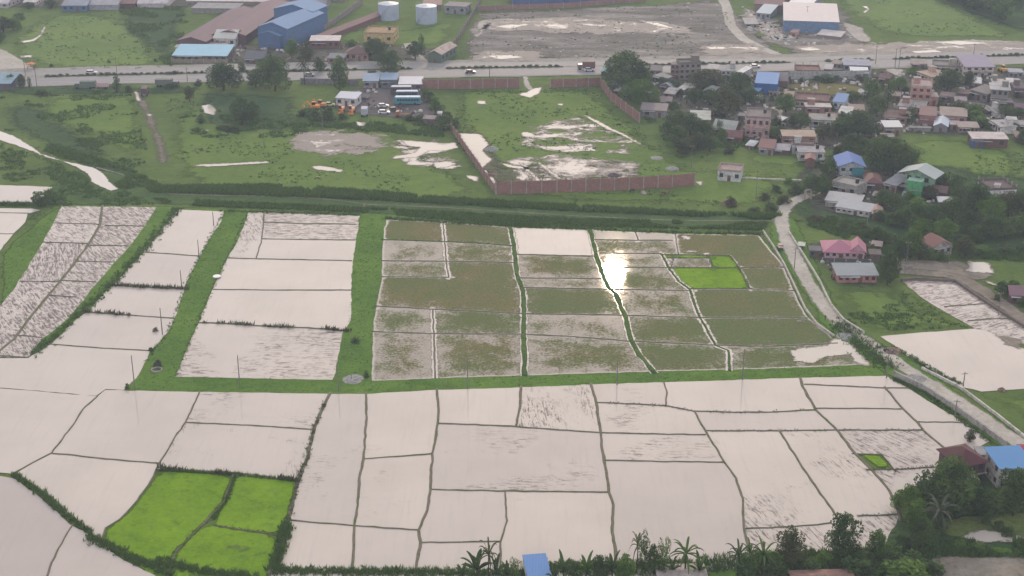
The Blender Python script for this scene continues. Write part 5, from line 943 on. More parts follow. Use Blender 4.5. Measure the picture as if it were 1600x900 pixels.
# concrete block and its neighbours
house((1062, 100), (1096, 99), (1095, 93), 25, 'parapet', (146, 140, 134), (140, 134, 130), 'bare grey concrete three storey block beside the highway', win=(4, 3), name='building', cat='building', over=.1)
house((1081, 88), (1093, 88), (1092, 84), 36, 'flat', (138, 130, 124), (150, 144, 138), 'stair tower rising from the bare concrete block', win=(0, 1), name='tower', cat='tower', over=.05, H=9.5)
house((1048, 101), (1062, 102), (1063, 97), 22, 'flat', (150, 120, 112), (160, 150, 146), 'narrow brick house with dark windows left of the concrete block', win=(2, 3), over=.1)
for i, (fl, fr, br, h, rc, wc, rf, lab) in enumerate([
 ((1012, 110), (1034, 111), (1034, 104), 8, (158, 150, 146), GY, 'gw', 'grey roofed shack right of the biggest roadside tree'), ((1020, 118), (1040, 124), (1046, 119), 8, (128, 134, 144), (120, 110, 108), 'shed', 'slate blue sloping roof below the narrow brick house'),
 ((1030, 134), (1050, 137), (1050, 130), 7, (160, 170, 186), (130, 124, 120), 'gd', 'small pale blue roof among trees below the concrete block'), ((1057, 139), (1069, 141), (1068, 134), 7, (190, 192, 196), GY, 'shed', 'tiny whitish roof right of the small pale blue roof'),
 ((1068, 137), (1086, 138), (1084, 131), 8, (196, 196, 190), (176, 172, 160), 'gw', 'pale cream roofed house in the trees below the concrete block'), ((1098, 141), (1116, 143), (1118, 135), 8, (186, 190, 190), (150, 150, 146), 'hip', 'light grey hipped roof between two trees left of the blue shed'),
 ((956, 133), (974, 134), (972, 129), 5, (110, 132, 150), GY, 'shed', 'blue grey lean-to under the biggest roadside tree'), ((958, 142), (974, 144), (973, 135), 6, (186, 180, 180), (140, 110, 104), 'shed', 'small white roof squeezed against the east compound wall'),
 ((972, 149), (984, 150), (983, 145), 5, (150, 180, 186), GY, 'shed', 'small teal roofed lean-to against the east compound wall'), ((938, 112), (950, 113), (951, 107), 7, (110, 170, 184), (60, 80, 96), 'shed', 'teal kiosk on the highway at the left foot of the biggest tree'),
 ((1000, 172), (1042, 174), (1041, 165), 11, (130, 124, 126), (150, 152, 158), 'shed', 'long grey walled shed at the lower end of the east compound wall'), ((1078, 187), (1111, 188), (1107, 177), 7, (186, 192, 186), (150, 148, 140), 'shed', 'pale green flat roofed house in trees left of the pink house'),
 ((1112, 200), (1149, 204), (1143, 191), 9, (178, 184, 176), (140, 104, 96), 'gw', 'greenish grey gabled roof left of the pink house'), ((1132, 214), (1160, 216), (1156, 206), 8, (124, 84, 88), (130, 100, 92), 'gw', 'small dull red roof below the greenish gable'),
 ((1114, 176), (1136, 177), (1134, 171), 6, (150, 146, 140), (120, 100, 92), 'shed', 'brownish low roof beyond the greenish gable'), ((1180, 154), (1194, 154), (1194, 149), 7, (206, 204, 206), (200, 198, 202), 'flat', 'small white cube hut below the blue shed'),
 ((1208, 186), (1222, 189), (1216, 182), 5, (222, 222, 224), (150, 130, 124), 'shed', 'two step white awning right of the pink house'), ((1164, 227), (1178, 229), (1186, 223), 6, (222, 226, 228), (150, 130, 130), 'shed', 'small bright white roof left of the maroon lean-to'),
 ((1184, 231), (1210, 233), (1214, 222), 11, (124, 84, 88), (150, 150, 156), 'shed', 'maroon roofed house at the edge of the green lawn'), ((1208, 234), (1234, 236), (1231, 228), 8, (164, 164, 176), (96, 92, 96), 'shed', 'lavender grey roof right of the maroon one'),
 ((1152, 181), (1163, 182), (1162, 177), 10, (150, 150, 150), (120, 112, 112), 'flat', 'grey annex tight against the left side of the pink house')]):
    house(fl, fr, br, h, rf, wc, rc, lab, win=(2, 1), name='shack' if 'shack' in lab or 'lean' in lab else 'house')
house((1165, 184), (1204, 186), (1202, 172), 30, 'parapet', PK, (150, 140, 138), 'pink two storey house with dark open bays at its left', win=(4, 2), over=.1, extra='tank')
house((1126, 111), (1150, 112), (1150, 104), 14, 'flat', (190, 192, 200), (180, 178, 178), 'grey white two storey house left of the blue shed', win=(3, 2))
house((1150, 112), (1161, 114), (1158, 105), 14, 'shed', (180, 182, 186), (232, 232, 236), 'white sloping roofed stair block beside the blue shed', win=(1, 2))
wh((1179, 130), (1215, 132), (1202, 117), 17, 'shed', (56, 106, 168), (110, 150, 205), 'bright blue metal shed in the middle of the village', win=(0, 1), rust=0, rise=1.0, over=.1)
house((1160, 142), (1184, 145), (1196, 136), 8, 'shed', (90, 120, 160), (120, 160, 205), 'lower blue lean-to against the left side of the bright blue shed', win=(0, 1), name='lean_to', cat='shed', rust=.02)
house((1194, 126), (1232, 127), (1226, 117), 10, 'gw', (130, 108, 106), (148, 140, 144), 'grey roofed barn right of the bright blue shed', win=(2, 1), name='barn', cat='barn')
house((1243, 112), (1284, 113), (1284, 104), 10, 'parapet', (150, 110, 100), (150, 120, 112), 'unfinished brick building bristling with bare columns beside the highway', win=(4, 1), name='building', cat='building', extra='columns')
house((1286, 108), (1300, 109), (1300, 101), 10, 'flat', (120, 110, 112), (206, 200, 200), 'dark room with white slab right of the bristling columns', win=(1, 1))
house((1318, 102), (1362, 103), (1360, 96), 9, 'shed', (140, 140, 146), (160, 168, 186), 'long lavender roofed shed on the near side of the highway', win=(5, 1), name='shed', cat='shed')
house((1329, 114), (1358, 115), (1355, 108), 8, 'shed', (110, 140, 136), (226, 230, 236), 'bright white roofed shop below the long lavender shed', win=(2, 1), name='shop', cat='shop', rust=.02)
house((1242, 158), (1296, 161), (1296, 149), 9, 'parapet', (196, 180, 172), (136, 108, 104), 'long pink and cream row house below the dry yellow field', win=(7, 1), extra='columns', over=.1)
house((1258, 167), (1300, 168), (1297, 162), 12, 'flat', (140, 100, 92), (216, 212, 206), 'brown walled lower wing with a thin white slab roof', win=(3, 1))
house((1300, 159), (1320, 161), (1317, 150), 11, 'shed', (216, 220, 232), (110, 144, 196), 'small white house with blue roof right of the long row house', win=(2, 1), rust=.05)
house((1309, 176), (1330, 178), (1322, 169), 7, 'shed', (150, 130, 130), (206, 206, 206), 'white roof spreading below the small blue roofed white house', win=(1, 1))
house((1264, 187), (1306, 189), (1300, 179), 12, 'flat', (214, 216, 220), (168, 166, 162), 'white walled house with wide grey flat roof below the brown wing', win=(2, 1), extra='tank')
house((1290, 184), (1309, 185), (1308, 177), 9, 'flat', (140, 104, 96), (150, 130, 120), 'brick room standing on the grey flat roof edge', win=(1, 1), over=.1)
house((1222, 213), (1276, 214), (1273, 205), 15, 'shed', (132, 94, 90), (170, 152, 138), 'long brick house with mossy flat roof above the lawn', win=(4, 1), rise=.3)
house((1326, 172), (1352, 173), (1352, 166), 8, 'shed', (140, 108, 104), (150, 132, 126), 'low brick shed with sloped beam right of the village middle', win=(1, 1), name='shed', cat='shed')
house((1247, 238), (1290, 239), (1281, 229), 14, 'flat', (206, 208, 206), (184, 178, 182), 'white flat roofed house with projecting slab facing the lawn', win=(3, 1), extra='tank')
house((1238, 227), (1272, 228), (1270, 222), 14, 'parapet', (200, 204, 204), (150, 130, 126), 'upper rear part of the white flat roofed house', win=(2, 1), over=.1)
house((1257, 250), (1275, 251), (1272, 243), 12, 'gd', BR, (150, 110, 104), 'tiny brick gabled hut before the white flat roofed house', name='hut', cat='hut', win=(1, 1))
house((1121, 267), (1158, 270), (1156, 259), 15, 'parapet', (204, 208, 214), (186, 166, 162), 'isolated white and blue flat roofed hut on the meadow', name='hut', cat='hut', win=(3, 1), over=.1)
# right hand village
house((1424, 136), (1457, 138), (1456, 126), 29, 'parapet', (160, 116, 108), (196, 176, 172), 'tall brick three storey house with pale concrete frame', win=(3, 3), over=.15)
house((1443, 151), (1467, 152), (1466, 145), 14, 'flat', (150, 110, 104), (190, 180, 178), 'balcony wing with white slab at right of the brick tower house', win=(2, 1), over=.15)
house((1402, 166), (1446, 170), (1440, 158), 10, 'flat', (140, 104, 98), (176, 170, 168), 'low brick house with pale slab below the brick tower house', win=(3, 1))
house((1380, 183), (1418, 186), (1417, 174), 8, 'flat', (140, 104, 98), (146, 122, 118), 'brown slab roofed house left of the brick tower house', win=(3, 1))
house((1432, 112), (1456, 121), (1468, 110), 11, 'flat', (206, 176, 160), (196, 176, 160), 'salmon walled house standing diagonally before the highway', win=(4, 1))
house((1458, 104), (1502, 106), (1500, 97), 9, 'parapet', (190, 184, 176), (150, 146, 140), 'roofless cream walled house behind the big round tree', win=(4, 1))
house((1508, 105), (1556, 105), (1552, 91), 16, 'shed', (212, 200, 196), (156, 148, 170), 'cream two storey house with wide lilac roof by the highway', win=(4, 2), over=.6, rust=.05)
house((1576, 113), (1600, 114), (1600, 108), 9, 'flat', (130, 140, 150), (186, 190, 198), 'grey shop with blue panels at the right end of the highway', name='shop', cat='shop', win=(3, 1))
house((1518, 130), (1534, 131), (1532, 124), 7, 'shed', GY, (214, 220, 226), 'small white roof left of the octagonal slab house', win=(1, 1))
house((1550, 130), (1570, 131), (1566, 124), 7, 'flat', GY, (214, 206, 202), 'cream roof behind the octagonal slab house', win=(1, 1))
house((1573, 130), (1592, 131), (1590, 125), 8, 'shed', (110, 90, 90), (216, 216, 220), 'white roof at right of the octagonal slab house', win=(2, 1))
house((1547, 140), (1580, 142), (1575, 131), 25, 'flat', (140, 140, 138), (204, 202, 204), 'unfinished grey two storey house with jutting white slab', win=(3, 2), over=.8)
house((1515, 140), (1543, 148), (1556, 140), 13, 'shed', (134, 128, 132), (120, 116, 120), 'grey block house running diagonally left of the jutting slab house', win=(3, 1))
house((1497, 146), (1514, 148), (1516, 141), 9, 'flat', (130, 108, 104), (130, 110, 108), 'dark brown low house right of the big round tree', win=(1, 1))
house((1584, 138), (1612, 139), (1612, 130), 14, 'flat', (120, 104, 106), (130, 118, 120), 'dark brick block on the right edge behind the jutting slab house', win=(2, 1))
house((1540, 167), (1556, 178), (1564, 172), 7, 'flat', (214, 212, 214), (170, 168, 168), 'white walled enclosure running diagonally below the jutting slab house', win=(0, 1))
house((1546, 188), (1563, 199), (1581, 192), 11, 'flat', (222, 220, 222), (196, 192, 192), 'white house seen corner on with a row of side windows', win=(4, 1), sidewin=False)
house((1573, 187), (1590, 188), (1590, 183), 14, 'flat', (216, 214, 218), (214, 212, 214), 'white upper room at the right of the corner on white house', win=(1, 1), over=.15)
house((1586, 172), (1612, 173), (1610, 163), 9, 'gw', (110, 90, 100), (124, 100, 116), 'purple brown roof on the right edge', win=(1, 1))
house((1497, 199), (1531, 200), (1528, 193), 9, 'shed', (150, 134, 130), (168, 154, 150), 'long grey brown roofed shop above the white roofed blue shop', name='shop', cat='shop', win=(5, 1))
house((1519, 217), (1577, 218), (1571, 208), 14, 'shed', (110, 84, 80), (206, 196, 196), 'white roofed shop with a blue left front facing the meadow', name='shop', cat='shop', win=(3, 1), rise=.3)
house((1519, 220), (1537, 220), (1536, 217), 12, 'flat', (70, 92, 140), (150, 150, 160), 'blue painted front room of the white roofed shop', name='shop', cat='shop', win=(1, 1), over=.05)
house((1436, 180), (1464, 182), (1462, 168), 16, 'shed', (136, 94, 94), (124, 94, 98), 'plain brick red house right of the slim dark tree', win=(0, 1), rise=.2)
house((1468, 180), (1512, 183), (1506, 170), 14, 'shed', (140, 100, 96), (150, 138, 134), 'broad brick red house with grey roof above the little silver gable', win=(3, 1), rise=.3)
house((1458, 197), (1482, 199), (1474, 185), 9, 'gd', (140, 140, 152), (196, 206, 220), 'little silver gabled hut at the top of the meadow', name='hut', cat='hut', win=(1, 1), rust=.02)
house((1484, 195), (1500, 196), (1498, 189), 8, 'flat', (150, 110, 104), (200, 190, 190), 'small arched whitish roof right of the silver gabled hut', name='hut', cat='hut', win=(1, 1))
house((1382, 199), (1411, 199), (1404, 191), 14, 'shed', (150, 140, 136), (222, 222, 224), 'lone grey block house with shining white roof left of the meadow', win=(2, 1), rust=.02)
house((1420, 200), (1456, 201), (1455, 198), 6, 'flat', (160, 160, 162), (150, 150, 150), 'low grey block wall shed left of the silver gabled hut', name='shed', cat='shed', win=(0, 1))
# houses round the green one
house((1309, 261), (1354, 262), (1346, 245), 22, 'gd', (176, 186, 194), (92, 126, 190), 'two storey house with bright blue gabled roof and white ridge', win=(3, 2), over=.7, rust=0, rise=1.9)
house((1332, 264), (1351, 264), (1350, 258), 20, 'flat', (46, 136, 148), (60, 130, 140), 'teal painted front block under the bright blue gabled roof', win=(1, 1), over=.05, name='block', cat='house front')
house((1300, 285), (1338, 294), (1354, 285), 16, 'parapet', (168, 166, 164), (176, 172, 168), 'bare concrete house in front of the blue gabled one', win=(3, 1), over=.1, extra='tank')
house((1288, 313), (1345, 320), (1347, 308), 10, 'shed', (176, 174, 172), (176, 178, 182), 'rear grey roof strip of the long low house', win=(0, 1), rust=.15)
house((1304, 323), (1360, 332), (1366, 322), 9, 'shed', (206, 206, 206), (176, 180, 186), 'long low white walled house with grey roof', win=(6, 1), rust=.1)
house((1362, 335), (1382, 336), (1380, 324), 9, 'gd', (150, 116, 110), (168, 138, 132), 'small terracotta gabled shed at right end of the long low house', name='shed', cat='shed', win=(1, 1))
house((1352, 286), (1380, 287), (1376, 272), 14, 'hip', (104, 96, 100), (118, 82, 80), 'dark house with hipped maroon roof right of the teal block', win=(2, 1))
house((1380, 286), (1402, 291), (1410, 277), 13, 'shed', (150, 142, 140), (158, 160, 168), 'grey lean roofed house left of the green house', win=(2, 1))
house((1402, 270), (1461, 281), (1452, 266), 30, 'gd', (150, 190, 165), (176, 186, 186), 'two storey house under a big pale grey gabled roof', win=(3, 2), over=2.0, rust=.05, rise=2.2)
house((1418, 282), (1442, 285), (1445, 280), 28, 'flat', (88, 176, 122), (160, 200, 176), 'mint green two storey front of the big grey gabled house', win=(0, 2), over=.05, name='block', cat='house front')
house((1527, 283), (1548, 298), (1578, 288), 15, 'parapet', (222, 222, 226), (120, 104, 104), 'bright white unfinished house at the edge of the right meadow', win=(0, 1), over=.1, extra='columns')
house((1466, 316), (1495, 317), (1494, 310), 6, 'shed', (130, 120, 122), (228, 226, 230), 'pair of white awnings in the wood right of the green house', name='shed', cat='shed', win=(1, 1), rust=0)
house((1452, 300), (1480, 303), (1482, 292), 10, 'gw', (110, 90, 92), (112, 88, 88), 'dark rusty roof in the wood above the white awnings', win=(1, 1), rust=.5)
house((1457, 388), (1492, 384), (1474, 370), 14, 'gd', (186, 186, 184), (128, 88, 84), 'terracotta gabled house with white trimmed front among trees', win=(3, 1), rust=.05, over=.5)
house((1286, 394), (1343, 396), (1336, 377), 10, 'hip', (206, 176, 186), (186, 126, 146), 'long pink hipped roof bungalow beside the gravel road', win=(5, 1), over=.5, rust=.05, rise=2.2, name='bungalow', cat='bungalow')
house((1325, 394), (1354, 396), (1346, 382), 10, 'gd', (212, 176, 190), (190, 130, 150), 'pink gabled front wing of the pink bungalow', win=(2, 1), over=.5, rust=.03, rise=2.4, name='bungalow', cat='bungalow')
house((1264, 392), (1284, 393), (1282, 385), 11, 'flat', (96, 96, 102), (120, 120, 126), 'dark open shed at the left end of the pink bungalow', name='shed', cat='shed', win=(2, 1))
house((1358, 398), (1378, 399), (1372, 390), 8, 'flat', (110, 100, 100), (120, 110, 110), 'dark lean-to at right end of the pink bungalow', name='lean_to', cat='shed', win=(1, 1))
house((1307, 431), (1374, 431), (1370, 415), 12, 'shed', (158, 104, 106), (150, 160, 166), 'long red walled house with grey sheet roof beside the gravel road', win=(6, 1), over=.5, rust=.1)
house((1577, 462), (1612, 464), (1610, 448), 12, 'gw', (110, 76, 84), (140, 110, 120), 'dark red house cut off by the right edge', win=(2, 1))
# lower right and bottom edge
house((1500, 731), (1547, 722), (1517, 691), 34, 'hip', (100, 76, 72), (92, 52, 58), 'house with big dark maroon hipped roof among the lower trees', win=(3, 2), over=.6, rust=.05, rise=1.9)
house((1562, 734), (1620, 731), (1600, 699), 34, 'shed', (206, 204, 200), (92, 146, 200), 'white house with bright blue sheet roof at the lower right edge', win=(4, 2), over=.5, rust=0, rise=.5)
house((1529, 712), (1545, 712), (1546, 698), 22, 'flat', (176, 176, 178), (170, 170, 172), 'grey concrete annex between maroon and bright blue roofs', win=(1, 1), over=.15)
house((1600, 716), (1640, 716), (1636, 698), 30, 'shed', (150, 80, 80), (170, 60, 80), 'crimson roof just entering at the right edge', win=(1, 1))
house((826, 910), (864, 907), (857, 868), 15, 'shed', (206, 208, 204), (108, 150, 208), 'small house with plain sky blue roof on the bottom edge', win=(1, 1), over=.1, rust=0, rise=.5)
house((1028, 912), (1108, 910), (1088, 881), 14, 'gw', (160, 150, 146), (186, 178, 178), 'house with stained grey white roof on the bottom edge', win=(3, 1), rust=.5, rise=.6)
house((1240, 918), (1340, 915), (1328, 889), 12, 'gw', (130, 90, 84), (160, 120, 112), 'rusty roofed house on the bottom edge right of centre', win=(3, 1), rust=.7, rise=.6)


# -- the small anonymous sheds and houses that fill the gaps of the village
for fl, fr, br, h, rf, wc, rc, lab in [
 ((985, 122), (1002, 124), (1003, 117), 7, 'gw', (150, 150, 150), (176, 178, 182), 'small pale roof just right of the biggest roadside tree'),
 ((1036, 146), (1054, 148), (1054, 140), 7, 'shed', (130, 120, 116), (150, 156, 164), 'grey tin roof in the second row below the narrow brick house'),
 ((1098, 126), (1120, 127), (1120, 120), 8, 'shed', (150, 146, 140), (150, 150, 152), 'grey roofed shed between concrete block and grey white house'),
 ((1004, 148), (1018, 149), (1018, 143), 6, 'flat', (160, 158, 156), (196, 196, 196), 'white topped cube between two trees behind the east compound wall'),
 ((1030, 158), (1050, 159), (1050, 153), 6, 'gw', (140, 120, 112), (164, 150, 146), 'faded brown roof above the long grey walled shed'),
 ((1200, 144), (1216, 145), (1216, 139), 6, 'flat', (170, 160, 156), (150, 146, 142), 'flat topped hut below the right end of the bright blue shed'),
 ((1224, 150), (1240, 151), (1240, 145), 6, 'shed', (140, 110, 104), (160, 140, 132), 'brown lean-to at the left end of the long row house'),
 ((1340, 148), (1356, 149), (1356, 143), 6, 'shed', (150, 150, 146), (176, 180, 186), 'little tin roof at the right end of the dry yellow field'),
 ((1372, 122), (1392, 124), (1392, 117), 8, 'gw', (120, 96, 92), (120, 96, 98), 'dark brown roof under the sandy verge right of the white shop'),
 ((1390, 150), (1408, 151), (1408, 144), 8, 'flat', (146, 116, 110), (160, 150, 146), 'low brick room left of the brick tower house'),
 ((1468, 150), (1490, 152), (1490, 145), 8, 'flat', (140, 110, 108), (146, 130, 128), 'flat brown house under the big round tree'),
 ((1492, 160), (1512, 161), (1512, 154), 8, 'shed', (150, 146, 150), (140, 136, 144), 'mauve grey roof above the yellowish bush'),
 ((1516, 168), (1536, 170), (1536, 163), 8, 'gw', (150, 140, 140), (126, 112, 114), 'brownish gable left of the white diagonal enclosure'),
 ((1560, 160), (1584, 161), (1584, 154), 9, 'flat', (136, 126, 130), (150, 144, 148), 'grey flat house right of the diagonal white enclosure'),
 ((1564, 176), (1584, 177), (1584, 171), 7, 'shed', (130, 104, 108), (140, 108, 116), 'plum coloured roof above the white upper room'),
 ((1590, 196), (1616, 197), (1614, 189), 9, 'flat', (140, 130, 130), (176, 170, 170), 'flat pale roof on the right edge beside the white upper room'),
 ((1586, 214), (1616, 215), (1614, 208), 9, 'shed', (120, 100, 98), (140, 122, 120), 'dull brown roof on the right edge beside the white roofed blue shop'),
 ((1344, 200), (1368, 201), (1366, 194), 7, 'gw', (140, 110, 106), (150, 128, 122), 'brown roof right of the big dark tree in the village middle'),
 ((1376, 214), (1398, 215), (1396, 209), 7, 'flat', (150, 140, 136), (170, 166, 160), 'low grey house below the shining white roof'),
 ((1312, 196), (1330, 197), (1329, 191), 7, 'shed', (170, 160, 156), (190, 186, 184), 'pale awning right of the wide grey flat roof'),
 ((1222, 228), (1238, 229), (1237, 223), 6, 'flat', (140, 120, 116), (156, 140, 134), 'small brown box behind the lavender grey roof'),
 ((1280, 250), (1302, 252), (1301, 247), 6, 'flat', (206, 206, 202), (190, 188, 184), 'low white terrace right of the tiny brick gabled hut'),
 ((1294, 268), (1308, 269), (1308, 263), 6, 'shed', (150, 146, 146), (160, 164, 170), 'small tin shed left of the blue gabled house'),
 ((1362, 306), (1380, 308), (1380, 301), 7, 'flat', (140, 134, 132), (156, 150, 146), 'grey cube among trees below the hipped maroon roof'),
 ((1408, 306), (1424, 308), (1424, 302), 7, 'shed', (150, 150, 148), (170, 174, 178), 'tin lean-to at the foot of the mint green front'),
 ((1462, 286), (1482, 288), (1481, 281), 8, 'gw', (140, 112, 106), (140, 106, 100), 'rusty brown roof right of the big grey gabled house'),
 ((1546, 304), (1576, 308), (1582, 298), 9, 'flat', (214, 212, 214), (168, 160, 158), 'lower white wing of the unfinished white house'),
 ((1246, 384), (1258, 385), (1258, 380), 5, 'shed', (160, 160, 160), (206, 214, 200), 'tiny pale awning beside the wall left of the pink bungalow'),
 ((1360, 384), (1378, 386), (1377, 379), 6, 'shed', (130, 110, 108), (166, 150, 148), 'low sheds with pale tin roof behind the pink bungalow'),
 ((1300, 100), (1316, 101), (1316, 95), 6, 'flat', (150, 140, 136), (170, 160, 156), 'roadside stall block right of the dark room on the highway'),
 ((1104, 108), (1122, 109), (1122, 103), 6, 'shed', (160, 156, 152), (196, 196, 198), 'whitish stall roof left of the grey white two storey house'),
 ((1424, 100), (1450, 101), (1449, 95), 6, 'shed', (140, 130, 126), (160, 150, 150), 'low roadside shed above the salmon diagonal house')]:
    house(fl, fr, br, h, rf, wc, rc, lab, win=(2, 1), rust=.45)

# -- oil tanks
for i, (x0, x1, yb, ht, lab) in enumerate([(590.5, 623, 33.5, 28, 'left of two pale blue cylindrical oil tanks'), (649.5, 682.5, 39, 30, 'right of two pale blue cylindrical oil tanks')]):
    c = G((x0+x1)/2, yb-1.5); r = (x1-x0)/2/S(yb); H = ht*.86/(S(yb)*cos(ANG(yb))); root = empty('storage_tank', (c.x, c.y+r*.7, 0)); tag(root, lab, 'oil tank', 'oil tanks in the walled yard')
    tm = m_simple('tank_paint', L(176, 188, 212, .8), .45, .4, .12, .25)
    MB().tube((0, 0, 0), (0, 0, H), r, r, 40).build('shell', tm, root, False); MB().tube((0, 0, H), (0, 0, H+.7), r+.05, .3, 40).build('roof', tm, root)
    rg = MB()
    for a in range(20): t0 = 2*pi*a/20; rg.tube((cos(t0)*r, sin(t0)*r, H), (cos(t0)*r, sin(t0)*r, H+.9), .04, .04, 4); t1 = 2*pi*(a+1)/20; rg.tube((cos(t0)*r, sin(t0)*r, H+.9), (cos(t1)*r, sin(t1)*r, H+.9), .04, .04, 4)
    rg.build('railing', M['steel'], root); st = MB()
    for k in range(14): a0 = -2.6+k*.09; a1 = a0+.09; st.tube((cos(a0)*(r+.4), sin(a0)*(r+.4), H*k/14), (cos(a1)*(r+.4), sin(a1)*(r+.4), H*(k+1)/14), .12, .12, 4)
    st.build('stairway', M['steel'], root)

# -- free standing walls
def wall(pxs, h, m, label, th=.25, post=3.2, pm=None, name='brick_wall', cat='wall', pp=.3):
    w = [Vector(G(*p).xy) for p in pxs]; o = w[0]; root = empty(name, (o.x, o.y, 0)); tag(root, label, cat); mb = MB(); npst = 0
    for a, b_ in zip(w, w[1:]):
        a = a-o; b_ = b_-o; d = (b_-a).normalized(); n = Vector((-d.y, d.x))*th/2
        mb.prism([a-n, b_-n, b_+n, a+n], 0, h); L_ = (b_-a).length; k = max(1, int(L_/post)) if post else 0
        for i in range(k+1 if post else 0):
            if npst >= 90: break
            p = a.lerp(b_, i/k); q = d*.16; n2 = n*1.9; MB().prism([p-q-n2, p+q-n2, p+q+n2, p-q+n2], 0, h+pp).build('post', pm or M['concrete'], root); npst += 1
    mb.build('panel', m, root); return root
bm = brickm((122, 84, 82))
wall([(775, 304), (870, 301), (960, 298), (1050, 293), (1085, 290)], 4.3, bm, 'front brick wall of the compound with pale posts', post=4.6)
wall([(705, 204), (740, 254), (775, 304)], 2.6, bm, 'west brick wall of the compound running past the flooded corner', post=5)
wall([(660, 139), (735, 139), (812, 137)], 4.0, bm, 'left half of the brick wall along the highway', post=5)
wall([(860, 137), (900, 136), (938, 134)], 3.6, bm, 'right half of the brick wall along the highway', post=5)
wall([(938, 135), (955, 158), (978, 176), (999, 192)], 3.8, bm, 'east brick wall of the compound stepping down past the trees', post=5)
wall([(480, 63), (520, 40), (566, 6)], 3.0, wallm((150, 140, 140)), 'grey yard wall between the red shed and the tank field', post=6)
wall([(690, 95), (715, 66), (748, 10), (752, -5)], 2.6, wallm((128, 116, 118)), 'dark wall between the tank field and the barren ground', post=6)
wall([(748, 17), (880, 13), (1010, 2)], 2.6, brickm((124, 96, 96)), 'long brick wall below the blue factory', post=8)
wall([(1232, 124), (1300, 124), (1360, 122)], 3.4, wallm((176, 180, 182)), 'long pale grey wall above the dry yellow field', post=6)
wall([(470, 131), (520, 132), (560, 134)], 2.4, wallm((140, 138, 146)), 'grey wall along the highway left of the bus yard', post=5)
wall([(268, 98), (300, 99), (355, 99)], 1.8, wallm((150, 140, 130)), 'low wall before the sky blue roofed shop', post=5)
wall([(1192, 362), (1208, 386), (1225, 414), (1243, 452), (1258, 484), (1276, 508), (1303, 527)], .7, wallm((200, 194, 184)), 'low concrete edge wall on the left of the gravel road', th=.4, post=0, name='edge_wall')
wall([(1232, 364), (1256, 401), (1280, 440), (1298, 478), (1318, 502), (1350, 522)], .8, wallm((206, 200, 190)), 'low concrete edge wall on the right of the gravel road', th=.4, post=0, name='edge_wall')
wall([(1396, 588), (1440, 608), (1490, 640), (1535, 672), (1572, 699)], 1.5, wallm((176, 172, 168), .5), 'retaining wall holding the lower gravel road above the plots', th=.5, post=0, name='retaining_wall')
wall([(1440, 577), (1500, 607), (1560, 652), (1610, 692)], .7, wallm((214, 210, 202)), 'white topped edge wall on the right of the lower gravel road', th=.4, post=0, name='edge_wall')
wall([(1402, 406), (1412, 424)], .8, wallm((170, 164, 158)), 'short concrete wall beside the muddy pond', th=.3, post=0, name='edge_wall')
wall([(1408, 440), (1430, 438), (1492, 441), (1540, 474), (1612, 520)], .9, wallm((120, 108, 104), .5), 'dark bank wall between muddy road and flooded plots', th=.5, post=0, name='edge_wall')
wall([(1160, 279), (1200, 281), (1252, 283)], .5, wallm((196, 196, 184)), 'thin pale channel wall from the hut to the village', th=.7, post=0, name='channel_wall')
wall([(1285, 408), (1340, 410), (1380, 412)], 1.0, wallm((92, 100, 98)), 'dark green garden wall before the pink bungalow', th=.2, post=3, name='garden_wall', pp=.1)
wall([(1380, 250), (1402, 254)], 1.2, bm, 'short garden wall behind the dark village trees', post=3)
# ------------------------------------------------------------------ vehicles
def wheels(root, xs, half, r, w=.25):
    for x in xs:
        for s_ in (-1, 1): MB().tube((x, s_*(half-w/2)-w/2, r), (x, s_*(half-w/2)+w/2, r), r, r, 14).build('wheel', M['tyre'], root)
def place(name, px, py, deg, label, cat, group=None): p = G(px, py); return tag(empty(name, (p.x, p.y, .21 if py < 150 and px > 0 else .1), R(deg)), label, cat, group)
def car(px, py, deg, rgb, label, L_=4.4, w=1.8, group=None, name='parked_car', cat='car'):
    r = place(name, px, py, deg, label, cat, group); h = w/2; x = L_/2
    MB().xz([(-x, .35), (x, .35), (x, .8), (x-.9, .95), (-x+.1, 1.0), (-x, .8)], -h, h).build('body', paint(rgb), r)
    MB().xz([(-x+.35, .96), (x-1.15, .93), (x-1.75, 1.5), (-x+.6, 1.52)], -h+.12, h-.12).build('window', M['glass'], r)
    MB().xz([(-x+.58, 1.525), (x-1.8, 1.505), (x-1.85, 1.57), (-x+.7, 1.6)], -h+.1, h-.1).build('roof', paint(rgb), r); wheels(r, (-x+.8, x-.85), h+.02, .34); return r
def truck(px, py, deg, cab, cargo, label, L_=8, hc=2.9, w=2.4, frac=.72, name='truck', cat='truck', openbed=False, group=None):
    r = place(name, px, py, deg, label, cat, group); h = w/2; x = L_/2; xc = -x+L_*frac
    MB().box(-x, -h*.45, .6, x-.3, h*.45, .95).build('chassis', M['steel'], r)
    if openbed: MB().box(-x, -h, .97, xc, h, 1.1).box(-x, -h, 1.1, xc, -h+.08, hc*.75).box(-x, h-.08, 1.1, xc, h, hc*.75).box(-x, -h+.08, 1.1, -x+.08, h-.08, hc*.75).box(xc-.08, -h+.08, 1.1, xc, h-.08, hc*.75).build('cargo_bed', paint(cargo, .7), r)
    else: MB().box(-x, -h, .97, xc, h, hc).build('cargo_box', paint(cargo, .7), r)
    MB().xz([(xc+.15, .5), (x, .5), (x, 1.35), (x-.3, 2.3), (xc+.15, 2.35)], -h+.05, h-.05).build('cab', paint(cab), r)
    MB().xz([(x-.02, 1.4), (x+.03, 1.42), (x-.24, 2.2), (x-.3, 2.2)], -h+.2, h-.2).build('windscreen', M['glass'], r)
    wheels(r, (-x+.9, -x+2.1, x-1.0) if L_ > 6.5 else (-x+1, x-.9), h, .48, .3); return r
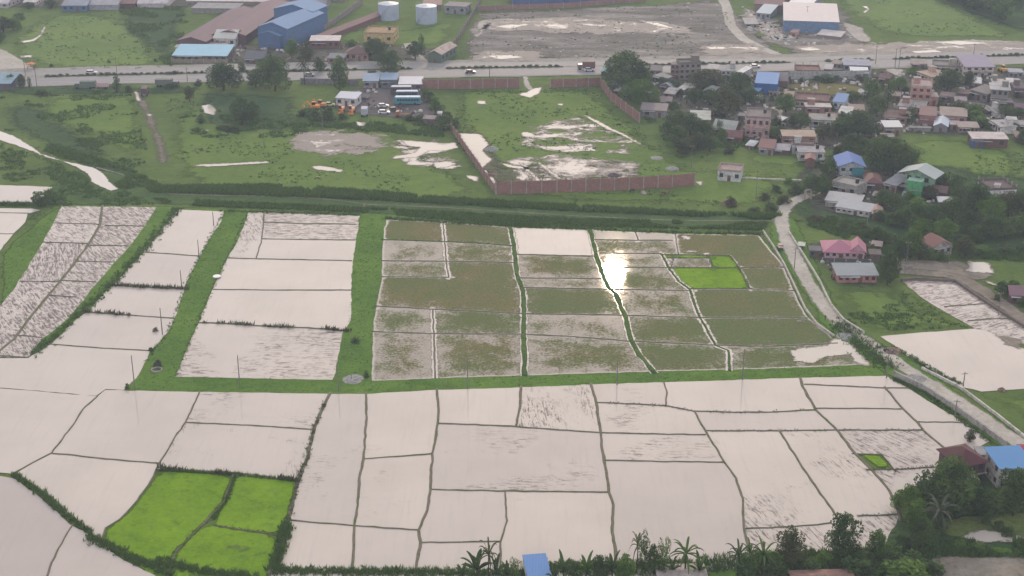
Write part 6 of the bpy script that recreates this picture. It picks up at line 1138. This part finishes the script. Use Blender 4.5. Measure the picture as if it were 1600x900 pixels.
def bus(px, py, deg, body, top, label, L_=10.3):
    r = place('bus', px, py, deg, label, 'bus', 'buses parked in the yard'); h = 1.25; x = L_/2
    MB().xz([(-x, .45), (x, .45), (x, 1.4), (x-.15, 2.9), (-x+.1, 2.95), (-x, 2.6)], -h, h).build('body', paint(body), r)
    MB().xz([(-x+.1, 2.955), (x-.16, 2.905), (x-.5, 3.15), (-x+.5, 3.2)], -h+.03, h-.03).build('roof', paint(top, .6), r)
    for s_ in (-1, 1):
        for k in range(8): a = -x+.7+k*(L_-1.6)/8; MB().box(a, s_*h-.02 if s_ > 0 else s_*h-.03, 1.55, a+(L_-1.6)/8-.16, s_*h+.03 if s_ > 0 else s_*h+.02, 2.4).build('window', M['glass'], r)
    MB().xz([(x-.01, 1.45), (x+.03, 1.45), (x-.09, 2.6), (x-.14, 2.6)], -h+.15, h-.15).build('windscreen', M['glass'], r); wheels(r, (-x+2.2, x-2.3), h, .5, .3); return r
def digger(px, py, deg, rgb, label, loader=False, name='excavator', cat='excavator'):
    r = place(name, px, py, deg, label, cat); p = paint(rgb, .5)
    if loader: wheels(r, (-1.3, 1.3), 1.1, .62, .35)
    else:
        for s_ in (-1, 1): MB().xz([(-1.9, .25), (-1.6, 0), (1.6, 0), (1.9, .25), (1.7, .7), (-1.7, .7)], s_*1.05-.3, s_*1.05+.3).build('track', M['tyre'], r)
    MB().xz([(-2.0, .75), (1.6, .75), (1.6, 1.3), (.4, 1.7), (-2.0, 1.8)], -1.05, 1.05).build('body', p, r)
    MB().xz([(-.2, 1.72), (1.2, 1.5), (1.1, 2.7), (-.2, 2.75)], -.95, .05).build('cab', M['glass'], r)
    MB().box(-.25, -1.0, 2.76, 1.15, .1, 2.84).build('roof', p, r)
    MB().xz([(1.1, 1.3), (1.5, 1.2), (2.9, 3.1), (2.8, 3.5), (2.4, 3.2)] if not loader else [(1.2, 1.3), (1.5, 1.1), (3.0, .7), (3.0, 1.0)], .25, .6).build('boom', p, r)
    if not loader: MB().xz([(2.5, 3.4), (2.9, 3.45), (4.4, 1.7), (4.2, 1.4)], .3, .55).build('arm', p, r); MB().xz([(4.1, 1.6), (4.6, 1.6), (4.7, .9), (4.1, .7), (3.8, 1.1)], 0, .85).build('bucket', p, r)
    else: MB().xz([(2.9, .9), (3.0, .3), (3.8, .25), (3.2, .5), (3.15, 1.1)], -1.1, 1.1).build('bucket', p, r)
    return r
car(143, 116, 2, (214, 214, 218), 'white van driving on the far carriageway above a parked green truck', 4.9, 2.0, name='van', cat='van')
truck(134, 139, 180, (90, 100, 96), (96, 112, 104), 'dark green covered truck parked on the verge left of the cone tree', 8.5, 3.2)
truck(158, 139, 180, (150, 110, 120), (196, 170, 176), 'open truck loaded with pinkish goods behind the dark green truck', 6.5, 2.6, openbed=True)
truck(262, 136, 0, (80, 90, 84), (104, 112, 106), 'grey green lorry parked on the verge right of the dirt track', 9.5, 3.2)
truck(227, 149, 97, (90, 70, 76), (86, 70, 78), 'dark truck seen from behind at the top of the dirt track', 6.5, 3.4)
truck(916, 109, 180, (120, 100, 100), (116, 92, 88), 'brown box truck on the highway left of the teal kiosk', 7.5, 3.6, 2.5)
car(921, 112, 0, (206, 206, 208), 'white car in front of the brown box truck', 4.3)
bus(637, 163, 180, (70, 142, 158), (180, 208, 226), 'teal bus with pale roof, nearest of three parked buses')
bus(636, 154, 180, (76, 92, 108), (176, 196, 216), 'slate coloured bus in the middle of three parked buses', 9)
bus(627, 147, 180, (86, 78, 84), (178, 184, 200), 'dark bus with grey roof, farthest of three parked buses', 8.5)
car(599, 168, 20, (226, 226, 230), 'white car at the rear of the group by the yard edge', 4.4)
car(600, 178, 5, (214, 216, 220), 'white pickup nearest the yard edge', 4.6, name='pickup', cat='pickup')
car(612, 174, 200, (92, 92, 94), 'dark grey car beside the white cars', 4.4)
truck(570, 180, 92, (150, 160, 176), (160, 168, 186), 'pale lilac box truck parked end on beside the orange machines', 6, 3.2)
truck(566, 154, 140, (90, 86, 88), (150, 146, 146), 'grey lorry parked askew behind the white cabin', 6.5, 2.4, openbed=True)
truck(630, 183, 175, (150, 96, 76), (150, 116, 100), 'rusty open trailer truck at lower edge of the yard', 6, 1.9, openbed=True)
digger(492, 171, 175, (216, 140, 62), 'orange excavator with raised boom left of the white cabin')
digger(502, 168, 178, (206, 132, 62), 'second orange excavator close behind the first one', name='excavator')
digger(534, 175, 270, (204, 130, 68), 'left orange loader before the white cabin', True, 'loader', 'loader')
digger(550, 176, 268, (206, 134, 70), 'right orange loader before the white cabin', True, 'loader', 'loader')
car(516, 166, 10, (196, 200, 150), 'pale yellow car between excavators and the white cabin', 3.8)
digger(1566, 113, 100, (226, 178, 80), 'yellow loader by the highway right of the lilac roof', True, 'loader', 'loader')
for px, lab in ((484, 'grey minibus driving on the near carriageway behind the palm'), (1180, 'small white car on the highway above the blue shed'), (1350, 'silver car on the highway above the lavender shed'), (735, 'dark car on the highway above the brick wall')):
    car(px, yint(hi_s, px)+1, 3, {484: (150, 150, 156), 1180: (214, 214, 214), 1350: (170, 172, 176), 735: (70, 72, 78)}[px], lab, 4.4)
# motor rickshaw on the gravel road
r = place('auto_rickshaw', 1218, 391, 100, 'small dark motor rickshaw at the left edge of the gravel road', 'auto rickshaw'); r.location.z = .18; p_ = paint((60, 58, 66), .5)
MB().xz([(-1.2, .35), (.9, .35), (1.3, .9), (.9, 1.0), (-1.2, .95)], -.6, .6).build('body', p_, r); MB().xz([(-1.25, 1.6), (.7, 1.65), (.5, 1.8), (-1.1, 1.8)], -.65, .65).build('canopy', p_, r)
MB().tube((.75, .45, .95), (.6, .55, 1.64), .04).tube((.75, -.45, .95), (.6, -.55, 1.64), .04).tube((-1.1, .5, .93), (-1.1, .55, 1.62), .04).tube((-1.1, -.5, .93), (-1.1, -.55, 1.62), .04).build('frame', M['steel'], r)
wheels(r, (-.8,), .62, .27, .14); MB().tube((1.1, -.07, .27), (1.1, .07, .27), .27, .27, 12).build('wheel', M['tyre'], r)
r = place('motorcycle', 1386, 551, 150, 'dark motorcycle parked beside the brick heap on the gravel road', 'motorcycle'); r.location.z = .18
MB().xz([(-.7, .6), (-.2, .45), (.35, .5), (.5, .95), (.1, .9), (-.75, .85)], -.14, .14).build('body', paint((60, 50, 52)), r); MB().tube((-.6, -.06, .31), (-.6, .06, .31), .31, .31, 12).build('wheel', M['tyre'], r); MB().tube((.68, -.06, .31), (.68, .06, .31), .31, .31, 12).build('wheel', M['tyre'], r); MB().tube((.45, 0, .95), (.68, 0, .31), .04).tube((.45, -.33, 1.02), (.45, .33, 1.02), .03).build('fork', M['steel'], r)

# ------------------------------------------------------------------ people and cattle: one skinned surface each
def skinned(name, pts, edges, rad, mats, root_i=0, paint_fn=None):
    me = bpy.data.meshes.new(name); me.from_pydata(pts, edges, []); o = bpy.data.objects.new(name, me); COL.objects.link(o)
    md = o.modifiers.new('skin', 'SKIN'); me.skin_vertices[0].data
    for i, r in enumerate(rad): me.skin_vertices[0].data[i].radius = (r, r) if not isinstance(r, tuple) else r
    me.skin_vertices[0].data[root_i].use_root = True
    s_ = o.modifiers.new('sub', 'SUBSURF'); s_.levels = 1; s_.render_levels = 1
    dg = bpy.context.evaluated_depsgraph_get(); ev = o.evaluated_get(dg); nm = bpy.data.meshes.new_from_object(ev); o.modifiers.clear(); o.data = nm; nm.materials.clear()
    for m in mats: nm.materials.append(m)
    for p in nm.polygons: p.use_smooth = True; p.material_index = paint_fn(p.center) if paint_fn else 0
    return o
def person(px, py, deg, shirt, legs, label, stride=.18, hgt=1.65, arm=.12):
    k = hgt/1.7; P = [(0, 0, .95), (0, 0, 1.2), (0, 0, 1.42), (0, 0, 1.5), (.02, 0, 1.6), (.02, 0, 1.7), (0, .18, 1.38), (-arm, .23, 1.1), (.05, .22, .86), (0, -.18, 1.38), (arm, -.23, 1.1), (.12+arm, -.22, .88), (0, .1, .9), (stride*.6, .1, .5), (stride, .1, .06), (stride+.15, .11, .04), (0, -.1, .9), (-stride*.3, -.1, .5), (-stride, -.1, .08), (-stride+.14, -.11, .04)]
    P = [(x*k, y*k, z*k) for x, y, z in P]; E = [(0, 1), (1, 2), (2, 3), (3, 4), (4, 5), (2, 6), (6, 7), (7, 8), (2, 9), (9, 10), (10, 11), (0, 12), (12, 13), (13, 14), (14, 15), (0, 16), (16, 17), (17, 18), (18, 19)]
    Rd = [.15, .14, .13, .06, .1, .09, .07, .05, .035, .07, .05, .035, .1, .075, .05, .045, .1, .075, .05, .045]
    def pf(c): z = c.z/k; return 3 if z > 1.64 else 2 if z > 1.46 or (abs(c.y) > .17*k and z < 1.12) or z < .08 else 0 if z > .93 else 1
    o = skinned('person', P, E, [r*k for r in Rd], [paint(shirt, .9), paint(legs, .9), M['skin'], paint((26, 22, 22), .8)], 0, pf)
    p = G(px, py); o.location = (p.x, p.y, .2); o.rotation_euler = (0, 0, R(deg)); return tag(o, label, 'person', 'people walking on the gravel road')
person(1319, 517, 120, (80, 76, 84), (50, 50, 60), 'person in dark clothes walking apart, left of a close pair')
person(1325, 521, 110, (140, 130, 130), (60, 56, 60), 'person in light grey, left of the close pair on the gravel road')
person(1329, 523, 115, (96, 70, 72), (56, 52, 60), 'person in reddish brown, right of the close pair on the gravel road')
person(1364, 539, 300, (176, 176, 170), (110, 104, 100), 'person in pale clothes at the outer edge of the gravel road', .1)
person(1370, 546, 130, (60, 60, 70), (44, 44, 50), 'person in black near the parked motorcycle')
person(1289, 502, 20, (88, 80, 76), (66, 60, 56), 'person standing on the grassy left edge of the gravel road', .06)
person(1538, 678, 140, (130, 120, 116), (70, 66, 70), 'person on the lower right stretch of the gravel road', .2)
def cow(px, py, deg, rgb, label):
    P = [(-.75, 0, 1.05), (-.2, 0, 1.05), (.4, 0, 1.08), (.7, 0, 1.15), (1.0, 0, 1.0), (1.2, 0, .7), (1.38, 0, .55)]; E = [(i, i+1) for i in range(6)]; Rd = [.27, .34, .3, .2, .13, .12, .07]
    for sx, top in ((-.7, 0), (.45, 2)):
        for s_ in (-1, 1): n = len(P); back = sx < 0; P += [(sx, s_*.2, .75), (sx+(-.08 if back else .02), s_*.2, .4), (sx+(0 if back else .02), s_*.2, .03)]; E += [(top, n), (n, n+1), (n+1, n+2)]; Rd += [.14, .07, .05]
    n = len(P); P += [(-1.0, 0, .95), (-1.05, 0, .5)]; E += [(0, n), (n, n+1)]; Rd += [.04, .03]
    o = skinned('cow', P, E, Rd, [paint(rgb, .9)], 1); p = G(px, py); o.location = (p.x, p.y, .12); o.rotation_euler = (0, 0, R(deg)); return tag(o, label, 'cow', 'cattle grazing by the brick compound')
cow(988, 302, 10, (50, 44, 46), 'black cow grazing below the middle of the front compound wall'); cow(1036, 305, 190, (120, 92, 76), 'left of two brown cows grazing below the front compound wall'); cow(1048, 304, 20, (128, 100, 84), 'right of two brown cows grazing below the front compound wall'); cow(967, 199, 0, (40, 36, 40), 'black cow grazing inside the compound beside the long puddle')

# ------------------------------------------------------------------ poles and small things
def pole(px, py, h, label, arm=True, group=None, r=.13, lean=0, mat=None, name='utility_pole', cat='utility pole'):
    p = G(px, py); o = tag(empty(name, (p.x, p.y, .05), random.uniform(-.3, .3)), label, cat, group); o.rotation_euler[1] = lean
    MB().tube((0, 0, 0), (0, 0, h), r*1.15, r*.7, 8).build('shaft', mat or M['pole'], o)
    if arm:
        MB().box(-.8, -.05, h-.55, .8, .05, h-.43).build('crossarm', M['pole'], o)
        for x in (-.7, 0, .7): MB().tube((x, 0, h-.42), (x, 0, h-.2), .05, .05, 6).build('insulator', M['white'], o)
    return o
line = [(334, 353, 4.6, 'far end of the pole line on the grass strip beside the top left plots'), (311, 401, 5.2, 'pole standing beside the bund between the first and second left plots'), (284, 449, 5.0, 'pole at the sedge covered bund of the left plots'), (254, 523, 7.4, 'pole beside the middle grass strip above the grey bush'), (211, 610, 9.0, 'tall pole at the lower left corner of the grass strip'),
 (375, 607, 8.6, 'pole on the lower grass strip below the ploughed plot'), (529, 612, 7.6, 'pole on the lower grass strip left of the gravel mound plot line'), (731, 608, 8.0, 'pole on the lower grass strip below the third seedling plot'), (964, 602, 6.8, 'pole on the lower grass strip below the wide seedling plot'), (1160, 594, 8.2, 'pole on the lower grass strip before the right seedling plots'), (1385, 591, 7.6, 'pole at the corner where grass strip meets the gravel road')]
for x, y, h, lab in line: pole(x, y, h, lab, x > 1300, 'thin poles of the line across the plots')
for x, y, h, lab in [(1505, 604, 3.8, 'short pole at the edge of the big plot right of the gravel road'), (1492, 652, 4.5, 'pole standing on the retaining wall side of the lower gravel road'), (1241, 420, 6.5, 'pole in the middle of the upper gravel road verge'), (1353, 368, 7.2, 'pole before the small terracotta gabled shed'), (1181, 312, 10, 'tall pole between the white hut and the gravel road'), (504, 202, 7.5, 'pole on the meadow below the excavators'), (579, 201, 6, 'pole on the meadow below the lilac box truck'),
 (413, 228, 5, 'short pole on the meadow left of the muddy flood'), (1560, 492, 6.5, 'pole on the dark bank of the muddy road'), (1416, 414, 7.2, 'pale pole before the bright green topped tree'), (1482, 410, 5, 'pole at the water edge below the terracotta house'), (183, 118, 8, 'pole behind the cone tree on the highway'), (293, 128, 6, 'dark post on the median of the highway'), (40, 119, 9, 'pole at the end of the pale side road'), (58, 138, 12, 'tall thin pole right of the left edge kiosk'),
 (1398, 108, 9, 'left of twin poles at the highway in front of the sand'), (1404, 109, 9, 'right of twin poles at the highway in front of the sand'), (765, 121, 5, 'pole above the middle of the highway brick wall'), (1520, 96, 8, 'pole on the median behind the lilac roof'), (1260, 38, 9, 'pole in front of the big white roofed factory'), (1080, 262, 8, 'pole right of the east end of the compound'), (1368, 100, 8, 'pole right of the long lavender shed')]:
    pole(x, y, h, lab, True)
def ring(px, py, r, h, m, label, name='concrete_ring', cat='well ring'):
    p = G(px, py); o = tag(empty(name, (p.x, p.y, .06)), label, cat); k = 28; v = []; f = []
    for q, z in ((r, 0), (r, h), (r*.82, h), (r*.82, .02)): v += [(cos(2*pi*i/k)*q, sin(2*pi*i/k)*q, z) for i in range(k)]
    for a in range(3):
        for i in range(k): j = (i+1) % k; f.append((a*k+i, a*k+j, (a+1)*k+j, (a+1)*k+i))
    mesh_obj('rim', v, f, m, o); mesh_obj('water_surface', [(cos(2*pi*i/k)*r*.82, sin(2*pi*i/k)*r*.82, .05) for i in range(k)], [tuple(range(k))], M['algae_flat'], o); return o
M['algae_flat'] = m_simple('dark_pool', (.05, .07, .04, 1), .1, .5)
ring(245, 579, 1.35, .35, M['concrete'], 'concrete ring with dark pool on the left grass strip')
def heap(px, py, r, h, m, label, name='gravel_heap', cat='gravel heap', sx=1.0):
    p = G(px, py); k = 26; v = []; f = []; from mathutils import noise as mn
    for a in range(6):
        q = a/5
        for i in range(k): t = 2*pi*i/k; n = 1+.18*mn.noise(Vector((cos(t)*2+px, sin(t)*2, q*2))); v.append((cos(t)*r*(1-q*.97)*n*sx, sin(t)*r*(1-q*.97)*n, h*(1-(1-q)**1.6)*(1+.15*mn.noise(Vector((px+i, a, 0))))))
    for a in range(5):
        for i in range(k): j = (i+1) % k; f.append((a*k+i, a*k+j, (a+1)*k+j, (a+1)*k+i))
    f.append(tuple(5*k+i for i in range(k))); o = mesh_obj(name, v, f, m, None, True); o.location = (p.x, p.y, .08); return tag(o, label, cat)
M['greyh'] = m_simple('grey_gravel', (.24, .24, .235, 1), .95, .1, .4, 1.5); M['brownh'] = m_simple('brown_rubble', (.16, .11, .09, 1), .95, .1, .5, 1.2); M['darkh'] = m_simple('dark_mound', (.10, .08, .08, 1), .95, .1, .4, 1.5)
h_ = heap(552, 593, 2.7, .35, M['greyh'], 'flat round grey gravel mound at the corner of the grass strips')
p = G(549, 594); o = mesh_obj('pipe_stub', *(lambda m: (m.v, m.f))(MB().tube((0, 0, 0), (0, 0, 1.0), .1, .1, 10).tube((0, 0, 1.0), (0, 0, 1.08), .16, .16, 10)), M['pole']); o.location = (p.x, p.y, .3); tag(o, 'short dark pipe standing in the round grey mound', 'pipe')
p = G(339, 434); root = tag(empty('well_cover', (p.x, p.y, .08)), 'round white well cover at the edge of the middle grass strip', 'well cover'); MB().tube((0, 0, 0), (0, 0, .35), 1.05, 1.05, 24).build('base', M['concrete'], root); MB().tube((0, 0, .35), (0, 0, .5), 1.15, 1.1, 24).build('lid', M['white'], root)
for a in [(768, 234, 2.6, 1.3, 'greyh', 'grey gravel heap at the flooded corner of the compound'), (959, 275, 2.4, 1.1, 'darkh', 'dark mound in the long flooded patch of the compound'), (1050, 264, 2.4, .8, 'greyh', 'right grey gravel heap above the end of the front wall'), (1026, 247, 2.2, .4, 'greyh', 'low wide grey heap above the right end of the compound'), (757, 265, 1.0, .6, 'brownh', 'small brown heap on the water by the west wall'), (768, 274, 2.2, .8, 'brownh', 'reddish earth heap in the corner of the compound walls'),
          (1394, 549, 2.4, .9, 'brownh', 'brown brick heap at the edge of the big right plot'), (1565, 610, 1.0, .7, 'brownh', 'brown lump at the lower edge of the big right plot'), (1140, 319, 2.6, 1.8, 'brownh', 'brownish haystack on the bank right of the meadow'), (1322, 526, 2.6, .5, 'greyh', 'pale gravel heap in the grass left of the gravel road'), (1432, 592, 2.6, .5, 'greyh', 'grey gravel spill on the lower gravel road'), (1090, 198, 2.5, 1, 'greyh', 'grey heap between trees above the greenish gable'), (920, 230, 1.2, .4, 'greyh', 'small grey heap in the middle of the compound')]:
    heap(*a[:4], M[a[4]], a[5], *(('haystack', 'haystack') if 'haystack' in a[5] else ()))
# gate pillars and kiosk
p = G(1262, 312); root = tag(empty('gate', (p.x, p.y, .1), .3), 'pale arched gate beside the top of the gravel road', 'gate')
for s_ in (-1, 1): MB().box(s_*1.1-.25, -.25, 0, s_*1.1+.25, .25, 2.6).build('pillar', M['concrete'], root)
v = []; f = []
for i in range(13): t = pi*i/12; v += [(cos(t)*1.35, y, 2.6+sin(t)*.9) for y in (-.25, .25)]+[(cos(t)*.95, y, 2.6+sin(t)*.5) for y in (-.25, .25)]
for i in range(12): a = i*4; f += [(a, a+4, a+5, a+1), (a+2, a+3, a+7, a+6), (a, a+2, a+6, a+4), (a+1, a+5, a+7, a+3)]
mesh_obj('arch', v, f, M['concrete'], root)
p = G(49, 108); root = tag(empty('roadside_stall', (p.x, p.y, .2)), 'little stall with orange roof on the far side of the highway', 'stall')
MB().box(-1.5, -1, .9, 1.5, -.3, 1.0).box(-1.5, -1, 0, -1.3, -.8, .9).box(1.3, -1, 0, 1.5, -.8, .9).build('counter', M['wood'], root)
for x in (-1.4, 1.4):
    for y in (-1.1, 1.0): MB().tube((x, y, 0), (x, y, 2.1), .06).build('post', M['wood'], root)
MB().xz([(-1.8, 2.1), (1.8, 2.1), (1.8, 2.2), (0, 2.6), (-1.8, 2.2)], -1.5, 1.4).build('roof', paint((206, 120, 80), .8), root)
# rubble and household clutter in the yards, on the barren ground and on the road sides
def clutter(name, jobs, m):
    V = []; F = []
    for poly, n, smin, smax, hh in jobs:
        q = scatter(poly, n); q = q[clumpy(q, .09, -.05)]
        for x, y in q:
            a = rng.random()*6.28; sx = rng.uniform(smin, smax); sy = sx*rng.uniform(.4, 1); h = hh*rng.uniform(.3, 1); k = len(V)
            for z in (0, h):
                for u, v_ in ((-1, -1), (1, -1), (1, 1), (-1, 1)): V.append((x+(cos(a)*u*sx-sin(a)*v_*sy)*.5*(1 if z == 0 else .8), y+(sin(a)*u*sx+cos(a)*v_*sy)*.5*(1 if z == 0 else .8), .05+z))
            F += [(k+4, k+5, k+6, k+7), (k, k+1, k+5, k+4), (k+1, k+2, k+6, k+5), (k+2, k+3, k+7, k+6), (k+3, k, k+4, k+7)]
    return tag(np_obj(name, np.array(V), np.array(F), m), kind='stuff')
yards = [(1000, 118), (1240, 120), (1400, 112), (1600, 115), (1600, 210), (1500, 212), (1412, 208), (1300, 232), (1170, 230), (1040, 180)]
M['pale_rubble'] = m_simple('pale_rubble', (.42, .40, .38, 1), .9, .1, .5, .7); M['dark_rubble'] = m_simple('dark_rubble', (.09, .075, .07, 1), .9, .1, .6, .5)
clutter('rubble', [(yards, 900, .4, 2.0, 1.0), ([(560, 140), (655, 132), (690, 190), (575, 180)], 70, .3, 1.4, .8), ([(742, 20), (1130, 2), (1235, 92), (720, 92)], 200, .3, 1.4, .3), ([(1160, 10), (1240, 60), (1235, 72), (1170, 50)], 160, .5, 2.5, .7), ([(1260, 378), (1380, 374), (1385, 445), (1300, 440)], 60, .3, 1.2, .7), ([(300, 66), (560, 66), (690, 80), (690, 96), (300, 98)], 160, .4, 1.8, .8), ([(1290, 280), (1470, 268), (1470, 320), (1300, 335)], 90, .3, 1.6, .9), ([(1200, 40), (1330, 56), (1330, 70), (1200, 70)], 90, .4, 2, .6)], M['pale_rubble'])
clutter('scrap', [(yards, 900, .4, 2.2, 1.4), ([(560, 140), (655, 132), (690, 190), (575, 180)], 110, .3, 1.6, 1.0), ([(742, 20), (1130, 2), (1235, 92), (720, 92)], 160, .3, 1.4, .4), ([(1260, 378), (1380, 374), (1385, 445), (1300, 440)], 70, .3, 1.2, .8), ([(300, 66), (560, 66), (690, 80), (690, 96), (300, 98)], 160, .4, 1.8, 1.2), ([(1290, 280), (1470, 268), (1470, 320), (1300, 335)], 90, .3, 1.6, 1.2), ([(1170, 20), (1330, 56), (1330, 70), (1180, 60)], 120, .4, 2, .8)], M['dark_rubble'])
# ------------------------------------------------------------------ the hazy air
hz = MB().box(-1500, -80, -1.2, 1500, 1700, 168).build('haze', None); tag(hz, kind='stuff')
hm = bpy.data.materials.new('haze'); hm.use_nodes = True; n_ = hm.node_tree.nodes; n_.clear()
ho = n_.new('ShaderNodeOutputMaterial'); pv = n_.new('ShaderNodeVolumePrincipled'); pv.inputs['Density'].default_value = .00022; pv.inputs['Color'].default_value = (.68, .79, 1, 1); pv.inputs['Anisotropy'].default_value = .1
hm.node_tree.links.new(pv.outputs[0], ho.inputs['Volume']); hz.data.materials.append(hm)
hz.display_type = 'WIRE'
